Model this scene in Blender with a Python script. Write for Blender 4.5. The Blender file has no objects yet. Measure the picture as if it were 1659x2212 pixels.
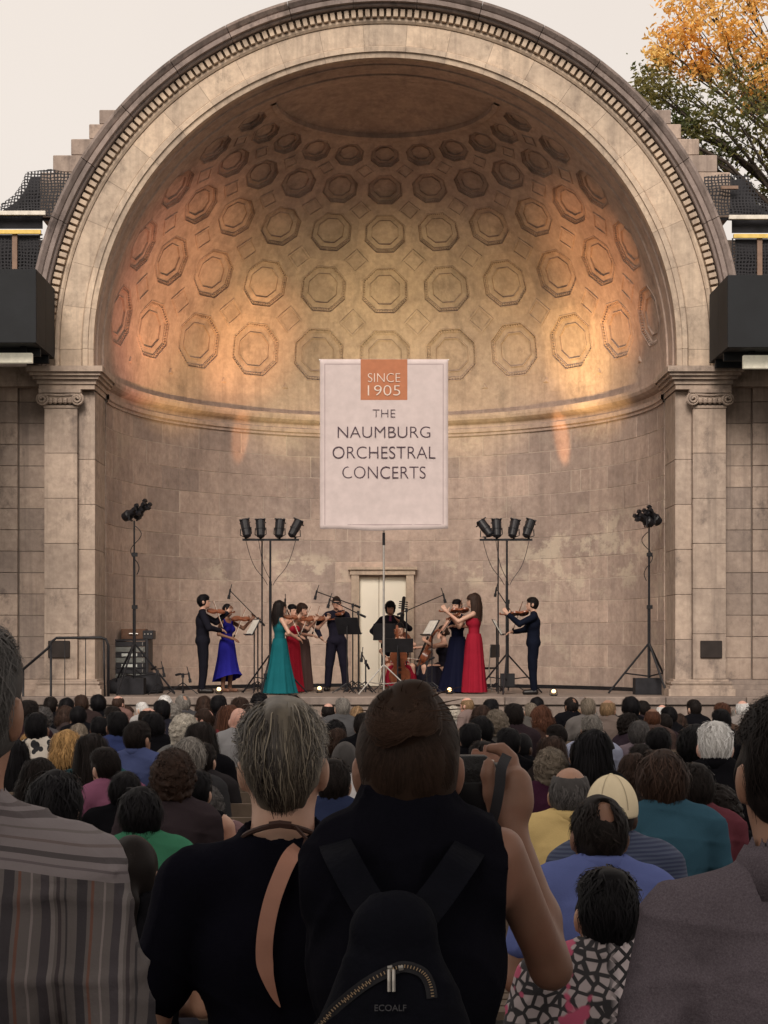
import bpy, bmesh, math, random
import numpy as np
from mathutils import Vector, Matrix

scene = bpy.context.scene
rad = math.radians
PI = math.pi

# ------------------------------------------------------------------ camera
EYE = 1.78            # camera height
FOC = 3500.0          # focal length in pixels of a 1659 x 2212 picture
U0, VH = 829.5, 1390.0
cam_d = bpy.data.cameras.new('camera')
cam = bpy.data.objects.new('camera', cam_d)
scene.collection.objects.link(cam)
cam.location = (0, 0, EYE)
cam.rotation_euler = (rad(90), 0, 0)
cam_d.sensor_fit = 'VERTICAL'
cam_d.sensor_height = 36.0
cam_d.lens = 36.0 * FOC / 2212.0
cam_d.shift_y = (VH - 1106.0) / 2212.0
cam_d.clip_start = 0.1
cam_d.clip_end = 3000
scene.camera = cam

# ------------------------------------------------------------------ sky, sun, exposure
SUN_EL, SUN_AZ = 38.0, 188.0      # elevation, compass-like azimuth the light comes from
world = bpy.data.worlds.new('World')
scene.world = world
world.use_nodes = True
wn, wl = world.node_tree.nodes, world.node_tree.links
wn.clear()
w_out = wn.new('ShaderNodeOutputWorld')
w_bg = wn.new('ShaderNodeBackground')
w_sky = wn.new('ShaderNodeTexSky')
w_sky.sky_type = 'NISHITA'
w_sky.sun_disc = False
w_sky.sun_elevation = rad(SUN_EL)
w_sky.sun_rotation = rad(SUN_AZ)
w_sky.dust_density = 4.0
w_mix = wn.new('ShaderNodeMix')          # thin even overcast in front of the clear sky
w_mix.data_type = 'RGBA'
w_mix.inputs[0].default_value = 0.90
w_mix.inputs[7].default_value = (4.75, 4.2, 3.7, 1)
w_bg.inputs[1].default_value = 0.10
w_tc = wn.new('ShaderNodeTexCoord'); w_nz = wn.new('ShaderNodeTexNoise')      # faint cloud structure in the overcast
w_nz.inputs['Scale'].default_value = 2.2; w_nz.inputs['Detail'].default_value = 5
wl.new(w_tc.outputs['Generated'], w_nz.inputs['Vector'])
w_cl = wn.new('ShaderNodeMix'); w_cl.data_type = 'RGBA'
w_cl.inputs[6].default_value = (4.6, 4.05, 3.55, 1); w_cl.inputs[7].default_value = (5.4, 4.8, 4.2, 1)
wl.new(w_nz.outputs['Fac'], w_cl.inputs[0]); wl.new(w_cl.outputs[2], w_mix.inputs[7])
wl.new(w_sky.outputs[0], w_mix.inputs[6])
wl.new(w_mix.outputs[2], w_bg.inputs[0])
wl.new(w_bg.outputs[0], w_out.inputs[0])

sun_d = bpy.data.lights.new('sun', 'SUN')
sun_d.energy = 1.5
sun_d.angle = rad(25)
sun_d.color = (1.0, 0.89, 0.79)
sun = bpy.data.objects.new('sun', sun_d)
scene.collection.objects.link(sun)
_az = rad(SUN_AZ)
_dir = Vector((math.sin(_az) * math.cos(rad(SUN_EL)), math.cos(_az) * math.cos(rad(SUN_EL)), math.sin(rad(SUN_EL))))
sun.rotation_euler = _dir.to_track_quat('Z', 'Y').to_euler()
sun.location = (0, -10, 40)

vs = scene.view_settings
vs.view_transform = 'Standard'
vs.look = 'None'
vs.exposure = 0.9
vs.gamma = 1.0
vs.use_curve_mapping = False
scene.cycles.max_bounces = 6
scene.cycles.diffuse_bounces = 3
scene.cycles.glossy_bounces = 2
scene.cycles.transparent_max_bounces = 8
scene.cycles.use_denoising = True
scene.cycles.caustics_reflective = False
scene.cycles.caustics_refractive = False

# ------------------------------------------------------------------ helpers
COL = scene.collection
def W(u, v, Y):
    """point at distance Y seen at picture position (u, v)"""
    return Vector(((u - U0) * Y / FOC, Y, EYE - (v - VH) * Y / FOC))
def ground_z(y):
    return 0.0 if y < 6 else -0.012 * (y - 6)
def setp(o, label=None, cat=None, group=None, kind=None):
    if label: o['label'] = label
    if cat: o['category'] = cat
    if group: o['group'] = group
    if kind: o['kind'] = kind
    return o
def empty(name, loc=(0, 0, 0), rz=0.0, label=None, cat=None, group=None, scale=1.0):
    o = bpy.data.objects.new(name, None)
    COL.objects.link(o)
    o.empty_display_size = 0.1
    o.location = loc
    o.rotation_euler = (0, 0, rz)
    o.scale = (scale,) * 3
    return setp(o, label, cat, group)
def link(name, me, m=None, parent=None, loc=None, rot=None, scale=None):
    o = bpy.data.objects.new(name, me)
    COL.objects.link(o)
    if m is not None:
        if not me.materials:
            me.materials.append(m)
        if me.materials[0] is not m:
            o.material_slots[0].link = 'OBJECT'
            o.material_slots[0].material = m
    if parent is not None: o.parent = parent
    if loc is not None: o.location = loc
    if rot is not None: o.rotation_euler = rot
    if scale is not None: o.scale = scale
    return o
def mesh(name, v, f, smooth=False):
    me = bpy.data.meshes.new(name)
    me.from_pydata([tuple(map(float, p)) for p in v], [], [tuple(int(i) for i in q) for q in f])
    if smooth:
        me.polygons.foreach_set('use_smooth', [True] * len(me.polygons))
    me.update()
    return me

class MB:
    """collects simple solids into one mesh"""
    def __init__(s): s.v, s.f = [], []
    def add(s, v, f):
        n = len(s.v)
        s.v += [tuple(p) for p in v]
        s.f += [tuple(i + n for i in q) for q in f]
        return s
    def box(s, lo, hi, M=None):
        x0, y0, z0 = lo; x1, y1, z1 = hi
        v = [Vector(p) for p in ((x0,y0,z0),(x1,y0,z0),(x1,y1,z0),(x0,y1,z0),(x0,y0,z1),(x1,y0,z1),(x1,y1,z1),(x0,y1,z1))]
        if M is not None: v = [M @ p for p in v]
        return s.add(v, [(0,3,2,1),(4,5,6,7),(0,1,5,4),(1,2,6,5),(2,3,7,6),(3,0,4,7)])
    def tube(s, pts, r, n=8, caps=True, r2=None):
        pts = [Vector(p) for p in pts]
        m = len(pts)
        rs = [r if r2 is None else r + (r2 - r) * i / (m - 1) for i in range(m)]
        v, f = [], []
        prev = None
        for i, p in enumerate(pts):
            t = (pts[min(i + 1, m - 1)] - pts[max(i - 1, 0)])
            if t.length < 1e-9: t = Vector((0, 0, 1))
            t.normalize()
            a = prev - t * prev.dot(t) if prev is not None else t.orthogonal()
            if a.length < 1e-6: a = t.orthogonal()
            a.normalize(); prev = a
            b = t.cross(a)
            for k in range(n):
                w = 2 * PI * k / n
                v.append(p + (a * math.cos(w) + b * math.sin(w)) * rs[i])
        for i in range(m - 1):
            for k in range(n):
                f.append((i*n+k, i*n+(k+1)%n, (i+1)*n+(k+1)%n, (i+1)*n+k))
        if caps:
            f.append(tuple(range(n - 1, -1, -1))); f.append(tuple((m-1)*n + k for k in range(n)))
        return s.add(v, f)
    def lathe(s, prof, n=16, c=(0, 0, 0), M=None):
        """prof: list of (r, z)"""
        v, f = [], []
        for r, z in prof:
            for k in range(n):
                w = 2 * PI * k / n
                p = Vector((c[0] + r * math.cos(w), c[1] + r * math.sin(w), c[2] + z))
                v.append(M @ p if M is not None else p)
        m = len(prof)
        for i in range(m - 1):
            for k in range(n):
                f.append((i*n+k, i*n+(k+1)%n, (i+1)*n+(k+1)%n, (i+1)*n+k))
        f.append(tuple(range(n - 1, -1, -1))); f.append(tuple((m-1)*n + k for k in range(n)))
        return s.add(v, f)
    def prism(s, outline, a, b, M=None):
        """outline in local x,y; extruded from z=a to z=b"""
        n = len(outline)
        v = [Vector((x, y, a)) for x, y in outline] + [Vector((x, y, b)) for x, y in outline]
        if M is not None: v = [M @ p for p in v]
        f = [tuple(range(n - 1, -1, -1)), tuple(range(n, 2 * n))]
        f += [(i, (i + 1) % n, n + (i + 1) % n, n + i) for i in range(n)]
        return s.add(v, f)
    def build(s, name, m, parent=None, smooth=False, **k):
        return link(name, mesh(name, s.v, s.f, smooth), m, parent, **k)
def frame(o, z, x=None):
    """matrix with origin o, local z along z"""
    z = Vector(z).normalized()
    x = Vector(x) if x is not None else z.orthogonal()
    x = (x - z * x.dot(z)).normalized()
    y = z.cross(x)
    M = Matrix((x, y, z)).transposed().to_4x4()
    M.translation = Vector(o)
    return M

# ------------------------------------------------------------------ materials
_mats = {}
def nodes_of(name):
    m = bpy.data.materials.new(name)
    m.use_nodes = True
    nt = m.node_tree
    b = nt.nodes['Principled BSDF']
    return m, nt, b, nt.nodes, nt.links
def mixc(nt, a, b, fac, mode='MIX'):
    n = nt.nodes.new('ShaderNodeMix'); n.data_type = 'RGBA'; n.blend_type = mode
    for idx, val in ((0, fac), (6, a), (7, b)):
        if hasattr(val, 'is_linked') or hasattr(val, 'links'):
            nt.links.new(val, n.inputs[idx])
        elif idx == 0: n.inputs[0].default_value = val
        else: n.inputs[idx].default_value = (*val, 1) if len(val) == 3 else val
    return n.outputs[2]
def noise(nt, scale, detail=4, vec=None, rough=0.55):
    n = nt.nodes.new('ShaderNodeTexNoise')
    n.inputs['Scale'].default_value = scale; n.inputs['Detail'].default_value = detail
    n.inputs['Roughness'].default_value = rough
    if vec is not None: nt.links.new(vec, n.inputs['Vector'])
    return n.outputs['Fac']
def ramp(nt, fac, lo, hi, a=0.0, b=1.0):
    n = nt.nodes.new('ShaderNodeMapRange')
    n.inputs[1].default_value = lo; n.inputs[2].default_value = hi
    n.inputs[3].default_value = a; n.inputs[4].default_value = b
    nt.links.new(fac, n.inputs[0])
    return n.outputs[0]
def math2(nt, op, a, b=None):
    n = nt.nodes.new('ShaderNodeMath'); n.operation = op
    for i, val in enumerate((a, b)):
        if val is None: continue
        if hasattr(val, 'links'): nt.links.new(val, n.inputs[i])
        else: n.inputs[i].default_value = val
    return n.outputs[0]
def position(nt, scale=None, src='Position'):
    if src == 'Position':
        o = nt.nodes.new('ShaderNodeNewGeometry').outputs['Position']
    else:
        o = nt.nodes.new('ShaderNodeTexCoord').outputs['Object']
    if scale is None: return o
    n = nt.nodes.new('ShaderNodeVectorMath'); n.operation = 'MULTIPLY'
    nt.links.new(o, n.inputs[0]); n.inputs[1].default_value = scale
    return n.outputs[0]
def bump(nt, b, height, strength=0.3, dist=0.02):
    n = nt.nodes.new('ShaderNodeBump')
    n.inputs['Strength'].default_value = strength; n.inputs['Distance'].default_value = dist
    nt.links.new(height, n.inputs['Height']); nt.links.new(n.outputs[0], b.inputs['Normal'])

def plain(name, col, rough=0.6, metal=0.0, var=0.18, scale=8.0, bmp=0.0, spec=0.3, src='Object', emit=None, estr=0):
    key = (name, tuple(col), rough, metal)
    if key in _mats: return _mats[key]
    m, nt, b, N, L = nodes_of(name)
    f = noise(nt, scale, 5, position(nt, None, src))
    lo = tuple(c * (1 - var) for c in col); hi = tuple(min(1, c * (1 + var)) for c in col)
    L.new(mixc(nt, lo, hi, ramp(nt, f, 0.3, 0.7)), b.inputs['Base Color'])
    b.inputs['Roughness'].default_value = rough; b.inputs['Metallic'].default_value = metal
    b.inputs['Specular IOR Level'].default_value = spec
    if bmp: bump(nt, b, noise(nt, scale * 6, 4, position(nt, None, src)), bmp, 0.01)
    if emit:
        b.inputs['Emission Color'].default_value = (*emit, 1); b.inputs['Emission Strength'].default_value = estr
    _mats[key] = m
    return m

def stone(name, col, tint=0.22, stain=0.5, chalk=0.0):
    m, nt, b, N, L = nodes_of(name)
    P = position(nt)
    big = noise(nt, 0.55, 5, P)
    fine = noise(nt, 9.0, 6, P, 0.65)
    grain = noise(nt, 55.0, 3, P, 0.7)
    streak = noise(nt, 1.0, 6, position(nt, (4.4, 4.4, 0.24)), 0.65)
    c = mixc(nt, tuple(x * 0.86 for x in col), tuple(min(1, x * 1.1) for x in col), ramp(nt, big, 0.32, 0.68))
    rnd = nt.nodes.new('ShaderNodeObjectInfo').outputs['Random']
    c = mixc(nt, c, mixc(nt, (1 - tint, 1 - tint * 0.95, 1 - tint * 0.85), (1 + tint * .7, 1 + tint * .62, 1 + tint * .5), rnd), 1.0, 'MULTIPLY')
    c = mixc(nt, c, mixc(nt, (0.50, 0.46, 0.45), (1.18, 1.16, 1.14), ramp(nt, fine, 0.28, 0.72)), 0.45, 'MULTIPLY')
    mid = noise(nt, 2.6, 6, P, 0.7)
    c = mixc(nt, c, mixc(nt, (0.55, 0.50, 0.50), (1.15, 1.13, 1.1), ramp(nt, mid, 0.36, 0.62)), 0.28, 'MULTIPLY')
    grime = math2(nt, 'MULTIPLY', ramp(nt, noise(nt, 1.1, 8, position(nt, (1.4, 1.4, 1.0)), 0.78), 0.54, 0.66), stain)
    c = mixc(nt, c, (0.085, 0.07, 0.068), math2(nt, 'MULTIPLY', grime, 0.8))
    c = mixc(nt, c, (0.16, 0.13, 0.115), math2(nt, 'MULTIPLY', ramp(nt, streak, 0.50, 0.74), stain))
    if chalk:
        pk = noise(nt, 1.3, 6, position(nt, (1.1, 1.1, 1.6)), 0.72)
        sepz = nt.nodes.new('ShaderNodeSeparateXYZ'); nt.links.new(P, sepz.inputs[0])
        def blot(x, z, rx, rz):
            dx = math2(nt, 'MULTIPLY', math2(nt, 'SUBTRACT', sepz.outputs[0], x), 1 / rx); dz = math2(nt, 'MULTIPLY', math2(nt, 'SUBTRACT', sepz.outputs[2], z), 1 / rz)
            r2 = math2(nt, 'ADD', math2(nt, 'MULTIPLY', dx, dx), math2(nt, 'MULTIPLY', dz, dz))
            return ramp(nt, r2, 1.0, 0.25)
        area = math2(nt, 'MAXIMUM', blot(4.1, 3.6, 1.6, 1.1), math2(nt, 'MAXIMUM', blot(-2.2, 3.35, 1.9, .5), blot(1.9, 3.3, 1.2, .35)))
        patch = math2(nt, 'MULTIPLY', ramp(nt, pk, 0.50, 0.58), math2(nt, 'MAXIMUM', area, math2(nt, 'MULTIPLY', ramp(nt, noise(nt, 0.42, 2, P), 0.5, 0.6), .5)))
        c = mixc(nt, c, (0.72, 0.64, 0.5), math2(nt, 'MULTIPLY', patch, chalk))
    L.new(c, b.inputs['Base Color'])
    b.inputs['Roughness'].default_value = 0.88
    b.inputs['Specular IOR Level'].default_value = 0.2
    h = math2(nt, 'ADD', math2(nt, 'MULTIPLY', grain, 0.35), fine)
    bump(nt, b, h, 0.45, 0.012)
    return m

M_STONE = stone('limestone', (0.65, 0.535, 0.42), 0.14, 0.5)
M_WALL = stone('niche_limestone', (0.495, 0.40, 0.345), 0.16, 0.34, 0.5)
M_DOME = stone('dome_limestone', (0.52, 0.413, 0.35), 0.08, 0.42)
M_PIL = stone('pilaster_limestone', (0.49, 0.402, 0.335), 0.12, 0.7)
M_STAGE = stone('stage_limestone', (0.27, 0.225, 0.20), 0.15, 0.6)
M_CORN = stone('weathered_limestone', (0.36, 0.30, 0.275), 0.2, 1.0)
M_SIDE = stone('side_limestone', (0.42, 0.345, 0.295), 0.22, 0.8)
M_JOINT = plain('mortar', (0.16, 0.13, 0.11), 0.95, src='Position')
M_MORT = plain('pale_mortar', (0.50, 0.42, 0.35), 0.95, src='Position')
M_BLACKM = plain('black_metal', (0.014, 0.014, 0.017), 0.45, 0.0, 0.3)
M_CHROME = plain('dull_steel', (0.55, 0.53, 0.50), 0.35, 0.8)
M_SHED = plain('dark_green_plywood', (0.0125, 0.0145, 0.0175), 0.7, 0, 0.25, 1.4, 0.2, src='Position')
M_NETBLK = plain('black_sheet', (0.018, 0.018, 0.022), 0.8, 0, 0.4, 6)
M_WHITEP = plain('white_paint', (0.70, 0.66, 0.58), 0.6)
M_YELLOW = plain('yellow_paint', (0.78, 0.56, 0.16), 0.6)
M_BROWNP = plain('rusty_post', (0.24, 0.16, 0.12), 0.8)
# ------------------------------------------------------------------ ground
def build_ground():
    m, nt, b, N, L = nodes_of('asphalt_paving')
    f = noise(nt, 0.7, 6, position(nt)); g = noise(nt, 40, 4, position(nt))
    c = mixc(nt, (0.045, 0.043, 0.042), (0.085, 0.078, 0.07), f)
    L.new(c, b.inputs['Base Color']); b.inputs['Roughness'].default_value = 0.9
    bump(nt, b, g, 0.4, 0.01)
    ys = [-900, -20, 6, 12, 18, 24, 27.9, 60, 300, 1500]
    v, f = [], []
    for y in ys:
        z = ground_z(min(y, 30))
        v += [(-1200, y, z), (1200, y, z)]
    for i in range(len(ys) - 1):
        f.append((2*i, 2*i+1, 2*i+3, 2*i+2))
    setp(link('ground', mesh('ground', v, f), m), 'dark paved ground under the seated audience', None, None, 'structure')
build_ground()

# ------------------------------------------------------------------ bandshell
XC = 0.02
YF, YS, RD = 29.2, 30.2, 5.2          # front plane, centre of the half dome, its radius
ZS, Z0, ZC = 0.84, 7.08, 6.72         # stage floor, dome springing, top of impost cornice
STAGE_Y = 28.2
shell = empty('bandshell', (XC, YF, ZS), 0, 'limestone bandshell with a coffered half dome behind the stage', 'bandshell')
def sub(name, parent=shell):
    """empty part in world axes under the bandshell"""
    o = bpy.data.objects.new(name, None); COL.objects.link(o); o.parent = parent
    o.empty_display_size = 0.1
    if parent is shell: o.location = (-XC, -YF, -ZS)
    return o

# stage: structure
def build_stage():
    mb = MB()
    mb.box((-9, STAGE_Y + .06, -0.5), (9, 37, ZS - 0.005))
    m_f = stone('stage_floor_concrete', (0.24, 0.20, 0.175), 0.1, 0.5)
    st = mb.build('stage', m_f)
    setp(st, 'raised stone stage in front of the bandshell', None, None, 'structure')
    # coping slabs and front face stones, each its own piece
    x = -8.4; k = 0
    cop = MB().box((-0.695, 0, -0.13), (0.695, 0.55, 0.008)).v
    mc = mesh('coping_stone', *_bev_box((-0.694, 0, -0.13), (0.694, 0.55, 0.008), 0.012))
    mf = mesh('riser_stone', *_bev_box((-0.694, 0.05, -0.52), (0.694, 0.3, -0.14), 0.012))
    while x < 8.5:
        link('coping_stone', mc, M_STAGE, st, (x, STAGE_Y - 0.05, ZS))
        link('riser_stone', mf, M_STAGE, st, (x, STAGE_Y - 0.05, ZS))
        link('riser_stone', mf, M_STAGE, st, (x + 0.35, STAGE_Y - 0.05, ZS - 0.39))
        x += 1.4
def _bev_box(lo, hi, b):
    """box with chamfered edges: 24 verts"""
    lo, hi = Vector(lo), Vector(hi)
    v, idx = [], {}
    for sx in (0, 1):
        for sy in (0, 1):
            for sz in (0, 1):
                for a in range(3):
                    p = [(hi if s else lo)[i] for i, s in enumerate((sx, sy, sz))]
                    for i, s in enumerate((sx, sy, sz)):
                        if i != a: p[i] += -b if s else b
                    idx[(sx, sy, sz, a)] = len(v); v.append(p)
    f = []
    for a in range(3):
        for s in (0, 1):
            o = [i for i in range(3) if i != a]
            cyc = []
            for t in ((0, 0), (1, 0), (1, 1), (0, 1)):
                k = [0, 0, 0]; k[a] = s; k[o[0]], k[o[1]] = t
                cyc.append(idx[(*k, a)])
            f.append(cyc)
    for a in range(3):           # edges along axis a
        o = [i for i in range(3) if i != a]
        for t in ((0, 0), (1, 0), (1, 1), (0, 1)):
            q = []
            for s in (0, 1):
                k = [0, 0, 0]; k[a] = s; k[o[0]], k[o[1]] = t
                q.append((idx[(*k, o[0])], idx[(*k, o[1])]))
            f.append([q[0][0], q[0][1], q[1][1], q[1][0]])
    for sx in (0, 1):
        for sy in (0, 1):
            for sz in (0, 1):
                f.append([idx[(sx, sy, sz, a)] for a in range(3)])
    bm = bmesh.new()
    vs_ = [bm.verts.new(p) for p in v]
    for q in f: bm.faces.new([vs_[i] for i in q])
    bmesh.ops.recalc_face_normals(bm, faces=bm.faces)
    bm.verts.index_update()
    vv = [tuple(w.co) for w in bm.verts]; ff = [tuple(w.index for w in q.verts) for q in bm.faces]
    bm.free()
    return vv, ff
build_stage()

# -------- curved back wall of the niche: ashlar blocks
def cyl_block(r, a0, a1, z0, z1, depth, gap, bev, n=4, name='stone_block'):
    """curved block whose face is at radius r; angle 0 = straight back (+Y), turning to +X"""
    ga = gap / r; ba = bev / r
    v, f = [], []
    angs = [a0 + ga] + [a0 + ga + ba] + [a0 + (a1 - a0) * i / n for i in range(1, n)] + [a1 - ga - ba] + [a1 - ga]
    zs = [z0 + gap, z0 + gap + bev, z1 - gap - bev, z1 - gap]
    na = len(angs)
    for j, z in enumerate(zs):
        for i, a in enumerate(angs):
            rr = r + (bev if i in (0, na - 1) or j in (0, 3) else 0)
            v.append((rr * math.sin(a), rr * math.cos(a), z))
    for j in range(3):
        for i in range(na - 1):
            f.append((j*na+i, (j+1)*na+i, (j+1)*na+i+1, j*na+i+1))
    b0 = len(v)
    ring = [i for i in range(na)] + [j*na + na - 1 for j in (1, 2, 3)] + [3*na + i for i in range(na - 2, -1, -1)] + [2*na, na]
    for i in ring:
        x, y, z = v[i]; s = (r + depth) / math.hypot(x, y)
        v.append((x * s, y * s, z))
    for i in range(len(ring)):
        j = (i + 1) % len(ring)
        f.append((ring[i], ring[j], b0 + j, b0 + i))
    return mesh(name, v, f)
def build_wall():
    wall = sub('niche_wall')
    # mortar backing
    v, f = [], []
    n = 48
    for i in range(n + 1):
        a = -PI/2 + PI * i / n
        for z in (ZS - 0.4, ZC + 0.6):
            v.append((XC + (RD + 0.006) * math.sin(a), YS + (RD + 0.006) * math.cos(a), z))
    for i in range(n): f.append((2*i, 2*i+1, 2*i+3, 2*i+2))
    link('mortar_backing', mesh('mortar_backing', v, f), M_MORT, wall)
    rows, h = 12, (6.28 - ZS) / 12
    nb = 15; step = PI / nb
    full = cyl_block(RD, -step/2, step/2, 0, h, 0.1, 0.004, 0.005)
    half = cyl_block(RD, -step/4, step/4, 0, h, 0.1, 0.004, 0.005, 2)
    dw = 0.62 / RD      # half door opening angle
    rg = random.Random(4)
    for r_ in range(rows):
        z = ZS + r_ * h
        odd = r_ % 2
        cen = [(-PI/2 + step * (i + 0.5), full) for i in range(nb)] if not odd else \
              [(-PI/2 + step * 0.25, half)] + [(-PI/2 + step * (i + 1.0), full) for i in range(nb - 1)] + [(PI/2 - step * 0.25, half)]
        for a, me in cen:
            hw = step/2 if me is full else step/4
            if z + h * .5 < W(0, 1247, 35.3).z + .1 and a - hw < dw and a + hw > -dw:      # door opening
                if a < -0.05 and a - hw < -dw - 0.02:
                    me2 = cyl_block(RD, a - hw, -dw, 0, h, 0.1, 0.004, 0.005, 2)
                elif a > 0.05 and a + hw > dw + 0.02:
                    me2 = cyl_block(RD, dw, a + hw, 0, h, 0.1, 0.004, 0.005, 2)
                else: continue
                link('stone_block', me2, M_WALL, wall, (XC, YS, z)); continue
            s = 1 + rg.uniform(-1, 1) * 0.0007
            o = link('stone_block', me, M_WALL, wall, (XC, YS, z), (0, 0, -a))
            o.scale = (s, s, 1)
    # dark cable trunk along the foot of the wall
    mb = MB()
    for i in range(40):
        a0, a1 = -1.45 + 2.9 * i / 40, -1.45 + 2.9 * (i + 1) / 40
        if abs((a0 + a1) / 2) < dw: continue
        pts = []
        for a in (a0, a1):
            for rr, z in ((RD - 0.06, ZS), (RD - 0.06, ZS + 0.07), (RD + .0, ZS + 0.07)):
                pts.append((XC + rr * math.sin(a), YS + rr * math.cos(a), z))
        mb.add(pts, [(0, 3, 4, 1), (1, 4, 5, 2)])
    mb.build('skirting', M_BLACKM, wall)
    # impost moulding round the niche: revolved profile (radius inward, height)
    prof = [(RD + .05, 6.27), (RD - .03, 6.27), (RD - .03, 6.32), (RD - .06, 6.34), (RD - .06, 6.42), (RD - .02, 6.43), (RD - .02, 6.52), (RD - .09, 6.55),
            (RD - .15, 6.60), (RD - .17, 6.66), (RD - .17, ZC), (RD - .12, ZC + .015), (RD - .0, ZC + .02), (RD + 0.05, ZC + .02)]
    v, f = [], []
    n = 64
    for i in range(n + 1):
        a = -PI/2 + PI * i / n
        for rr, z in prof: v.append((XC + rr * math.sin(a), YS + rr * math.cos(a), z))
    m_ = len(prof)
    for i in range(n):
        for j in range(m_ - 1): f.append((i*m_+j, i*m_+j+1, (i+1)*m_+j+1, (i+1)*m_+j))
    link('impost_moulding', mesh('impost_moulding', v, f), M_DOME, wall)
    # plain band between moulding and dome
    v, f = [], []
    for i in range(n + 1):
        a = -PI/2 + PI * i / n
        for z in (ZC, Z0 + 0.02): v.append((XC + RD * math.sin(a), YS + RD * math.cos(a), z))
    for i in range(n): f.append((2*i, 2*i+1, 2*i+3, 2*i+2))
    link('plain_band', mesh('plain_band', v, f, True), M_DOME, wall)
build_wall()

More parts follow.
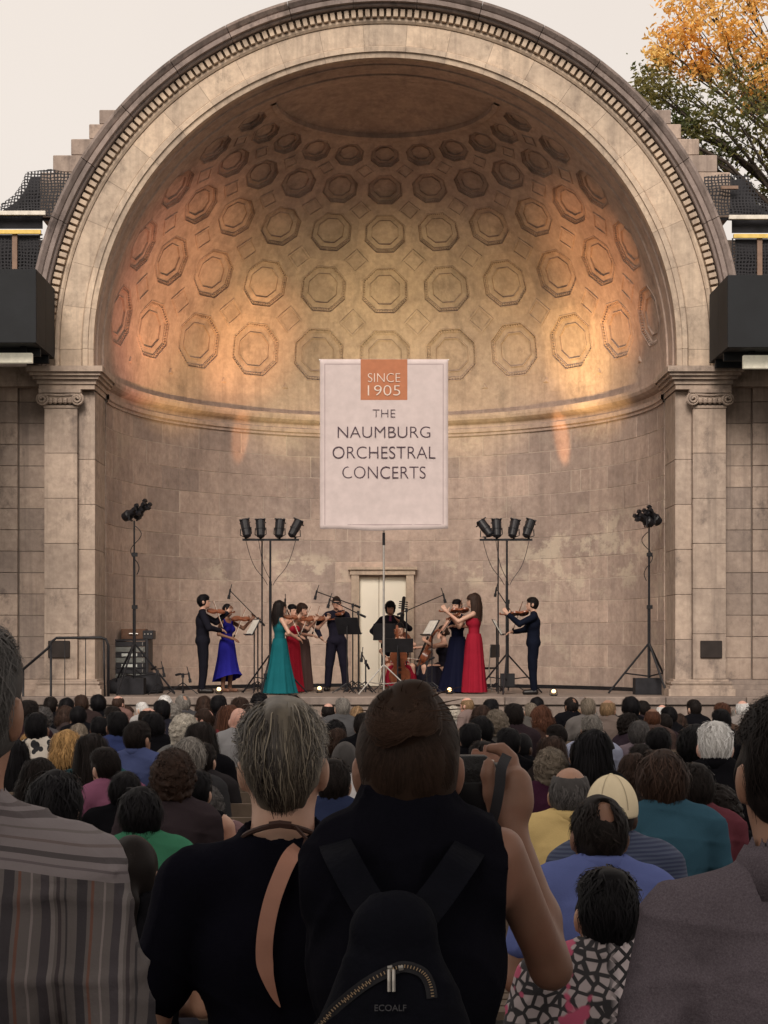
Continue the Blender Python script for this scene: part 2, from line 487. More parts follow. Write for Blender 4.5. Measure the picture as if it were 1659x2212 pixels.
# -------- half dome with coffers
AZ = PI / 11
ROWS = [(10.6, 6.2), (26.1, 5.5), (40.0, 4.8), (51.4, 3.95), (60.9, 3.2)]
EDGES = [0.0, 18.4, 33.2, 45.8, 56.4, 65.6]
def sph(az, el, r):
    return Vector((r * math.cos(el) * math.sin(az), r * math.cos(el) * math.cos(az), r * math.sin(el)))
def build_dome():
    dome = sub('half_dome')
    C = (XC, YS, Z0)
    # octagon in unit coordinates: vertices, with flats on the axes
    t8 = math.tan(PI / 8)
    octo = [(1, -t8), (1, t8), (t8, 1), (-t8, 1), (-1, t8), (-1, -t8), (-t8, -1), (t8, -1)]
    octd = []                       # octagon with two points added per side
    for i in range(8):
        a, b = octo[i], octo[(i + 1) % 8]
        for k in range(3): octd.append((a[0] + (b[0]-a[0]) * k / 3, a[1] + (b[1]-a[1]) * k / 3))
    beads = None
    for ri, (ec, eh) in enumerate(ROWS):
        ec_, eh_ = rad(ec), rad(eh)
        e0, e1 = rad(EDGES[ri]), rad(EDGES[ri + 1])
        hw = eh_ / math.cos(ec_) * 1.0     # azimuth half width for a regular octagon
        hw = min(hw, AZ * 0.40)
        P = lambda x, y, d: sph(x * hw, ec_ + y * eh_, RD + d)
        # panel: cell rectangle with octagonal opening
        v, f = [], []
        rect = []
        for (x, y) in octd:
            m_ = max(abs(x), abs(y)); xs, ys = x / m_, y / m_
            rect.append((xs * AZ / 2, (ec_ + ys * (e1 - ec_)) if ys > 0 else (ec_ + ys * (ec_ - e0))))
        # corners of the cell replace the points nearest to them so that the cells close up
        n = len(octd)
        for cx in (-1, 1):
            for cy in (-1, 1):
                tgt = (cx * AZ / 2, e1 if cy > 0 else e0)
                j = min(range(n), key=lambda i: (rect[i][0] - tgt[0]) ** 2 + (rect[i][1] - tgt[1]) ** 2)
                rect[j] = tgt
        for (a, e) in rect: v.append(sph(a, e, RD))
        for (x, y), (a, e) in zip(octd, rect): 
            q = ((x * hw + a) / 2, (ec_ + y * eh_ + e) / 2); v.append(sph(q[0], q[1], RD))
        for (x, y) in octd: v.append(P(x, y, 0))
        for k in range(2):
            for i in range(n):
                j = (i + 1) % n
                f.append((k*n+i, (k+1)*n+i, (k+1)*n+j, k*n+j))
        panel = mesh('dome_panel', v, f)
        # coffer: stepped octagonal rings
        steps = [(1.0, 0.0), (0.99, -0.012), (0.962, -0.012), (0.948, 0.032), (0.84, 0.038), (0.832, 0.062), (0.640, 0.062), (0.632, 0.038), (0.605, 0.038),
                 (0.598, 0.078), (0.55, 0.078), (0.0, 0.075)]
        v, f = [], []
        for s, d in steps[:-1]:
            for x, y in octd: v.append(P(x * s, y * s, d))
        for k in range(len(steps) - 2):
            for i in range(n):
                j = (i + 1) % n
                f.append((k*n+i, (k+1)*n+i, (k+1)*n+j, k*n+j))
        v.append(P(0, 0, 0.075)); c0 = len(v) - 1; k = len(steps) - 2
        for i in range(n): f.append((k*n+i, c0, k*n+(i+1)%n))
        mb = MB(); mb.add(v, f)
        # bead course along the outer frame
        for i in range(8):
            a, b = octo[i], octo[(i + 1) % 8]
            for q in range(7):
                t = (q + 0.5) / 7
                x, y = a[0] + (b[0]-a[0]) * t, a[1] + (b[1]-a[1]) * t
                pc = [P(x*s, y*s, d) for s, d in ((0.93, 0.02), (0.85, 0.03))]
                tx, ty = (b[0]-a[0]) / 28, (b[1]-a[1]) / 28
                q8 = [P((x-tx)*.93, (y-ty)*.93, 0.05), P((x+tx)*.93, (y+ty)*.93, 0.05), P((x+tx)*.86, (y+ty)*.86, 0.06), P((x-tx)*.86, (y-ty)*.86, 0.06),
                      P((x-tx*.6)*.915, (y-ty*.6)*.915, -0.004), P((x+tx*.6)*.915, (y+ty*.6)*.915, -0.004), P((x+tx*.6)*.875, (y+ty*.6)*.875, 0.0), P((x-tx*.6)*.875, (y-ty*.6)*.875, 0.0)]
                mb.add(q8, [(4,5,6,7),(0,1,5,4),(1,2,6,5),(2,3,7,6),(3,0,4,7)])
        coffer = mesh('coffer', mb.v, mb.f)
        for i in range(-5, 6):
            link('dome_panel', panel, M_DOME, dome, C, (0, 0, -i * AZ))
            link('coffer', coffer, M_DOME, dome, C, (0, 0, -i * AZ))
        # diamonds in the gaps above this row (between neighbours)
        if ri < 4:
            ed = rad(EDGES[ri + 1]); s = (0.30, 0.27, 0.23, 0.18)[ri] / RD
            def D(x, y, d): return sph(x * s / math.cos(ed), ed + y * s, RD + d)
            di = [(1, 0), (0, 1), (-1, 0), (0, -1)]
            v, f = [], []
            st = [(1.0, 0.002), (0.97, -0.022), (0.80, -0.022), (0.76, 0.02), (0.70, 0.02), (0.68, -0.008), (0, -0.008)]
            for q, d in st[:-1]:
                for x, y in di: v.append(D(x*q, y*q, d))
            v.append(D(0, 0, -0.008))
            for k in range(len(st) - 2):
                for i in range(4): j = (i+1) % 4; f.append((k*4+i, (k+1)*4+i, (k+1)*4+j, k*4+j))
            k = len(st) - 2
            for i in range(4): f.append((k*4+i, len(v)-1, k*4+(i+1)%4))
            dm = mesh('diamond_panel', v, f)
            for i in range(-5, 5):
                link('diamond_panel', dm, M_DOME, dome, C, (0, 0, -(i + .5) * AZ))
        else:
            pass
    # small triangular ornaments under the first row
    s = 0.075 / RD
    v = [sph(-s, rad(2.1), RD), sph(s, rad(2.1), RD), sph(0, rad(3.6), RD), sph(-s*.6, rad(2.35), RD-.03), sph(s*.6, rad(2.35), RD-.03), sph(0, rad(3.2), RD-.03)]
    tm = mesh('triangle_ornament', v, [(3,4,5),(0,1,4,3),(1,2,5,4),(2,0,3,5)])
    for i in range(-5, 5): link('triangle_ornament', tm, M_DOME, dome, C, (0, 0, -(i + .5) * AZ))
    # rim and smooth cap
    n, v, f = 64, [], []
    prof = [(65.6, 0.0), (66.0, -0.035), (66.9, -0.035), (67.2, 0.05)] + [(67.2 + (90 - 67.2) * k / 10, 0.06) for k in range(1, 11)]
    for i in range(n + 1):
        a = -PI/2 + PI * i / n
        for e, d in prof: v.append(sph(a, rad(e), RD + d))
    m_ = len(prof)
    for i in range(n):
        for j in range(m_ - 1): f.append((i*m_+j, (i+1)*m_+j, (i+1)*m_+j+1, i*m_+j+1))
    link('dome_cap', mesh('dome_cap', v, f), M_DOME, dome, C)
build_dome()

# -------- arch front
def arch_pts(r, y, n=96, legs=True, zl=ZC):
    """points along the arch at radius r and depth y, with short straight legs"""
    out = []
    if legs: out.append((XC - r, y, zl))
    for i in range(n + 1):
        a = PI - PI * i / n
        out.append((XC + r * math.cos(a), y, Z0 + r * math.sin(a)))
    if legs: out.append((XC + r, y, zl))
    return out
def arch_sweep(prof, n=96, legs=True):
    v, f = [], []
    cols = [arch_pts(r, y, n, legs) for r, y in prof]
    m_ = len(cols[0])
    for c in cols: v += c
    for k in range(len(prof) - 1):
        for i in range(m_ - 1): f.append((k*m_+i, (k+1)*m_+i, (k+1)*m_+i+1, k*m_+i+1))
    return v, f
def arch_seg(prof, a0, a1, n, gap=0.0022, extra=None, closed=True):
    """piece of a swept ring between angles a0<a1 (angle from +X)"""
    v, f = [], []
    rm = sum(p[0] for p in prof) / len(prof)
    a0 += gap / rm; a1 -= gap / rm
    ang = [a0 + (a1 - a0) * i / n for i in range(n + 1)]
    for a in ang:
        for r, y in prof: v.append((r * math.cos(a), y, r * math.sin(a)))
    m_ = len(prof)
    for i in range(n):
        for j in range(m_ - 1): f.append((i*m_+j, (i+1)*m_+j, (i+1)*m_+j+1, i*m_+j+1))
    f.append(tuple(range(m_))); f.append(tuple(n*m_ + j for j in range(m_ - 1, -1, -1)))
    return v, f
def build_arch():
    arch = sub('arch')
    # backing ring (mortar)
    v, f = arch_sweep([(5.25, YS + 0.02), (5.27, YF + 0.02), (6.36, YF + 0.02), (6.36, YF + 1.2), (5.3, YF + 1.2)])
    link('arch_core', mesh('arch_core', v, f, False), M_JOINT, arch)
    # the soffit between the front and the dome
    v, f = arch_sweep([(5.262, YF + .012), (5.258, YF + 0.3), (5.235, YF + 0.31), (5.235, YF + 0.75), (5.205, YF + .76), (5.2, YS + 0.03)])
    link('arch_soffit', mesh('arch_soffit', v, f, False), M_DOME, arch)
    C = (XC, 0, Z0)
    nv = 23
    st = PI / nv
    inner = [(5.27, YF + .3), (5.25, YF - 0.03), (5.34, YF - 0.05), (5.345, YF - 0.085), (5.43, YF - 0.09), (5.455, YF - .05), (5.46, YF + .2)]
    frz = [(5.463, YF + .2), (5.463, YF + .002), (5.475, YF - .010), (5.85, YF - .010), (5.86, YF + .002), (5.86, YF + .2)]
    im = mesh('moulding_stone', *arch_seg(inner, 0, st, 6)); fm = mesh('voussoir', *arch_seg(frz, 0, st, 6))
    for i in range(nv):
        link('moulding_stone', im, M_STONE, arch, C, (0, -(i * st), 0))
        link('voussoir', fm, M_STONE, arch, C, (0, -(i * st), 0))
    # straight legs below the springing
    for s in (-1, 1):
        for prof, nm in ((inner, 'moulding_stone'), (frz, 'voussoir')):
            mb = MB(); m_ = len(prof)
            v = [(XC + s * r, y, z) for z in (ZC + .02, Z0 - .004) for r, y in prof]
            f = [(j, j+1, m_+j+1, m_+j) for j in range(m_ - 1)] + [tuple(range(m_)), tuple(range(m_, 2*m_))]
            link(nm, mesh(nm, v, f), M_STONE, arch)
    # bed mould, dentil band and cornice
    bed = [(5.864, YF + .2), (5.864, YF - .03), (5.90, YF - .06), (5.935, YF - .06), (5.94, YF - .02), (6.10, YF - .02), (6.11, YF + .2)]
    cor = [(6.11, YF + .2), (6.11, YF - .20), (6.125, YF - .22), (6.16, YF - .22), (6.165, YF - .30), (6.24, YF - .31), (6.255, YF - .27), (6.27, YF - .30), (6.33, YF - .36),
           (6.37, YF - .37), (6.385, YF - .33), (6.40, YF + .9), (6.2, YF + 1.1)]
    ns = 17; s2 = PI / ns
    bm_ = mesh('bed_mould', *arch_seg(bed, 0, s2, 8)); cm_ = mesh('cornice_stone', *arch_seg(cor, 0, s2, 8, 0.006))
    for i in range(ns):
        link('bed_mould', bm_, M_STONE, arch, C, (0, -(i * s2), 0))
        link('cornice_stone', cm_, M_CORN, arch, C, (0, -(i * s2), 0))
    for s in (-1, 1):
        for prof, nm, mt in ((bed, 'bed_mould', M_STONE), (cor, 'cornice_stone', M_CORN)):
            m_ = len(prof)
            v = [(XC + s * r, y, z) for z in (ZC + .02, Z0 - .004) for r, y in prof]
            f = [(j, j+1, m_+j+1, m_+j) for j in range(m_ - 1)] + [tuple(range(m_)), tuple(range(m_, 2*m_))]
            link(nm, mesh(nm, v, f), mt, arch)
    nd = 150
    da = PI / nd
    dm = mesh('dentil', *arch_seg([(5.955, YF), (5.955, YF - .135), (6.085, YF - .145), (6.085, YF)], 0.0, da * 0.62, 1, 0))
    for i in range(nd):
        link('dentil', dm, M_STONE, arch, C, (0, -(i + .19) * da, 0))
build_arch()

# -------- pilasters, side walls, stepped shoulders
def volute(mb, cx, y, cz, r, sgn):
    prev = None
    pts = []
    for i in range(40):
        t = i / 39; a = t * 2.3 * 2 * PI; rr = r * (1 - 0.82 * t)
        pts.append((cx + sgn * rr * math.cos(a + PI/2) * -1, y - 0.02 - 0.06 * t, cz + rr * math.sin(a + PI/2)))
    mb.tube(pts, 0.022, 6)
    mb.lathe([(r * .95, 0), (r * .95, 0.05), (r * .6, 0.07)], 16, M=frame((cx, y + .06, cz), (0, -1, 0)))
def build_sides():
    for s in (-1, 1):
        pil = sub('pilaster')
        xa, xb = XC + s * 5.52, XC + s * 6.11        # shaft
        x0, x1 = min(xa, xb), max(xa, xb)
        # shaft drums
        zz = [1.14 + (6.0 - 1.14) * i / 6 for i in range(7)]
        for i in range(6):
            link('shaft_stone', mesh('shaft_stone', *_bev_box((x0, YF - .16, zz[i] + .003), (x1, YF + .3, zz[i+1] - .003), 0.006)), M_PIL, pil)
        MB().box((x0 + .004, YF + .02, ZS), (x1 - .004, YF + .62, ZC)).build('pilaster_core', M_JOINT, pil)
        # narrow jamb strip at the opening, wall behind the shaft
        ja, jb = XC + s * 5.22, XC + s * 5.516
        for i in range(6):
            link('jamb_stone', mesh('jamb_stone', *_bev_box((min(ja, jb), YF - .05, zz[i] - .1 + .003), (max(ja, jb), YS + .1, zz[i+1] - .1 - .003 + (.42 if i == 5 else 0)), 0.006)), M_PIL, pil)
        # attic base
        mb = MB()
        for d, a, b in ((0.14, ZS - .01, 0.97), (0.11, 0.97, 1.03), (0.07, 1.03, 1.06), (0.09, 1.06, 1.10), (0.04, 1.10, 1.14)):
            mb.box((min(XC + s * 5.2, x0 if s > 0 else x0) - d, YF - .16 - d, a), (max(x1, XC + s * 5.2) + d, YF + .4, b - .002))
        mb.build('pilaster_base', M_PIL, pil)
        # capital: necking, echinus, volutes, abacus
        cap = MB()
        cap.box((x0 - .01, YF - .18, 6.0), (x1 + .01, YF + .3, 6.05))
        cap.box((x0 - .03, YF - .22, 6.16), (x1 + .03, YF + .3, 6.26))
        volute(cap, x0 - .01, YF - .20, 6.15, 0.115, -1); volute(cap, x1 + .01, YF - .20, 6.15, 0.115, 1)
        for k in range(5):
            xx = x0 + .12 + (x1 - x0 - .24) * k / 4
            cap.lathe([(0.008, -.05), (.045, -.02), (.05, .03), (.03, .06)], 8, (xx, YF - .2, 6.11))
        cap.tube([(x0 + .02, YF - .235, 6.235), ((x0+x1)/2, YF - .235, 6.215), (x1 - .02, YF - .235, 6.235)], 0.02, 6)
        cap.box((x0 - .08, YF - .26, 6.262), (x1 + .08, YF + .3, 6.33))
        cap.build('capital', M_PIL, pil)
        # entablature block with mouldings, running outwards along the side wall
        en = MB()
        xin, xout = XC + s * 5.2, XC + s * 6.26
        for d, a, b in ((0.00, 6.332, 6.42), (0.03, 6.422, 6.50), (0.09, 6.502, 6.56), (0.14, 6.562, 6.62), (0.19, 6.622, 6.722)):
            xi, xo = XC + s * (5.2 - d * .9), XC + s * (6.2 + d)
            en.box((min(xi, xo), YF - .2 - d, a), (max(xi, xo), YS + .06, b))
        en.build('entablature', M_PIL, pil)
        # side wall: blocks on a mortar backing
        sw = sub('side_wall')
        MB().box((min(xb, xb + s * 6), YF + .12, -.3), (max(xb, xb + s * 6), YF + .6, 7.2)).build('mortar_backing', M_JOINT, sw)
        h = 0.386
        cols = [(6.13, 6.62, 0.06), (6.64, 7.55, 0.0), (7.56, 8.5, 0.0), (8.51, 9.5, 0.0)]
        for r_ in range(15):
            z = 1.13 + r_ * h
            if z > 6.4: break
            for ci, (a, b, d) in enumerate(cols):
                aa, bb = XC + s * a, XC + s * b
                jit = random.Random(r_ * 9 + ci + (s > 0) * 77).uniform(0, .008)
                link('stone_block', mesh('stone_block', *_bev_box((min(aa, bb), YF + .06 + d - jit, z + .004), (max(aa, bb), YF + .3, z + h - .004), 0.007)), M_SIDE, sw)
        mb = MB()
        for d, a, b in ((0.14, ZS - .01, 0.95), (0.09, .95, 1.04), (0.04, 1.04, 1.13)):
            mb.box((min(xb, xb + s * 6) , YF - .05 - d, a), (max(xb, xb + s * 6), YF + .4, b - .002))
        mb.build('plinth', M_SIDE, sw)
        MB().box((min(xb + s * .12, xb + s * 6), YF - .1, 6.40), (max(xb + s * .12, xb + s * 6), YF + .4, 6.75)).build('wall_cornice', M_SIDE, sw)
        # stepped shoulder behind the arch
        sh = sub('stepped_shoulder')
        st = [(232, 100), (265, 80), (299, 64), (333, 48), (368, 100)]
        ue = [212, 190, 151, 112, 84]
        for i, u in enumerate(ue):
            vt = [237, 268, 300, 335, 372][i]
            YB = YF + .75
            p = W(u, vt, YB); 
            x_out = abs(p.x); x_in = x_out - [1.0, .9, .95, .95, .8][i]
            zt = p.z; zb = W(u, [268, 300, 335, 372, 470][i], YB).z
            xx = sorted((s * x_out + XC, s * x_in + XC))
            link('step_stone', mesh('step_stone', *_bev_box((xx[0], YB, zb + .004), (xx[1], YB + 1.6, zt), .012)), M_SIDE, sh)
        MB().box((min(s * 6.3, s * 10) , YF + 1.0, 7.2), (max(s * 6.3, s * 10), YF + 3, 9.3)).build('shoulder_core', M_SIDE, sh)
build_sides()

# back of the shell so that it has a body from other sides
def build_back():
    mb = MB()
    v, f = [], []
    n, k = 24, 10
    for j in range(k + 1):
        e = rad(90) * j / k
        for i in range(n + 1):
            a = -PI/2 + PI * i / n
            p = sph(a, e, 5.9); v.append((p.x + XC, p.y + YS, p.z + Z0))
    for j in range(k):
        for i in range(n): f.append((j*(n+1)+i, j*(n+1)+i+1, (j+1)*(n+1)+i+1, (j+1)*(n+1)+i))
    mb.add(v, f)
    v, f = [], []
    for i in range(n + 1):
        a = -PI/2 + PI * i / n
        for z in (-.5, Z0): v.append((XC + 5.9 * math.sin(a), YS + 5.9 * math.cos(a), z))
    for i in range(n): f.append((2*i, 2*i+2, 2*i+3, 2*i+1))
    mb.add(v, f)
    mb.build('outer_shell', M_SIDE, shell, loc=(-XC, -YF, -ZS))
build_back()

# -------- door and plaques
def build_door():
    YD = YS + RD - 0.04
    M_DOOR = plain('cream_door_paint', (0.92, 0.87, 0.74), 0.5, 0, 0.03, 2)
    dr = sub('door')
    x0, x1 = W(776, 0, 35.3).x, W(877, 0, 35.3).x
    zt = W(0, 1247, 35.3).z
    xm = (x0 + x1) / 2 - 0.08
    link('door_leaf', mesh('door_leaf', *_bev_box((x0, YD - .0, ZS + .01), (xm - .006, YD + .05, zt), .006)), M_DOOR, dr)
    link('door_leaf', mesh('door_leaf', *_bev_box((xm + .006, YD - .0, ZS + .01), (x1, YD + .05, zt), .006)), M_DOOR, dr)
    MB().tube([(xm + .07, YD - .05, 1.85), (xm + .07, YD - .05, 2.05)], .012).build('door_handle', M_CHROME, dr)
    fr = sub('door_frame')
    MB().box((x0 - .17, YD - .14, ZS), (x0 - .004, YD + .2, zt + .05)).build('jamb', M_STONE, fr)
    MB().box((x1 + .004, YD - .14, ZS), (x1 + .17, YD + .2, zt + .05)).build('jamb', M_STONE, fr)
    MB().box((x0 - .2, YD - .16, zt + .052), (x1 + .2, YD + .2, zt + .16)).box((x0 - .24, YD - .2, zt + .162), (x1 + .24, YD + .2, zt + .22)).build('lintel', M_STONE, fr)
    M_PL = plain('bronze_plaque', (0.035, 0.028, 0.026), 0.5, 0.4)
    for s in (-1, 1):
        c = XC + s * 5.84
        link('plaque', mesh('plaque', *_bev_box((c - .195, YF - .20, 1.52), (c + .195, YF - .165, 1.83), .01)), M_PL, sub('plaque_mount'))
build_door()

# ------------------------------------------------------------------ construction sheds left and right
def net_mat():
    m, nt, b, N, L = nodes_of('black_netting')
    P = position(nt, (1, 1, 1))
    sep = N.new('ShaderNodeSeparateXYZ'); L.new(P, sep.inputs[0])
    def bars(o, w):
        fr = math2(nt, 'FRACT', math2(nt, 'MULTIPLY', o, 1 / 0.06))
        return math2(nt, 'LESS_THAN', fr, w)
    nz = noise(nt, 3.0, 3, P)
    wob = math2(nt, 'ADD', sep.outputs[0], math2(nt, 'MULTIPLY', nz, 0.12))
    wz = math2(nt, 'ADD', sep.outputs[2], math2(nt, 'MULTIPLY', nz, 0.10))
    a = math2(nt, 'MAXIMUM', bars(wob, 0.42), bars(wz, 0.42))
    L.new(a, b.inputs['Alpha'])
    b.inputs['Base Color'].default_value = (0.016, 0.016, 0.02, 1)
    b.inputs['Roughness'].default_value = 0.8
    return m
M_NET = net_mat()
def build_shed(s, label):
    y0, y1 = 27.5, 29.0
    du = 0 if s < 0 else 12
    mir = lambda u: u if s < 0 else 1659 - u + 2 * (U0 - 829.5) + 14 * 0 
    xe = abs(W(78, 0, y0).x) if s < 0 else abs(W(1572, 0, y0).x)
    zt = W(0, 581 + (0 if s < 0 else 13), y0).z
    zb = W(0, 740 + (0 if s < 0 else 10), y0).z
    xo = 10.5
    root = empty('sidewalk_shed', (s * (xe + xo) / 2, y0, ground_z(28)), 0, label, 'shed')
    T = (-root.location.x, -root.location.y, -root.location.z)
    def B(name, lo, hi, m):
        xs = sorted((s * lo[0], s * hi[0]))
        return link(name, mesh(name, *_bev_box((xs[0], lo[1], lo[2]), (xs[1], hi[1], hi[2]), .004)), m, root, T)
    # parapet panels: front sheets 1.22 m wide, side sheets
    x = xe; i = 0
    while x < xo:
        B('parapet_panel', (x + .002, y0, zb), (min(x + 1.22, xo) - .002, y0 + .03, zt), M_SHED); x += 1.22
    yy = y0 + .034
    while yy < y1 - .1:
        B('parapet_panel', (xe, yy, zb), (xe + .03, min(yy + .76, y1 + .1) - .003, zt), M_SHED); yy += .76
    B('deck', (xe + .035, y0 + .035, zb - .0), (xo, y1 + .1, zb + .12), M_SHED)
    B('deck', (6.75, y0 - 5.5, zb), (xo, y0 - .005, zb + .12), M_SHED)  # unseen deck wing, added to darken the side wall
    B('post', (9.5, y0 - 5.4, ground_z(28)), (9.6, y0 - 5.3, zb - .003), M_BROWNP)  # post carrying the added wing
    for yb in (y0 + .5, y0 + 1.2): B('joist', (xe + .04, yb, zb - .14), (xo, yb + .09, zb - .003), M_SHED)
    for px in (7.9, 10.2):
        for py in (y0 + .1, y1 - .05): B('post', (px, py, ground_z(28) + 0.0), (px + .1, py + .1, zb - .003), M_BROWNP)
    # lamp under the deck
    M_TUBE = plain('fluorescent_tube', (0.8, 0.77, 0.65), 0.4, emit=(1.0, 0.9, 0.68), estr=0.12)
    ul = 70 if s < 0 else 1605
    pl = W(ul, 763 if s < 0 else 768, 27.9); 
    B('lamp_tube', (abs(pl.x), 27.86, W(0, 784 if s < 0 else 796, 27.9).z), (abs(pl.x) + 1.25, 27.96, pl.z), M_TUBE)
    B('lamp_bracket', (abs(pl.x) + .1, 27.86, pl.z + .002), (abs(pl.x) + .2, 27.96, zb - .003), M_SHED)
    # scaffold on the deck: posts, rails, sheeting and netting
    rt = empty('scaffold', (s * 7.6, 28.6, zt), 0, ('left' if s < 0 else 'right') + ' rooftop scaffold draped with black netting above the shed', 'scaffold')
    T2 = (-rt.location.x, -rt.location.y, -rt.location.z)
    def B2(name, u0, v0, u1, v1, Y, m, th=0.06):
        if s > 0: u0, u1 = 1659 - u0 + 14, 1659 - u1 + 14; v0 += 9; v1 += 9
        a, b = W(u0, v0, Y), W(u1, v1, Y)
        lo = (min(a.x, b.x), Y, min(a.z, b.z)); hi = (max(a.x, b.x), Y + th, max(a.z, b.z))
        return link(name, mesh(name, *_bev_box(lo, hi, .004)), m, rt, T2)
    YR = 29.75
    B2('white_rail', -260, 455, 98, 464, YR - .2, M_WHITEP)
    B2('yellow_rail', -260, 496, 88, 505, YR - .2, M_YELLOW)
    B2('post', 26, 505, 37, 586, YR - .15, M_BROWNP)
    B2('post', -140, 470, -130, 586, YR - .15, M_BROWNP)
    B2('sheeting', -260, 466, 92, 494, YR - .02, M_NETBLK, .02)
    B2('sheeting', -260, 507, 84, 600, YR + .2, M_NETBLK, .02)
    if s > 0: B2('plank', 78, 392, 115, 399, YR - .2, M_BROWNP)
    # netting: tent-like sheet, gently curved
    prof = [(-60, 470), (0, 442), (28, 420), (44, 398), (56, 371), (110, 366), (152, 372)]
    v, f = [], []
    for u, vv in prof:
        if s > 0: u, vv = 1659 - u + 14, vv + 9
        top = W(u, vv, YR); bot = W(u, 470, YR)
        for k in range(7):
            p = top.lerp(bot, k / 6); p.y += 0.05 * math.sin(k * 1.3 + u * .05) - .12 * k / 6
            v.append(p)
    for i in range(len(prof) - 1):
        for k in range(6): f.append((i*7+k, (i+1)*7+k, (i+1)*7+k+1, i*7+k+1))
    link('netting', mesh('netting', v, f, True), M_NET, rt, T2)
    v = [Vector((p[0], p[1] + .35, p[2])) if isinstance(p, tuple) else p + Vector((0, .35, 0)) for p in v]
    o = link('sheeting', mesh('sheeting', [p for p in v], f, True), M_NETBLK, rt, T2)
    # lower net panel over the rail
    v, f = [], []
    for i in range(9):
        u = 92 - 352 * i / 8
        vt = 505 + 12 * math.sin(i * 1.1)
        if s > 0: u, vt = 1659 - u + 14, vt + 9
        a, b = W(u, vt, YR - .1), W(u, 600, YR - .1)
        for k in range(4):
            p = a.lerp(b, k / 3); p.y += .03 * math.sin(i * 2 + k); v.append(p)
    for i in range(8):
        for k in range(3): f.append((i*4+k, (i+1)*4+k, (i+1)*4+k+1, i*4+k+1))
    link('netting', mesh('netting', v, f, True), M_NET, rt, T2)
build_shed(-1, 'dark plywood shed parapet at the left of the arch')
build_shed(1, 'dark plywood shed parapet at the right of the arch')

# ------------------------------------------------------------------ trees behind the right shoulder
def leaf_mat(name, c1, c2):
    m, nt, b, N, L = nodes_of(name)
    f = noise(nt, 0.9, 3, position(nt))
    g = noise(nt, 7, 2, position(nt))
    c = mixc(nt, c1, c2, ramp(nt, f, .35, .65))
    c = mixc(nt, c, tuple(x * .5 for x in c1), ramp(nt, g, .5, .75))
    L.new(c, b.inputs['Base Color'])
    b.inputs['Roughness'].default_value = 0.6
    tr = N.new('ShaderNodeBsdfTranslucent'); L.new(c, tr.inputs[0])
    ms = N.new('ShaderNodeMixShader'); ms.inputs[0].default_value = 0.4
    L.new(b.outputs[0], ms.inputs[1]); L.new(tr.outputs[0], ms.inputs[2])
    L.new(ms.outputs[0], N['Material Output'].inputs[0])
    return m
M_BARK = plain('bark', (0.055, 0.042, 0.034), 0.9, 0, 0.4, 5, 0.5)
def build_tree(base, clumps, nleaf, mat, seed, label, name, leaf=0.13):
    rg = random.Random(seed)
    root = empty(name, base, 0, label, 'tree')
    o = Vector(base)
    mb = MB()
    top = Vector((0, 0, 13.5))
    trunk = [Vector((0, 0, -.3)), Vector((.1, 0, 3)), Vector((-.1, .1, 7)), Vector((.05, 0, 10)), top]
    mb.tube(trunk, 0.36, 10, True, 0.13)
    tips = []
    for c, r in clumps:
        c = Vector(c) - o
        st = trunk[2].lerp(top, min(1, max(0, (c.z - 9) / 8)))
        mid = st.lerp(c, .5) + Vector((rg.uniform(-.4, .4), rg.uniform(-.4, .4), .35))
        mb.tube([st, mid, c], 0.07, 6, True, 0.02)
        for k in range(7):
            d = Vector((rg.gauss(0, 1), rg.gauss(0, 1), rg.gauss(0, .8))).normalized()
            e = c + d * r * rg.uniform(.6, 1.0)
            mb.tube([mid.lerp(c, rg.uniform(.3, 1)), c.lerp(e, .6) + Vector((0, 0, .1)), e], 0.018, 5, True, 0.006)
            tips.append((e, r * .42)); tips.append((c.lerp(e, .55), r * .4))
    mb.build('trunk', M_BARK, root, True)
    v, f = [], []
    for i in range(nleaf):
        c, r = rg.choice(tips)
        p = c + Vector((rg.gauss(0, .55), rg.gauss(0, .55), rg.gauss(0, .45))) * r
        n = Vector((rg.gauss(0, 1), rg.gauss(0, 1), rg.gauss(.4, 1))).normalized()
        a = n.orthogonal().normalized(); a.rotate(Matrix.Rotation(rg.uniform(0, 6.28), 3, n)); b_ = n.cross(a)
        L_ = leaf * rg.uniform(.6, 1.35); w = L_ * .5
        k = len(v)
        v += [p - a * L_ * .5, p + b_ * w * .5, p + a * L_ * .55 - n * L_ * .12, p - b_ * w * .5]
        f.append((k, k+1, k+2, k+3))
    me = mesh('crown', v, f)
    link('crown', me, mat, root)
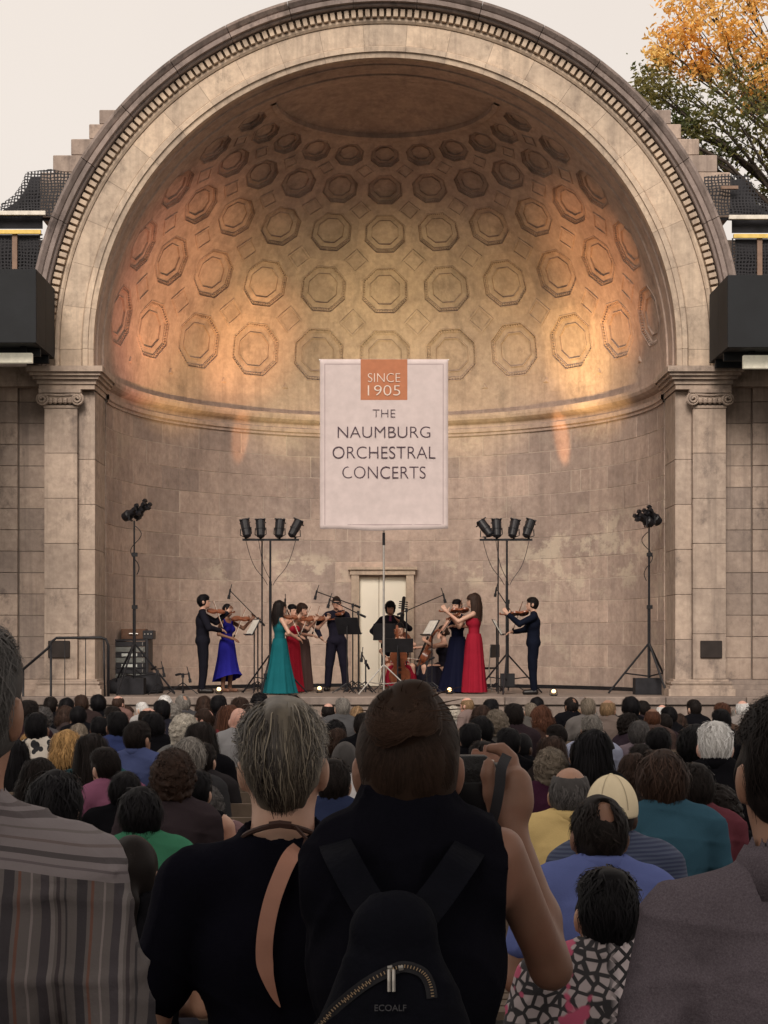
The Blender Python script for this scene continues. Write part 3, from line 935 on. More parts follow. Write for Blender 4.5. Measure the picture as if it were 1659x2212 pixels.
def build_trees():
    rg = random.Random(11)
    def cl(spec, Y):
        out = []
        for u, v_, r in spec:
            p = W(u, v_, Y + rg.uniform(-1.5, 1.5)); out.append((tuple(p), r))
        return out
    g = cl([(1415, 200, .8), (1385, 245, .6), (1470, 205, 1.0), (1440, 290, .9), (1530, 240, 1.1), (1500, 330, .9), (1600, 270, 1.2), (1570, 350, .9), (1650, 330, 1.0), (1640, 420, .7),
            (1690, 250, 1.3), (1720, 380, 1.2), (1800, 300, 1.5), (1840, 180, 1.4), (1310, 215, .35), (1345, 232, .45), (1365, 270, .5), (1390, 190, .6), (1600, 190, 1.0), (1480, 265, .9)], 44)
    build_tree((11.6, 44, -.3), g, 7600, leaf_mat('green_leaves', (0.075, 0.095, 0.025), (0.22, 0.18, 0.045)), 3,
               'leafy green tree rising behind the right shoulder of the arch', 'elm_tree', .15)
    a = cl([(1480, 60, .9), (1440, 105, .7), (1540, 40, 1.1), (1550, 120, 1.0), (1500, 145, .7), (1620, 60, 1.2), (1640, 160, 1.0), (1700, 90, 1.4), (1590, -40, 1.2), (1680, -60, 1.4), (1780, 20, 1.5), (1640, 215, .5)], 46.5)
    build_tree((13.6, 45.5, -.3), a, 7000, leaf_mat('low_sun_leaves', (0.85, 0.42, 0.07), (0.95, 0.68, 0.24)), 5,  # low sunlight on the treetop, put into the leaf colour of an added crown
               'added tree crown coloured as lit by low sun at the upper right edge', 'sunlit_treetop', .16)
build_trees()

def build_shade_trees():
    """unseen elms added beside and behind the seating to shade the near audience"""
    rg = random.Random(77)
    lm = leaf_mat('shade_elm_leaves', (0.045, 0.060, 0.018), (0.09, 0.085, 0.025))
    spots = [(-7.6, 0.5, 'left', 'beside'), (7.6, 1.0, 'right', 'beside'), (-5.5, -11.0, 'left', 'behind'), (5.5, -10.0, 'right', 'behind')]
    for sx, sy, side, wh in spots:
        cl = []
        for k in range(20):
            z = rg.uniform(8.6, 13.0) if wh == 'beside' else rg.uniform(5.0, 13.5)
            cl.append(((sx * rg.uniform(-.05, 1.2), sy + rg.uniform(-5.5, 4.5), z), rg.uniform(1.3, 2.0)))
        build_tree((sx, sy, 0), cl, 4200, lm, int(sx * 10 + sy + 200), 'unseen shade elm %s the audience on the %s, its crown over the seats' % (wh, side), 'elm_tree', .62)
build_shade_trees()
# ------------------------------------------------------------------ smooth solids from distance fields
def cap(a, b, r0, r1=None, flat=1.0, k=0.02):
    return ('cap', np.array(a, float), np.array(b, float), r0, r0 if r1 is None else r1, flat, k)
def ell(c, r, R=None, k=0.02):
    return ('ell', np.array(c, float), np.array(r, float), R, k)
def rbox(c, h, r, R=None, k=0.01):
    return ('box', np.array(c, float), np.array(h, float), r, R, k)
def _bbox(p):
    if p[0] == 'cap':
        m = max(p[3], p[4]); return np.minimum(p[1], p[2]) - m, np.maximum(p[1], p[2]) + m
    if p[0] == 'ell':
        m = p[2] if p[3] is None else np.full(3, p[2].max()); return p[1] - m, p[1] + m
    m = (p[2] if p[4] is None else np.full(3, np.linalg.norm(p[2]))) + p[3]; return p[1] - m, p[1] + m
def _dist(p, X, Y, Z):
    if p[0] == 'cap':
        a, b, r0, r1, fl = p[1:6]
        ba = b - a; d2 = max(1e-9, float(ba @ ba))
        px, py, pz = X - a[0], Y - a[1], Z - a[2]
        t = np.clip((px * ba[0] + py * ba[1] + pz * ba[2]) / d2, 0, 1)
        qx, qy, qz = px - t * ba[0], (py - t * ba[1]) / fl, pz - t * ba[2]
        return np.sqrt(qx*qx + qy*qy + qz*qz) - (r0 + t * (r1 - r0))
    c = p[1]; q = [X - c[0], Y - c[1], Z - c[2]]
    R = p[3] if p[0] == 'ell' else p[4]
    if R is not None:
        R = np.array(R); q = [R[0][i] * q[0] + R[1][i] * q[1] + R[2][i] * q[2] for i in range(3)]
    if p[0] == 'ell':
        r = p[2]
        k0 = np.sqrt((q[0]/r[0])**2 + (q[1]/r[1])**2 + (q[2]/r[2])**2)
        k1 = np.sqrt((q[0]/r[0]**2)**2 + (q[1]/r[1]**2)**2 + (q[2]/r[2]**2)**2) + 1e-9
        return k0 * (k0 - 1) / k1
    h, r = p[2], p[3]
    d = [np.abs(q[i]) - h[i] + 0 for i in range(3)]
    o = np.sqrt(sum(np.maximum(x, 0)**2 for x in d))
    return o + np.minimum(np.maximum(np.maximum(d[0], d[1]), d[2]), 0) - r
def inflate(prims, e):
    out = []
    for p in prims:
        if p[0] == 'cap': out.append(('cap', p[1], p[2], p[3] + e, p[4] + e, p[5], p[6]))
        elif p[0] == 'ell': out.append(('ell', p[1], p[2] + e, p[3], p[4]))
        else: out.append(('box', p[1], p[2], p[3] + e, p[4], p[5]))
    return out
def surf(prims, h, minus=(), planes=(), disp=None, name='body', smooth=True):
    """closed surface round the smooth union of prims, less the minus prims, cut by planes (point, outward normal)"""
    lo = np.min([_bbox(p)[0] for p in prims], axis=0) - 3 * h - .01
    hi = np.max([_bbox(p)[1] for p in prims], axis=0) + 3 * h + .01
    n = np.ceil((hi - lo) / h).astype(int) + 1
    ax = [lo[i] + h * np.arange(n[i]) for i in range(3)]
    V = np.full(n, 0.3)
    for p in prims:
        k = p[-1]; mg = 0.05 + k
        a, b = _bbox(p)
        s = [slice(max(0, int((a[i] - mg - lo[i]) / h)), min(n[i], int((b[i] + mg - lo[i]) / h) + 2)) for i in range(3)]
        d = _dist(p, ax[0][s[0]][:, None, None], ax[1][s[1]][None, :, None], ax[2][s[2]][None, None, :])
        o = V[tuple(s)]
        q = np.maximum(k - np.abs(o - d), 0) / k
        V[tuple(s)] = np.minimum(o, d) - q * q * k * 0.25
    X, Y, Z = ax[0][:, None, None], ax[1][None, :, None], ax[2][None, None, :]
    if disp is not None: V = V - disp(X, Y, Z)
    for p in minus:
        V = np.maximum(V, -_dist(p, X, Y, Z))
    for pt, nn in planes:
        nn = np.array(nn, float); nn /= np.linalg.norm(nn)
        V = np.maximum(V, (X - pt[0]) * nn[0] + (Y - pt[1]) * nn[1] + (Z - pt[2]) * nn[2])
    V[0] = V[-1] = 0.1; V[:, 0] = V[:, -1] = 0.1; V[:, :, 0] = V[:, :, -1] = 0.1
    V = np.where(np.abs(V) < 1e-7, 1e-7, V)
    ins = V < 0
    cell = np.zeros(n - 1, int)
    for i in (0, 1):
        for j in (0, 1):
            for k in (0, 1):
                cell += ins[i:n[0]-1+i, j:n[1]-1+j, k:n[2]-1+k]
    act = (cell > 0) & (cell < 8)
    I, J, K = np.nonzero(act)
    idx = np.full(n - 1, -1); idx[I, J, K] = np.arange(len(I))
    acc = np.zeros((len(I), 3)); cnt = np.zeros(len(I))
    cor = [(i, j, k) for i in (0, 1) for j in (0, 1) for k in (0, 1)]
    for c0 in cor:
        for a in range(3):
            if c0[a]: continue
            c1 = list(c0); c1[a] = 1
            v0 = V[I + c0[0], J + c0[1], K + c0[2]]; v1 = V[I + c1[0], J + c1[1], K + c1[2]]
            m = (v0 < 0) != (v1 < 0)
            t = np.where(m, v0 / np.where(m, v0 - v1, 1), 0)
            for b in range(3):
                acc[:, b] += np.where(m, c0[b] + (t if b == a else 0), 0)
            cnt += m
    P = np.stack([I, J, K], 1) + acc / np.maximum(cnt, 1)[:, None]
    P = P * h + lo
    faces = []
    for a in range(3):
        b, c = (a + 1) % 3, (a + 2) % 3
        s0 = [slice(None)] * 3; s1 = [slice(None)] * 3
        s0[a] = slice(0, n[a] - 1); s1[a] = slice(1, n[a])
        A, B = ins[tuple(s0)], ins[tuple(s1)]
        g = np.array(np.nonzero(A != B)).T
        if not len(g): continue
        g = g[(g[:, b] > 0) & (g[:, c] > 0) & (g[:, b] < n[b] - 1) & (g[:, c] < n[c] - 1)]
        up = A[g[:, 0], g[:, 1], g[:, 2]]
        q = []
        for db, dc in ((-1, -1), (0, -1), (0, 0), (-1, 0)):
            h_ = g.copy(); h_[:, b] += db; h_[:, c] += dc
            q.append(idx[h_[:, 0], h_[:, 1], h_[:, 2]])
        q = np.stack(q, 1)
        q[~up] = q[~up][:, ::-1]
        faces.append(q)
    F = np.concatenate(faces)
    F = F[(F >= 0).all(1)]
    me = bpy.data.meshes.new(name)
    me.vertices.add(len(P)); me.vertices.foreach_set('co', P.astype(np.float32).ravel())
    me.loops.add(len(F) * 4); me.loops.foreach_set('vertex_index', F.astype(np.int32).ravel())
    me.polygons.add(len(F))
    me.polygons.foreach_set('loop_start', np.arange(0, len(F) * 4, 4, dtype=np.int32))
    me.polygons.foreach_set('use_smooth', np.full(len(F), smooth))
    me.update(calc_edges=True)
    me.validate()
    return me
def ripple(amp, f, seed=0, zf=1.0):
    g = np.random.RandomState(seed)
    K = g.normal(0, 1, (7, 3)) * f; K[:, 2] *= zf
    ph = g.uniform(0, 6.28, 7)
    def d(X, Y, Z):
        s = 0
        for k in range(7): s = s + np.sin(X * K[k, 0] + Y * K[k, 1] + Z * K[k, 2] + ph[k])
        return s * (amp / 3.5)
    return d

def folds(amp, f, seed=0):
    g = np.random.RandomState(seed)
    K = g.normal(0, 1, (6, 3)) * f; Q = g.normal(0, 1, (6, 3)) * f * .6; ph = g.uniform(0, 6.28, 12)
    base = ripple(amp * .35, f, seed + 1)
    def d(X, Y, Z):
        s = base(X, Y, Z)
        for k in range(6):
            w = np.sin(X * Q[k, 0] + Y * Q[k, 1] + Z * Q[k, 2] + ph[6 + k])
            s = s + amp * .55 * (1 - np.abs(np.sin(X * K[k, 0] + Y * K[k, 1] + Z * K[k, 2] + ph[k] + .9 * w))) ** 5 * (.5 + .5 * w)
        return s
    return d
# ------------------------------------------------------------------ people: materials
def skin(col):
    key = ('skin', col)
    if key not in _mats:
        m, nt, b, N, L = nodes_of('skin')
        f = noise(nt, 30, 4, position(nt, None, 'Object')); g = noise(nt, 6, 3, position(nt, None, 'Object'))
        c = mixc(nt, tuple(x * .82 for x in col), tuple(min(1, x * 1.1) for x in col), f)
        c = mixc(nt, c, (col[0] * 1.05, col[1] * .72, col[2] * .68), ramp(nt, g, .45, .75, 0, .6))
        L.new(c, b.inputs['Base Color']); b.inputs['Roughness'].default_value = 0.5
        b.inputs['Specular IOR Level'].default_value = .35
        bump(nt, b, f, .12, .004)
        _mats[key] = m
    return _mats[key]
SKIN = {'pale': (0.50, 0.31, 0.23), 'tan': (0.34, 0.19, 0.13), 'shade': (.25, .135, .095), 'brown': (0.20, 0.105, 0.07), 'dark': (0.075, 0.042, 0.03), 'pink': (0.58, 0.33, 0.26)}
def hair_mat(col):
    key = ('hair', col)
    if key not in _mats:
        m, nt, b, N, L = nodes_of('hair')
        at = N.new('ShaderNodeAttribute'); at.attribute_name = 'rnd'
        nz = noise(nt, 22, 4, position(nt, (1, 1, .25), 'Object'))
        f = math2(nt, 'ADD', math2(nt, 'MULTIPLY', at.outputs['Fac'], .6), math2(nt, 'MULTIPLY', nz, .4))
        c = mixc(nt, tuple(x * .45 for x in col), tuple(min(1, x * 1.75) for x in col), ramp(nt, f, .15, .85))
        L.new(c, b.inputs['Base Color']); b.inputs['Roughness'].default_value = 0.55
        b.inputs['Specular IOR Level'].default_value = .10
        _mats[key] = m
    return _mats[key]
HAIR = {'black': (0.0065, 0.006, 0.0075), 'dark': (0.012, 0.009, 0.0085), 'brown': (0.036, 0.021, 0.016), 'auburn': (0.085, 0.036, 0.022), 'sandy': (0.21, 0.135, 0.075),
        'blonde': (0.40, 0.24, 0.10), 'grey': (0.19, 0.175, 0.16), 'dgrey': (0.075, 0.070, 0.070), 'pale': (0.48, 0.44, 0.38), 'white': (0.78, 0.75, 0.72), 'ash': (0.17, 0.14, 0.11)}
def cloth(col, name='cloth', rough=0.85, weave=0.25):
    key = (name, tuple(col))
    if key not in _mats:
        m, nt, b, N, L = nodes_of(name)
        P = position(nt, None, 'Object')
        f = noise(nt, 5, 4, P); g = noise(nt, 160, 2, P)
        c = mixc(nt, tuple(x * .8 for x in col), tuple(min(1, x * 1.15) for x in col), f)
        L.new(c, b.inputs['Base Color']); b.inputs['Roughness'].default_value = rough
        b.inputs['Specular IOR Level'].default_value = .03
        wr = math2(nt, 'ADD', noise(nt, 7, 3, position(nt, (1, 1, .5), 'Object'), .5), math2(nt, 'ABSOLUTE', math2(nt, 'SUBTRACT', noise(nt, 4.5, 2, position(nt, (1.6, 1.6, .8), 'Object')), .5)))
        bump(nt, b, math2(nt, 'ADD', math2(nt, 'MULTIPLY', g, .12), wr), weave, .03)
        _mats[key] = m
    return _mats[key]

# ------------------------------------------------------------------ heads and hair
HR = np.array((.076, .096, .108))        # skull radii; all heads face +Y, centre at c
def head_prims(c, k=.02):
    c = np.array(c, float)
    P = [ell(c + (0, -.008, .012), HR * (1, 1, .93)), ell(c + (0, .022, -.055), (.060, .072, .078), k=.03),
         cap(c + (0, .086, .0), c + (0, .104, -.030), .011, .014, k=.012),
         ell(c + (0, .082, .018), (.052, .014, .010), k=.015), ell(c + (0, .072, -.085), (.03, .03, .022), k=.02),
         ell(c + (0, .088, -.056), (.022, .012, .012), k=.01)]
    for s in (-1, 1):
        P.append(ell(c + (s * .078, -.012, -.018), (.012, .022, .034), k=.008))
        P.append(ell(c + (s * .084, -.020, -.010), (.008, .016, .026), k=.006))
    return P
def add_rnd(me, vals):
    a = me.attributes.new('rnd', 'FLOAT', 'POINT')
    a.data.foreach_set('value', np.asarray(vals, np.float32))
def ribbons(paths, width, seed=0, name='strand'):
    """paths: list of lists of (point, normal); returns verts, faces, rnd"""
    g = random.Random(seed)
    v, f, r = [], [], []
    for pts in paths:
        rr = g.random(); n = len(pts); b = len(v); w = width * g.uniform(.6, 1.3)
        for i, (p, nr) in enumerate(pts):
            t = pts[min(i + 1, n - 1)][0] - pts[max(i - 1, 0)][0]
            sd = np.cross(t, nr); L = np.linalg.norm(sd)
            sd = sd / L if L > 1e-9 else np.array((1., 0, 0))
            wi = w * (1 - .75 * (i / (n - 1)) ** 2) * .5
            v += [p - sd * wi, p + sd * wi]; r += [rr, rr]
        for i in range(n - 1): f.append((b+2*i, b+2*i+1, b+2*i+3, b+2*i+2))
    return v, f, r
def merge_hair(me, rb, name):
    """shell mesh plus ribbons -> one hair mesh with the rnd attribute"""
    nv = len(me.vertices)
    co = np.empty(nv * 3, np.float32); me.vertices.foreach_get('co', co)
    V = [tuple(x) for x in co.reshape(-1, 3)]
    F = [tuple(p.vertices) for p in me.polygons]
    v, f, r = rb
    V += [tuple(x) for x in v]; F += [tuple(i + nv for i in q) for q in f]
    out = mesh(name, V, F, True)
    add_rnd(out, [0.25] * nv + list(r))
    bpy.data.meshes.remove(me)
    return out
def skull_path(rg, e0, e1, az, lift=.012, n=7, wave=.0, crown=(0, -.02), drop=0.0, R=HR, spread=1.0, zend=None):
    """hair strand from the crown down the skull; az measured from +X; elevation e0 > e1 in degrees; then hangs by drop"""
    pts = []
    ph = rg.uniform(0, 6.28); l = lift * (rg.uniform(.7, 1.3) if rg.random() > .06 else rg.uniform(1.3, 1.75))
    for i in range(n):
        t = i / (n - 1)
        e = rad(e0 + (e1 - e0) * t); a = az + wave * math.sin(ph + t * 5)
        d = np.array((math.cos(e) * math.cos(a), math.cos(e) * math.sin(a), math.sin(e)))
        s = l * min(1, .35 + t * 1.6)
        p = d * (R + s) + np.array((0, -.008, .012))
        nr = d / R; pts.append((p, nr / np.linalg.norm(nr)))
    if drop:
        p, nr = pts[-1]; m = 6
        out = np.array((nr[0], nr[1], 0)); out /= max(1e-6, np.linalg.norm(out))
        D = drop * rg.uniform(.85, 1.1)
        for i in range(1, m + 1):
            t = i / m
            q = p + np.array((0, 0, -D * t)) + out * (.028 * math.sin(t * 2.4) * spread + wave * .06 * math.sin(ph + t * 8)) 
            pts.append((q, out))
    return pts
HAIRS = {}
def hair_style(st):
    """hair meshes in head coordinates (head centre at the origin, facing +Y)"""
    if st in HAIRS: return HAIRS[st]
    rg = random.Random(hash_(st)); h = .008
    back = lambda: rg.uniform(PI * .98, PI * 2.02)         # azimuths over sides and back
    anyaz = lambda: rg.uniform(0, 2 * PI)
    face = rbox((0, .12, -.07), (.09, .075, .085), .01)    # keep the face clear
    ears = [ell((q * .092, -.014, -.024), (.022, .028, .042)) for q in (-1, 1)]
    paths = []
    if st in ('short', 'thick', 'spiky', 'fine'):
        e = {'short': .011, 'thick': .021, 'spiky': .014, 'fine': .009}[st]
        sh = surf([ell((0, -.01, .014), HR + e), ell((0, -.045, -.035), (.062 + e * .6, .052, .062))], h, [face] + (ears if st != 'thick' else []), [((0, -.03, -.088), (0, .35, -1))], ripple(.006, 42, 3 + hash_(st) % 5), 'hair')
        for i in range(900 if st != 'fine' else 5000):
            a = anyaz(); b = a > PI
            if abs(math.cos(a)) > .86 and st != 'thick': b = False
            paths.append(skull_path(rg, rg.uniform(30, 88), rg.uniform(-46, 10) if b else rg.uniform(15, 45), a, e + .006, 5, .22))
        w = .006 if st != 'fine' else .0022
    elif st == 'crew':
        sh = surf([ell((0, -.01, .014), HR + .006), ell((0, -.045, -.03), (.062, .05, .055))], h, [face] + ears, [((0, -.03, -.07), (0, .35, -1))], ripple(.0012, 160, 3), 'hair')
        w = .004
    elif st == 'bob':
        sh = surf([ell((0, -.012, .014), HR + .024), cap((0, -.03, -.02), (0, -.035, -.115), .085, .078, .85, .04)], h, [face, cap((0, .02, -.2), (0, .05, -.06), .05)], [((0, 0, -.15), (0, .0, -1))], ripple(.006, 45, 5, .3), 'hair')
        for i in range(1000):
            a = back(); paths.append(skull_path(rg, rg.uniform(40, 89), rg.uniform(-15, 5), a, .03, 6, .15, drop=rg.uniform(.06, .14)))
        w = .006
    elif st in ('long', 'wavy'):
        sh = surf([ell((0, -.012, .014), HR + .024), cap((0, -.045, 0), (0, -.075, -.30), .085, .075, .55, .05)], h, [face, cap((0, .04, -.5), (0, .06, -.06), .06)], [((0, 0, -.36), (0, .0, -1))], ripple(.008, 40, 5, .25), 'hair')
        for i in range(1200):
            a = back(); paths.append(skull_path(rg, rg.uniform(40, 89), rg.uniform(-8, 8), a, .032, 6, .3 if st == 'wavy' else .1, drop=rg.uniform(.2, .40)))
        w = .007
    elif st in ('curly', 'afro', 'frizzy'):
        R = {'curly': .028, 'afro': .045, 'frizzy': .055}[st]
        pr = [ell((0, -.015, .018), HR + R), ell((0, -.04, -.05), (.075 + R * .7, .065 + R * .5, .07 + R * .4))]
        if st == 'frizzy': pr.append(cap((0, -.05, -.05), (0, -.07, -.24), .115, .13, .7, .05))
        sh = surf(pr, h, [face], [((0, -.03, -.115 if st != 'frizzy' else -.36), (0, .3, -1))], ripple(.013, 75, 8), 'hair')
        for i in range(1500):
            a = anyaz(); e = math.asin(rg.uniform(-.75 if a > PI else .1, 1)); zz = 0
            d = np.array((math.cos(e) * math.cos(a), math.cos(e) * math.sin(a), math.sin(e)))
            p0 = d * (HR + R * rg.uniform(.5, 1.05)) + np.array((0, -.015, .018))
            if st == 'frizzy' and rg.random() < .5:
                zz = rg.uniform(0, .26); p0[2] = -.04 - zz; d[2] = 0; p0[:2] = d[:2] / max(.01, np.linalg.norm(d[:2])) * np.array((.125, .085)); p0[1] -= .055
                if p0[1] > 0: continue
            u = np.array((rg.gauss(0, 1), rg.gauss(0, 1), rg.gauss(0, 1))); u -= d * (u @ d); u /= np.linalg.norm(u) + 1e-9; x = np.cross(d, u)
            cr = rg.uniform(.008, .016); pts = []
            for k in range(7):
                t = k / 6 * rg.uniform(4, 5.5)
                pts.append((p0 + (u * math.cos(t) + x * math.sin(t)) * cr + d * (.012 * k / 6) + x * .004 * k, d))
            paths.append(pts)
        w = .005
    elif st in ('fringe', 'thinning'):
        sh = surf([ell((0, -.01, .01), HR + .007), ell((0, -.045, -.03), (.064, .05, .055))], h * .8,
                  [face, ell((0, .005, .12), (.072, .105, .085)) if st == 'fringe' else ell((.004, -.082, .088), (.034, .042, .046))], [((0, -.03, -.078), (0, .35, -1))], ripple(.003, 70, 3), 'hair')
        for i in range(800):
            a = back()
            if st == 'fringe': paths.append(skull_path(rg, rg.uniform(5, 32), rg.uniform(-46, -20), a, .011, 4, .15))
            else:
                a = anyaz(); e0 = rg.uniform(20, 60)
                if abs(a - 1.5 * PI) < .42: e0 = rg.uniform(-5, 22)
                paths.append(skull_path(rg, e0, rg.uniform(-44, min(10, e0 - 12)) if a > PI else 12, a, .012, 4, .2))
        w = .005
    elif st == 'tied':            # hair pulled back into a low tail
        sh = surf([ell((0, -.01, .014), HR + .012), cap((0, -.10, -.045), (0, -.125, -.075), .028, .03, 1, .03), cap((0, -.125, -.075), (0, -.13, -.30), .036, .022, 1, .03)], h,
                  [face], [((0, 0, -.32), (0, 0, -1))], ripple(.004, 50, 5, .4), 'hair')
        for i in range(700):
            a = anyaz(); p = skull_path(rg, rg.uniform(60, 88), 5, a, .014, 5, .05)
            tgt = np.array((0, -.11, -.05)); p = [(q * (1 - .5 * (k / 4) ** 2) + tgt * .5 * (k / 4) ** 2, n_) for k, (q, n_) in enumerate(p)]
            if a > PI: paths.append(p)
        w = .005
    elif st == 'lowbun':
        sh = surf([ell((0, -.01, .014), HR + .012), ell((0, -.115, -.03), (.045, .038, .042))], h, [face], [((0, -.03, -.095), (0, .35, -1))], ripple(.004, 50, 5, .4), 'hair')
        for i in range(500):
            a = back(); paths.append(skull_path(rg, rg.uniform(50, 88), rg.uniform(-30, 0), a, .014, 5, .05))
        w = .005
    HAIRS[st] = merge_hair(sh, ribbons(paths, w, 5), 'hair')
    return HAIRS[st]
def hash_(s):
    return sum((i + 1) * ord(c) for i, c in enumerate(s))
def cap_mesh():
    if 'cap' not in HAIRS:
        sh = surf([ell((0, -.008, .03), HR + (.020, .020, .016)), ], .008, [rbox((0, 0, -.12), (.2, .2, .115), .0)], (), None, 'cap_crown')
        HAIRS['cap'] = sh
        m = MB(); m.lathe([(.001, -.002), (.008, .0), (.006, .005), (.001, .006)], 10, (0, -.008, .152)); HAIRS['button'] = mesh('button', m.v, m.f, True)
        sm = []
        for k in range(6):
            a = k * PI / 3
            sm.append([(np3(math.cos(a) * math.cos(e), math.sin(a) * math.cos(e), math.sin(e)) * (HR + (.0215, .0215, .0175)) + (0, -.008, .03), np3(math.cos(a), math.sin(a), .5)) for e in [i * PI / 2 / 9 for i in range(10)]])
        v_, f_, r_ = ribbons(sm, .005, 3); HAIRS['seam'] = mesh('seam', v_, f_, True)
        HAIRS['hole'] = surf([ell((0, -.114, .022), (.032, .012, .018))], .005, (), (), None, 'strap_opening')
        HAIRS['brim'] = surf([ell((0, .12, .012), (.075, .085, .010))], .006, [ell((0, -.01, .0), HR + .005)], (), None, 'brim')
        HAIRS['band'] = surf([cap((-.03, -.122, .006), (.03, -.122, .006), .012, .012)], .005, (), (), None, 'cap_strap')
        m = MB(); m.lathe([(.105, -.012), (.2, -.03), (.2, -.022), (.105, -.002), (.1, .03), (.09, .075), (.05, .09), (.001, .092)], 20)
        HAIRS['hat'] = mesh('straw_hat', m.v, m.f, True)
    return HAIRS['cap']

# ------------------------------------------------------------------ hands and arms
def np3(*a): return np.array(a, float)
def unit(v): v = np.array(v, float); return v / max(1e-9, np.linalg.norm(v))
def ik(sh, wr, pole, l1=.285, l2=.255):
    sh, wr = np.array(sh, float), np.array(wr, float)
    d = wr - sh; L = np.linalg.norm(d)
    if L > l1 + l2 - .002: wr = sh + d * ((l1 + l2 - .002) / L); d = wr - sh; L = np.linalg.norm(d)
    a = (l1*l1 - l2*l2 + L*L) / (2 * L); hgt = math.sqrt(max(0, l1*l1 - a*a))
    u = d / L; p = np.array(pole, float); p -= u * (p @ u); p = unit(p)
    return sh + u * a + p * hgt, wr
def hand_prims(wr, fwd, palm_n, side, curl=.5, sc=1.0):
    """wrist, direction of the fingers, normal out of the palm, side = direction towards the thumb"""
    f, n, s = unit(fwd), unit(palm_n), unit(side)
    wr = np.array(wr, float); P = [cap(wr, wr + f * .035 * sc, .027 * sc, .03 * sc, k=.015)]
    for o in (-.026, -.009, .009, .026):
        P.append(cap(wr + f * .03 * sc + s * o * .7 * sc, wr + f * .085 * sc + s * o * sc, .017 * sc, .0145 * sc, k=.012))
    for o, L in ((-.029, .062), (-.010, .075), (.010, .08), (.029, .072)):
        p = wr + f * .088 * sc + s * o * sc; d = f
        for j, part in enumerate((.45, .32, .25)):
            d = unit(d + n * curl * (1.0 if j else .7)); q = p + d * L * part * sc
            P.append(cap(p, q, (.0105 - .001 * j) * sc, (.0098 - .001 * j) * sc, k=.004)); p = q
    p = wr + f * .025 * sc + s * .026 * sc; d = unit(f * .8 + s * .8 + n * .25)
    q = p + d * .042 * sc; P.append(cap(p, q, .0145 * sc, .012 * sc, k=.012))
    d = unit(d + n * curl * .8 + f * .5); P.append(cap(q, q + d * .032 * sc, .0115 * sc, .0095 * sc, k=.006))
    return P
# ------------------------------------------------------------------ seated audience: shared meshes
SC = np3(0, 0, 1.140)                 # head centre of the seated figure
TORSO_S = [ell((0, -.02, .55), (.175, .135, .12)), cap((0, -.02, .58), (0, -.035, .76), .150, .145, .78), ell((0, -.03, .87), (.172, .118, .16)),
           cap((-.158, -.03, .972), (.158, -.03, .972), .066, .066, .9, .04), cap((-.11, -.035, .995), (0, -.035, 1.045), .050, .056, .9, .03), cap((.11, -.035, .995), (0, -.035, 1.045), .050, .056, .9, .03)]
def seated_meshes():
    D = {}
    neck = [cap((0, -.035, 1.0), (0, -.012, 1.11), .060, .054)]
    arms, sl, ls = [], [], []
    for s in (-1, 1):
        sh, el, wr = np3(s * .192, -.03, .962), np3(s * .245, -.01, .70), np3(s * .10, .23, .64)
        arms += [cap(sh, el, .050, .040), cap(el, wr, .040, .028)] + hand_prims(wr, (-s * .5, .75, -.15), (0, -.2, -1), (-s * .8, -.4, 0), .35)
        sl += [cap(sh, sh + (el - sh) * .55, .064, .058)]
        ls += [cap(sh, el, .062, .052), cap(el, wr, .052, .040)]
    legs = []
    for s in (-1, 1):
        legs += [cap((s * .09, .0, .52), (s * .12, .42, .52), .088, .062), cap((s * .12, .42, .51), (s * .12, .43, .12), .058, .04), cap((s * .12, .40, .06), (s * .14, .58, .04), .045, .035)]
    D['body'] = surf(head_prims(SC) + neck + TORSO_S + arms + legs, .011, name='body')
    hole = [cap((0, -.030, 1.075), (0, -.005, 1.3), .066, .075, .95)]
    D['tee'] = surf(inflate(TORSO_S, .012) + sl, .010, hole, [((0, 0, .47), (0, 0, -1))], folds(.010, 15, 2), 'shirt')
    D['long'] = surf(inflate(TORSO_S, .014) + ls, .010, hole, [((0, 0, .47), (0, 0, -1))], folds(.011, 15, 6), 'shirt')
    D['tank'] = surf(inflate(TORSO_S, .010), .010, hole + [ell((-.235, -.03, .97), (.075, .12, .12)), ell((.235, -.03, .97), (.075, .12, .12))], [((0, 0, .47), (0, 0, -1))], ripple(.004, 22, 2, .5), 'shirt')
    v = MB()
    n = 20; prof = [(.064, .078, 1.035), (.076, .090, 1.03), (.078, .092, 1.075), (.068, .082, 1.088), (.064, .078, 1.08)]
    vv, ff = [], []
    for a, b, z in prof:
        for i in range(n):
            t = 2 * PI * i / n; vv.append((a * math.cos(t), -.028 + b * .9 * math.sin(t), z - .03 * max(0, math.sin(t))))
    for j in range(4):
        for i in range(n): ff.append((j*n+i, j*n+(i+1)%n, (j+1)*n+(i+1)%n, (j+1)*n+i))
    D['collar'] = mesh('collar', vv, ff, True)
    D['trousers'] = surf(inflate(legs[0:2] + legs[3:5], .014) + [ell((0, -.02, .54), (.19, .15, .115))], .018, name='trousers')
    return D
SEAT = seated_meshes()
_seen_rows = []
PATTERNS = {}
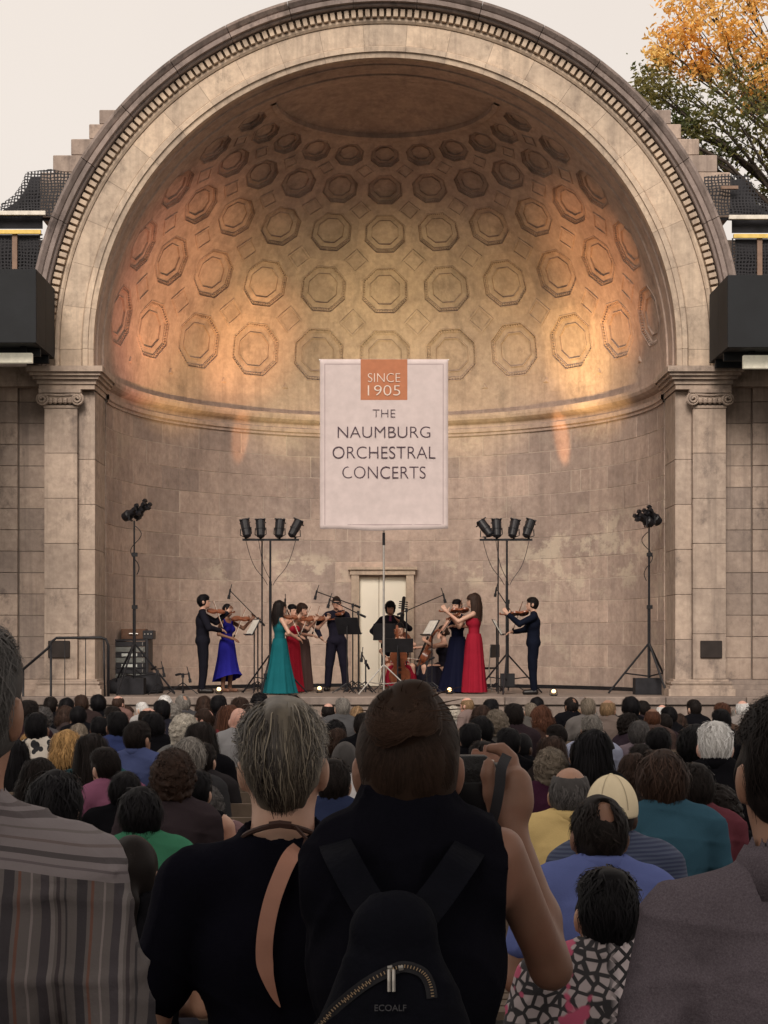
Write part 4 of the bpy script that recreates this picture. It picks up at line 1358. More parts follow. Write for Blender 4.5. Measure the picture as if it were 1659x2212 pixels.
def sub_people(x, y, z, sc, yaw, style, hc, sk, shirt, scol, label, lean=0.0, smat=None, collar=None, group=None, tilt=0.0):
    o = empty('person', (x, y, z), yaw, label, 'person', group, sc)
    if lean or tilt: o.rotation_euler = (-lean, tilt, yaw)
    link('body', SEAT['body'], skin(SKIN[sk]), o)
    link('trousers', SEAT['trousers'], cloth((.03, .03, .04)), o)
    g_ = sum(scol) / 3; m = smat or cloth(tuple(round((q * .72 + g_ * .28) * .66, 4) for q in scol))
    link('shirt', SEAT[shirt], m, o)
    if collar: link('collar', SEAT['collar'], m, o)
    if style == 'bald': return o
    if style == 'cap':
        cap_mesh(); c = cloth(hc if isinstance(hc, tuple) else (.74, .66, .50), 'cap_cloth')
        link('hair', hair_style('crew'), hair_mat(HAIR['dark']), o, tuple(SC))
        k = link('cap', HAIRS['cap'], c, o, tuple(SC))
        link('brim', HAIRS['brim'], c, k); link('strap', HAIRS['band'], c, k); link('button', HAIRS['button'], c, k); link('seam', HAIRS['seam'], cloth((.42, .35, .25), 'cap_seam'), k); link('strap_opening', HAIRS['hole'], hair_mat(HAIR['dark']), k)
        return o
    if style == 'hat':
        cap_mesh(); link('hair', hair_style('bob'), hair_mat(HAIR['dark']), o, tuple(SC))
        link('straw_hat', HAIRS['hat'], cloth((.30, .20, .33), 'hat_straw'), o, tuple(SC + (0, 0, .045)))
        return o
    link('hair', hair_style(style), hair_mat(HAIR[hc]), o, tuple(SC))
    return o
WID = {'short': .178, 'thick': .198, 'spiky': .184, 'crew': .170, 'bob': .205, 'long': .205, 'wavy': .205, 'curly': .225, 'afro': .26, 'frizzy': .28, 'fringe': .172, 'thinning': .175, 'bald': .165,
       'tied': .18, 'lowbun': .18, 'cap': .195, 'hat': .40}
TOP = {'short': 1.285, 'thick': 1.297, 'spiky': 1.29, 'crew': 1.28, 'bob': 1.297, 'long': 1.297, 'wavy': 1.297, 'curly': 1.305, 'afro': 1.325, 'frizzy': 1.335, 'fringe': 1.27, 'thinning': 1.28, 'bald': 1.272,
       'tied': 1.29, 'lowbun': 1.29, 'cap': 1.312, 'hat': 1.30}
ROW0, ROWD = 4.15, 0.92
_taken = {}
def seat_person(u, top, w, style, hc, shirt, scol, label, sk='pale', yaw=None, Y=None, lean=None, **kw):
    """seated audience member whose hair spans w around picture column u with its top at row top"""
    rg = random.Random(int(u * 7 + top))
    y = Y if Y is not None else WID[style] * FOC / w
    row = min(21, round((y - ROW0) / ROWD))
    best = None
    for d in (0, 1, -1, .5, -.5):
        r_ = row + d
        if r_ < 0 or r_ > 23: continue
        yy = ROW0 + r_ * ROWD; x = (u - U0) * yy / FOC
        gap = min([abs(x - q) + abs(r_ - k) * .5 for k in _taken if abs(k - r_) < .9 for q in _taken[k]] or [9])
        if gap > .33: best = (r_, yy, x); break
        if best is None or gap > best[3]: best = (r_, yy, x, gap)
    r_, yy, x = best[:3]
    _taken.setdefault(r_, []).append(x)
    zt = EYE - (top - VH) * yy / FOC; zg = ground_z(yy)
    sc = min(1.10, max(.86, (zt - zg) / (TOP[style] - .018)))
    zb = zt - (TOP[style] - .018) * sc
    if yaw is None: yaw = rg.gauss(0, .3) if rg.random() > .18 else rg.choice((-1, 1)) * rg.uniform(.7, 1.3)
    if lean is None: lean = rg.uniform(-.05, .10)
    return sub_people(x, yy + rg.uniform(-.05, .05), zb, sc, yaw, style, hc, sk, shirt, scol, label, lean, tilt=rg.uniform(-.09, .09), **kw)

# patterned cloths
def pattern_petals():
    m, nt, b, N, L = nodes_of('petal_print')
    vo = N.new('ShaderNodeTexVoronoi'); vo.inputs['Scale'].default_value = 17
    L.new(position(nt, (1, 1, .75), 'Object'), vo.inputs['Vector'])
    L.new(mixc(nt, (.014, .014, .017), (.58, .53, .47), ramp(nt, vo.outputs['Distance'], .42, .46)), b.inputs['Base Color'])
    b.inputs['Roughness'].default_value = .85
    return m
def pattern_folk():
    m, nt, b, N, L = nodes_of('folk_print')
    P = position(nt, None, 'Object')
    br = N.new('ShaderNodeTexVoronoi'); br.distance = 'CHEBYCHEV'; br.inputs['Scale'].default_value = 13; L.new(P, br.inputs['Vector'])
    v2 = N.new('ShaderNodeTexVoronoi'); v2.feature = 'DISTANCE_TO_EDGE'; v2.inputs['Scale'].default_value = 40; L.new(P, v2.inputs['Vector'])
    sq = ramp(nt, br.outputs['Color'], .0, 1)
    c = mixc(nt, (.075, .040, .062), (.17, .09, .10), ramp(nt, br.outputs['Distance'], .1, .3))
    c = mixc(nt, c, (.50, .36, .10), math2(nt, 'MULTIPLY', ramp(nt, sq, .58, .6), ramp(nt, v2.outputs['Distance'], .12, .2)))
    c = mixc(nt, c, (.42, .27, .27), math2(nt, 'MULTIPLY', ramp(nt, noise(nt, 24, 2, P), .60, .64), .8))
    L.new(c, b.inputs['Base Color']); b.inputs['Roughness'].default_value = .85
    return m
def pattern_lattice():
    m, nt, b, N, L = nodes_of('lattice_print')
    P = position(nt, None, 'Object')
    sep = N.new('ShaderNodeSeparateXYZ'); L.new(P, sep.inputs[0])
    x = math2(nt, 'ADD', sep.outputs[0], math2(nt, 'MULTIPLY', noise(nt, 9, 2, P), .03)); z = sep.outputs[2]
    def grid(a, s, w):
        fr = math2(nt, 'FRACT', math2(nt, 'MULTIPLY', a, s)); return math2(nt, 'LESS_THAN', fr, w)
    lat = math2(nt, 'MAXIMUM', grid(math2(nt, 'ADD', x, z), 22, .3), grid(math2(nt, 'SUBTRACT', x, z), 22, .3))
    vo = N.new('ShaderNodeTexVoronoi'); vo.feature = 'DISTANCE_TO_EDGE'; vo.inputs['Scale'].default_value = 32; L.new(P, vo.inputs['Vector'])
    leafy = mixc(nt, (.02, .018, .022), (.36, .31, .32), ramp(nt, vo.outputs['Distance'], .12, .18))
    c = mixc(nt, (.50, .44, .46), (.015, .014, .018), lat)
    c = mixc(nt, leafy, c, ramp(nt, x, .00, .03))
    c = mixc(nt, c, (.42, .07, .14), math2(nt, 'MULTIPLY', ramp(nt, noise(nt, 11, 2, P), .60, .63), ramp(nt, x, .06, .0)))
    L.new(c, b.inputs['Base Color']); b.inputs['Roughness'].default_value = .8
    return m
def pattern_stripe(c1, c2, freq, axis='z', duty=.5, name='striped_cloth'):
    m, nt, b, N, L = nodes_of(name)
    P = position(nt, None, 'Object'); sep = N.new('ShaderNodeSeparateXYZ'); L.new(P, sep.inputs[0])
    a = sep.outputs['xyz'.index(axis)]
    fr = math2(nt, 'FRACT', math2(nt, 'MULTIPLY', math2(nt, 'ADD', a, math2(nt, 'MULTIPLY', noise(nt, 4, 2, P), .02)), freq))
    L.new(mixc(nt, c1, c2, math2(nt, 'LESS_THAN', fr, duty)), b.inputs['Base Color']); b.inputs['Roughness'].default_value = .85
    return m

BLK = (.009, .009, .013); NAVY = (.018, .024, .055); GREY = (.10, .10, .11)
CROWD = [
 # u, top, hair width, style, hair, shirt kind, shirt colour, label, extra
 (1290, 1880, 172, 'short', 'black', 'tee', GREY, 'seated person with round black hair in a lattice and flower print blouse', dict(smat=pattern_lattice(), sk='tan', yaw=.05)),
 (281, 1806, 130, 'tied', 'dark', 'tee', BLK, 'seated person with smooth dark hair tied by a silver clip', dict(sk='tan', yaw=0)),
 (323, 1700, 100, 'thick', 'black', 'tee', (.03, .30, .15), 'seated person with black hair in a bright green shirt', dict(sk='brown', collar=1, yaw=.15)),
 (1276, 1720, 118, 'thinning', 'dark', 'tee', (.11, .17, .58), 'seated man with a thinning crown in a bright blue shirt', dict(sk='brown', collar=1, yaw=.1)),
 (1343, 1672, 112, 'cap', (.70, .60, .42), 'tee', NAVY, 'seated person in a cream cap and fine striped navy shirt', dict(smat=pattern_stripe((.022, .032, .075), (.05, .065, .115), 70), sk='dark', collar=1, yaw=-.05)),
 (1214, 1654, 93, 'fringe', 'dgrey', 'tee', (1.0, .68, .17), 'seated bald man with a dark fringe in a yellow polo shirt', dict(sk='tan', collar=1, yaw=-.1)),
 (1442, 1621, 98, 'thick', 'brown', 'tee', (.022, .13, .215), 'seated person with brown hair in a teal blue t-shirt', dict(sk='pale', yaw=.05)),
 (1568, 1690, 140, 'frizzy', 'dark', 'long', BLK, 'seated person with long frizzy dark hair beside the grey-shirted man', dict(yaw=.2)),
 (478, 1697, 92, 'curly', 'dgrey', 'tee', GREY, 'seated person with short wavy hair in a purple and gold print shirt', dict(smat=pattern_folk(), sk='tan', yaw=.3)),
 (152, 1667, 112, 'thick', 'black', 'long', BLK, 'seated person with broad black hair just above the striped shoulder', dict(yaw=-.3)),
 (329, 1619, 96, 'curly', 'brown', 'tee', (.06, .04, .05), 'seated person with a big head of curly brown hair', dict(yaw=0)),
 (398, 1594, 72, 'thick', 'grey', 'long', (.055, .055, .062), 'seated person with wavy grey hair in a charcoal grey shirt', dict(yaw=-.2)),
 (392, 1662, 74, 'short', 'black', 'tank', BLK, 'seated person in a black sleeveless top showing a bare pale shoulder', dict(yaw=-.15)),
 (225, 1586, 68, 'long', 'dark', 'tee', (.018, .12, .14), 'seated person with long straight dark hair over a teal top', dict(yaw=0)),
 (162, 1577, 68, 'bob', 'blonde', 'long', (.05, .04, .035), 'seated person with a blonde bob left of the teal top', dict(yaw=.15)),
 (28, 1600, 62, 'long', 'black', 'tee', BLK, 'seated person with long black hair behind the striped shoulder', dict(yaw=.1)),
 (50, 1582, 52, 'long', 'blonde', 'tee', (.32, .02, .025), 'seated person with long fair hair and a red sleeve at far left', dict(yaw=0)),
 (105, 1539, 51, 'short', 'black', 'tee', GREY, 'seated person with short black hair in a black and cream petal print blouse', dict(smat=pattern_petals(), sk='brown', yaw=0)),
 (82, 1528, 47, 'curly', 'dgrey', 'tee', (.1, .09, .1), 'seated person with grey curls behind the petal print blouse', {}),
 (137, 1525, 36, 'bob', 'brown', 'long', (.06, .04, .04), 'brown-haired person turned in profile near the handrail', dict(yaw=-1.2)),
 (60, 1513, 40, 'short', 'dark', 'long', (.05, .02, .03), 'dark-haired person in the far rows beside the leftmost neck', {}),
 (314, 1557, 56, 'short', 'dark', 'tee', (.07, .11, .34), 'seated man with short dark hair in a blue and white shirt', dict(sk='tan', collar=1)),
 (334, 1586, 48, 'bob', 'sandy', 'tee', (.3, .2, .15), 'seated person with sandy hair right of the blue and white shirt', {}),
 (432, 1562, 62, 'long', 'dark', 'long', BLK, 'seated person with long dark hair falling over a black back', dict(yaw=-.1)),
 (412, 1544, 62, 'curly', 'pale', 'tee', (.2, .2, .2), 'seated person with pale grey curly hair left of the bald man', {}),
 (524, 1529, 41, 'bald', None, 'tee', (.36, .36, .38), 'seated bald man in a light grey t-shirt', dict(sk='pink', yaw=0)),
 (491, 1525, 46, 'long', 'auburn', 'tee', (.30, .02, .03), 'seated person with long auburn hair and a red collar', {}),
 (470, 1523, 29, 'short', 'grey', 'tee', (.3, .3, .32), 'grey-haired person left of the long auburn hair', {}),
 (434, 1530, 37, 'thinning', 'brown', 'tee', (.12, .09, .09), 'person with a reddish thinning crown behind the pale curls', dict(sk='pink')),
 (253, 1537, 48, 'short', 'black', 'tee', (.03, .06, .25), 'black-haired person in a deep blue top left of the bald head', dict(sk='brown')),
 (320, 1529, 38, 'fringe', 'dark', 'tee', (.2, .15, .15), 'bald-topped man with a dark fringe in the left rows', dict(sk='pink')),
 (367, 1538, 46, 'short', 'black', 'long', BLK, 'black-haired person between the bald-topped man and the pale curls', {}),
 (203, 1548, 42, 'short', 'black', 'long', BLK, 'black-haired person behind the blonde bob', dict(sk='brown')),
 (187, 1562, 40, 'bob', 'ash', 'tee', (.2, .18, .16), 'ash-haired person right beside the blonde bob', {}),
 (187, 1501, 31, 'short', 'brown', 'long', (.05, .03, .03), 'brown-haired person in the far rows below the handrail post', dict(sk='brown')),
 (225, 1499, 33, 'thick', 'black', 'long', BLK, 'thick black-haired person in the far rows under the rack', {}),
 (185, 1525, 38, 'thick', 'black', 'long', BLK, 'broad black-haired person left of the rack column', {}),
 (223, 1526, 38, 'short', 'dark', 'long', (.03, .02, .03), 'dark-haired person one row nearer under the rack', {}),
 (268, 1503, 26, 'fringe', 'brown', 'tee', (.25, .12, .1), 'ruddy balding person in the far rows right of the rack', dict(sk='pink')),
 (275, 1525, 30, 'bob', 'brown', 'tee', (.12, .1, .09), 'brown bob in the rows below the left lamp stand', {}),
 (308, 1516, 24, 'short', 'white', 'tee', (.5, .48, .48), 'white-haired person in the far left rows', {}),
 (334, 1512, 38, 'short', 'black', 'long', (.03, .03, .05), 'black-haired person right of the white-haired one', {}),
 (353, 1503, 29, 'curly', 'white', 'tee', (.3, .3, .25), 'person with blond-white curls at the far left rows', {}),
 (400, 1500, 31, 'thinning', 'grey', 'tee', (.08, .08, .09), 'grey balding person below the red-tied violinist', dict(sk='tan')),
 (380, 1520, 42, 'curly', 'grey', 'tee', (.15, .15, .16), 'grey curly-haired person in front of the balding one', {}),
 (491, 1501, 33, 'short', 'black', 'long', BLK, 'black-haired person below the blue dress', {}),
 (536, 1506, 42, 'short', 'brown', 'tee', (.06, .05, .06), 'brown-haired person behind the bald grey-shirted man', dict(sk='brown')),
 (563, 1497, 38, 'afro', 'black', 'long', BLK, 'person with bushy black hair below the left light stand', dict(sk='dark')),
 (628, 1500, 42, 'thick', 'black', 'long', (.03, .035, .045), 'black-haired person in a dark jacket below the teal gown', {}),
 (668, 1514, 30, 'bob', 'ash', 'tee', (.16, .15, .11), 'ash-haired person below the taupe dress', {}),
 (700, 1519, 31, 'fringe', 'dark', 'tee', (.1, .08, .09), 'balding person left of the shaved head', dict(sk='pink')),
 (728, 1508, 33, 'short', 'grey', 'tee', (.12, .12, .13), 'grey-haired person below the man in black', {}),
 (760, 1525, 31, 'bob', 'sandy', 'tee', (.2, .18, .17), 'sandy-haired person beside the topknot', {}),
 (727, 1556, 58, 'afro', 'black', 'long', BLK, 'person with wild black hair above the shaved head', dict(sk='dark')),
 (716, 1603, 62, 'crew', 'dgrey', 'tee', (.9, .87, .9), 'seated man with a shaved grey head in a white shirt', dict(sk='pink', yaw=0, collar=1)),
 (706, 1640, 78, 'short', 'dark', 'long', (.025, .045, .14), 'seated person in a denim blue shirt behind the grey-haired woman', dict(yaw=0)),
 (1020, 1507, 27, 'fringe', 'sandy', 'tee', (.3, .2, .18), 'pink balding person below the red gown', dict(sk='pink')),
 (992, 1525, 31, 'curly', 'pale', 'tee', (.3, .28, .26), 'pale-haired person right of the topknot', {}),
 (1024, 1523, 40, 'bob', 'brown', 'tee', (.1, .07, .06), 'brown-haired person with highlights right of the topknot', {}),
 (1072, 1510, 34, 'short', 'black', 'long', BLK, 'black-haired person below the right light stand', {}),
 (1030, 1547, 52, 'thick', 'black', 'long', BLK, 'black-haired person in front of the brown highlights', {}),
 (1072, 1535, 54, 'curly', 'ash', 'tee', (.13, .12, .11), 'ash-grey curly-haired person above the camera hand', {}),
 (1106, 1520, 40, 'short', 'dark', 'long', (.05, .03, .04), 'dark-haired person right of the ash-grey curls', {}),
 (1132, 1518, 30, 'short', 'ash', 'tee', (.12, .11, .1), 'ash-brown haired person below the rightmost violinist', {}),
 (1160, 1528, 35, 'bob', 'dark', 'long', (.05, .05, .06), 'dark bob beside the auburn hair', {}),
 (1192, 1524, 42, 'bob', 'auburn', 'long', (.08, .04, .03), 'auburn-haired person left of the dark balding head', {}),
 (1228, 1506, 30, 'thinning', 'dark', 'long', BLK, 'dark balding head against the stage edge right of centre', dict(sk='brown')),
 (1247, 1531, 33, 'bob', 'sandy', 'tee', (.3, .2, .12), 'sandy-haired person under the dark balding head', {}),
 (1284, 1533, 28, 'short', 'grey', 'tee', (.2, .2, .2), 'small grey head just behind the light blue shirt', {}),
 (1273, 1545, 46, 'short', 'grey', 'tee', (.48, .54, .80), 'seated grey-haired man in a light blue shirt', dict(sk='tan', collar=1, yaw=.1)),
 (1236, 1560, 36, 'long', 'blonde', 'tee', (.2, .12, .05), 'person with long golden hair left of the light blue shirt', {}),
 (1196, 1566, 48, 'short', 'dark', 'long', (.03, .02, .03), 'dark-haired person in front of the auburn hair', {}),
 (1154, 1577, 40, 'curly', 'ash', 'tee', (.2, .19, .17), 'ash-curled person right of the purple straw hat', {}),
 (1112, 1568, 60, 'hat', None, 'tee', (.06, .12, .28), 'person in a purple straw hat with a blue band', {}),
 (1124, 1584, 47, 'crew', 'black', 'long', BLK, 'close-cropped black head below the purple straw hat', dict(sk='dark')),
 (1017, 1563, 48, 'short', 'black', 'long', BLK, 'black-haired person left of the camera hand', {}),
 (1070, 1572, 52, 'short', 'black', 'long', BLK, 'black-haired person directly above the camera hand', {}),
 (1194, 1592, 58, 'long', 'brown', 'long', (.04, .03, .03), 'person with long brown hair behind the maroon top', dict(yaw=-.1)),
 (1157, 1617, 78, 'curly', 'ash', 'tee', (.085, .014, .055), 'seated person with grizzled curls in a maroon top', dict(yaw=.1)),
 (1300, 1575, 76, 'long', 'black', 'long', BLK, 'person with long black hair left of the cream cap', {}),
 (1336, 1626, 74, 'bob', 'brown', 'long', (.05, .04, .04), 'brown-haired person just above the cream cap', {}),
 (1362, 1606, 62, 'thick', 'dark', 'long', (.02, .015, .02), 'dark-haired person behind the brown hair above the cream cap', {}),
 (1320, 1512, 34, 'fringe', 'sandy', 'tee', (.25, .18, .15), 'tan balding head in the far right rows', dict(sk='tan')),
 (1355, 1505, 36, 'thick', 'black', 'long', BLK, 'black-haired person in the far right rows', {}),
 (1390, 1514, 30, 'short', 'dark', 'long', (.05, .03, .04), 'dark-haired person below the right lamp stand', {}),
 (1402, 1531, 35, 'fringe', 'auburn', 'tee', (.12, .07, .06), 'reddish balding head below the right lamp stand', dict(sk='brown')),
 (1426, 1523, 28, 'fringe', 'white', 'tee', (.3, .28, .27), 'white-fringed bald head in the right rows', dict(sk='pink')),
 (1453, 1527, 33, 'short', 'black', 'long', BLK, 'black-haired person left of the white cap', {}),
 (1491, 1531, 32, 'cap', (.78, .76, .74), 'tee', (.4, .4, .4), 'person in a bright white cap in the right rows', {}),
 (1536, 1517, 37, 'short', 'auburn', 'tee', (.15, .08, .05), 'auburn-haired person right of the white cap', {}),
 (1571, 1532, 40, 'short', 'black', 'long', BLK, 'black-haired person beyond the white-haired man', {}),
 (1613, 1514, 30, 'fringe', 'white', 'tee', (.4, .35, .33), 'pink bald head with white fringe at far right', dict(sk='pink')),
 (1603, 1533, 27, 'short', 'grey', 'tee', (.2, .2, .2), 'grey head below the pink bald one at far right', {}),
 (1464, 1542, 37, 'bob', 'brown', 'tee', (.1, .06, .05), 'brown bob in the middle of the right rows', {}),
 (1431, 1542, 35, 'short', 'dark', 'long', (.05, .03, .04), 'dark head left of the brown bob in the right rows', {}),
 (1355, 1541, 48, 'curly', 'dark', 'long', (.05, .03, .05), 'person with dark curls left of the bald right-hand head', {}),
 (1319, 1540, 33, 'short', 'dgrey', 'tee', (.08, .07, .08), 'dark grey head left of the dark curls', {}),
 (1410, 1549, 34, 'bald', None, 'tee', (.3, .2, .25), 'bald head in the middle of the right rows', dict(sk='pink')),
 (1392, 1557, 46, 'short', 'dgrey', 'tee', (.36, .26, .32), 'iron-grey haired man in a pale pink shirt', dict(sk='tan', yaw=-.5)),
 (1547, 1559, 68, 'short', 'white', 'long', BLK, 'seated white-haired man in a black shirt', dict(sk='pink', yaw=-.1, collar=1)),
 (1420, 1572, 62, 'thick', 'black', 'long', BLK, 'black-haired person behind the teal blue t-shirt', dict(yaw=-.4)),
 (1484, 1566, 70, 'thick', 'black', 'long', BLK, 'black-haired person left of the white-haired man', {}),
 (1496, 1652, 78, 'short', 'dark', 'tee', (.20, .03, .055), 'seated person in a rose red shirt behind the teal blue t-shirt', dict(yaw=.2)),
 (1235, 1790, 96, 'bob', 'grey', 'long', (.26, .27, .30), 'seated person in a pale grey-blue top behind the raised elbow', dict(yaw=.2)),
 (650, 1524, 36, 'short', 'dark', 'long', BLK, 'dark-haired person behind the grey-haired woman, left rows', {}),
 (845, 1528, 36, 'short', 'dark', 'long', BLK, 'dark-haired person half hidden by the topknot', {}),
 (905, 1532, 40, 'short', 'black', 'long', BLK, 'black-haired person half hidden behind the topknot, right side', {}),
 (264, 1612, 66, 'short', 'dark', 'tee', (.42, .10, .24), 'seated person with a pink shoulder beside the big curly hair', {}),
 (66, 1640, 84, 'bob', 'dark', 'long', (.03, .025, .03), 'dark-haired person directly over the striped shoulder', {}),
 (240, 1668, 88, 'thick', 'black', 'long', BLK, 'black-haired person left of the green shirt', {}),
 (452, 1604, 60, 'short', 'dark', 'long', (.04, .035, .04), 'dark-haired person left of the grey hair', {}),
 (1030, 1600, 62, 'short', 'dark', 'long', BLK, 'dark-haired person just left of the camera', {}),
 (1110, 1640, 74, 'bob', 'dark', 'long', (.02, .02, .03), 'dark-haired person behind the camera hand', {}),
 (1250, 1600, 60, 'short', 'dark', 'long', BLK, 'dark-haired person left of the long black hair', {}),
 (1390, 1650, 72, 'long', 'dark', 'long', BLK, 'long dark hair between the cap and the teal shirt', {}),
 (800, 1540, 44, 'short', 'dark', 'long', BLK, 'dark-haired person glimpsed between the two women', {}),
 (742, 1572, 50, 'bob', 'brown', 'tee', (.05, .04, .04), 'brown-haired person left of the topknot', {}),
 (560, 1536, 40, 'thick', 'brown', 'long', (.06, .05, .05), 'brown-haired person right of the bald grey-shirted man', {}),
 (96, 1505, 32, 'short', 'dark', 'long', BLK, 'dark-haired person in the far rows at the handrail', {}),
 (140, 1507, 32, 'bob', 'black', 'long', BLK, 'black bob in the far rows at the handrail', {}),
 (440, 1503, 30, 'bob', 'brown', 'long', (.06, .05, .05), 'brown bob in the far rows below the blue dress', {}),
 (590, 1509, 33, 'short', 'brown', 'tee', (.1, .1, .1), 'brown-haired person in the far rows left of the teal gown', {}),
 (940, 1512, 32, 'short', 'dark', 'long', BLK, 'dark-haired person in the far rows right of the topknot', {}),
 (1160, 1506, 30, 'bob', 'black', 'long', BLK, 'black bob in the far rows below the rightmost violinist', {}),
 (1270, 1509, 31, 'short', 'ash', 'tee', (.2, .18, .17), 'ash-haired person in the far right rows', {}),
 (1500, 1511, 32, 'short', 'dark', 'long', BLK, 'dark-haired person behind the white cap', {}),
 (1640, 1545, 44, 'short', 'dark', 'long', BLK, 'dark-haired person at the far right edge', {}),
 (600, 1532, 44, 'short', 'dark', 'tee', (.12, .1, .1), 'dark-haired person just above the grey hair', {}),
]
for c in CROWD: seat_person(*c[:8], **c[8])

# silver hair clip of the nearest tied hair
def build_clip():
    p = next(o for o in bpy.data.objects if o.get('label', '').startswith('seated person with smooth dark hair tied'))
    mb = MB(); c = SC + (0, -.155, -.075)
    mb.box((c[0] - .022, c[1] - .004, c[2] - .016), (c[0] - .006, c[1] + .004, c[2] + .016))
    mb.box((c[0] + .012, c[1] - .004, c[2] - .010), (c[0] + .022, c[1] + .004, c[2] + .010))
    mb.build('hair_clip', M_CHROME, p)
build_clip()

# benches, one per seating row
def build_benches():
    M_W = plain('bench_wood', (0.16, 0.12, 0.09), 0.6, 0, .25, 6, .2)
    M_L = plain('bench_concrete', (0.30, 0.28, 0.25), 0.9)
    rows = sorted({int(round(k)) for k in _taken})
    for r_ in rows:
        y = ROW0 + r_ * ROWD
        hw = 829.5 / FOC * y + 0.35
        if r_ < 2: continue
        o = empty('bench', (0, y, ground_z(y)), 0, 'long slatted wooden bench under the seated audience', 'bench', 'rows of audience benches')
        for k, yy in enumerate((-.12, -.01, .10, .21)): MB().box((-hw, yy, .415), (hw, yy + .09, .445)).build('seat_slat', M_W, o)
        for k, zz in enumerate((.58, .72)): MB().box((-hw, -.235, zz), (hw, -.21, zz + .09)).build('back_slat', M_W, o)
        x = -hw + .15
        while x < hw:
            MB().box((x, -.20, -.02), (x + .07, .28, .413)).box((x, -.208, .413), (x + .07, -.165, .82)).build('leg', M_L, o); x += 1.5
build_benches()
# ------------------------------------------------------------------ stage lighting
M_LENS = plain('lit_lens', (.9, .8, .6), .3, emit=(1.0, .66, .30), estr=5.0)
M_LENSOFF = plain('dark_lens', (.05, .05, .06), .15)
def aim_spot(parent, p, target, power, color, size, blend, sx=1.0, sy=1.0, roll=0.0):
    d = bpy.data.lights.new('beam', 'SPOT'); d.energy = power; d.color = color
    d.spot_size = rad(size); d.spot_blend = blend; d.shadow_soft_size = .05
    o = bpy.data.objects.new('beam', d); COL.objects.link(o)
    p, t = Vector(p), Vector(target)
    z = (p - t).normalized(); up = Vector((0, 0, 1)); x = up.cross(z).normalized(); y = z.cross(x)
    R = Matrix((x, y, z)).transposed().to_4x4() @ Matrix.Rotation(roll, 4, 'Z')
    o.matrix_world = Matrix.Translation(p) @ R @ Matrix.Diagonal((sx, sy, 1, 1))
    o.parent = parent
    o.matrix_parent_inverse = Matrix.Translation(parent.location).inverted()
    return o
def par_can(p, axis, label, lit, name='par_can'):
    """lamp can hanging in a yoke on the bar: p = pivot"""
    p = Vector(p); ax = Vector(axis).normalized()
    o = empty(name, p, 0, label, 'stage light', 'par cans on the light bars')
    M = frame((0, 0, .17), ax, (1, 0, 0))
    MB().lathe([(.035, -.20), (.075, -.17), (.082, -.05), (.088, -.04), (.088, .13), (.093, .135), (.093, .155), (.082, .156), (.08, .10)], 16, M=M).build('can', M_BLACKM, o)
    MB().lathe([(.079, .085), (.07, .097), (.03, .104), (.001, .105)], 14, M=M).build('lens', M_LENS if lit else M_LENSOFF, o)
    X = Vector((1, 0, 0)) - ax * ax.x; X.normalize()
    c = Vector((0, 0, .17))
    MB().tube([c + X * .098, c + X * .105 + Vector((0, 0, -.12)), Vector((.03, 0, -.0)), Vector((-.03, 0, 0)), c - X * .105 + Vector((0, 0, -.12)), c - X * .098], .010, 6).build('yoke', M_BLACKM, o)
    MB().box((-.02, -.02, -.04), (.02, .02, .01)).build('clamp', M_BLACKM, o)
    # filter frame with corner tabs
    for k in range(4):
        a = PI / 4 + k * PI / 2
        MB().box((math.cos(a) * .115 - .02, math.sin(a) * .115 - .02, .138), (math.cos(a) * .115 + .02, math.sin(a) * .115 + .02, .150), M).build('frame_tab', M_BLACKM, o)
    return o, p + c + ax * .17
def tripod(o, c, hub, spread, n=3, r=.016, a0=.4, m=None, foot=0.0):
    for k in range(n):
        a = a0 + 2 * PI * k / n
        e = Vector((c[0] + math.cos(a) * spread, c[1] + math.sin(a) * spread, foot + .015))
        mb = MB().tube([(c[0], c[1], hub), e], r, 6)
        mb.tube([(c[0], c[1], hub * .35), Vector((c[0], c[1], hub)).lerp(e, .6)], r * .7, 6)
        mb.build('leg', m or M_BLACKM, o)
def light_stand(u, Y, us, vs_, bar, pole2, label, labels, lits, axes):
    x = (u - U0) * Y / FOC
    o = empty('light_stand', (x, Y, ZS), 0, label, 'light stand')
    zb = W(u, 1166, Y).z - ZS
    MB().tube([(0, 0, .25), (0, 0, 2.1)], .026, 10).tube([(0, 0, 2.0), (0, 0, zb)], .020, 10).build('pole', M_BLACKM, o)
    x2 = (pole2 - u) * Y / FOC
    MB().tube([(x2, .12, .0), (x2, .12, zb)], .014, 8).build('second_pole', M_BLACKM, o)
    x0, x1 = [(q - u) * Y / FOC for q in bar]
    MB().box((x0, -.02, zb - .02), (x1, .02, zb + .02)).build('crossbar', M_BLACKM, o)
    tripod(o, (0, 0), .75, .72, a0=.35)
    MB().box((-.12, -.1, .14), (.14, .1, .38)).build('dimmer_pack', M_BLACKM, o)
    for k, (a, b) in enumerate(((x0 + .06, -.05), (x1 - .06, .05), (x0 + .3, .03))):
        pts = [Vector((a, -.02, zb)).lerp(Vector((b, -.03, zb - .85)), t) + Vector((0, 0, -.28 * math.sin(t * PI) * (1 - t))) for t in [i / 10 for i in range(11)]]
        MB().tube(pts, .006, 5).build('cable', M_BLACKM, o)
    cans = []
    for k, uc in enumerate(us):
        cans.append(par_can(W(uc, 1160, Y), axes[k], labels[k], lits[k]))
    return o, cans
ORD = ['outermost left', 'second', 'third', 'rightmost']
_, CL = light_stand(584, 30.3, (531, 563, 604, 638), 0, (524, 646), 565, 'tall light bar stand left of the banner',
   ['par can leaning outwards on the left end of the left light bar', 'second par can on the left light bar, glowing at its top', 'third par can on the left light bar, glowing brightest', 'par can leaning right on the right end of the left light bar'],
   (0, 1, 1, 1), ((-.18, .35, .9), (-.05, .35, .9), (.06, .35, .9), (.42, .35, .85)))
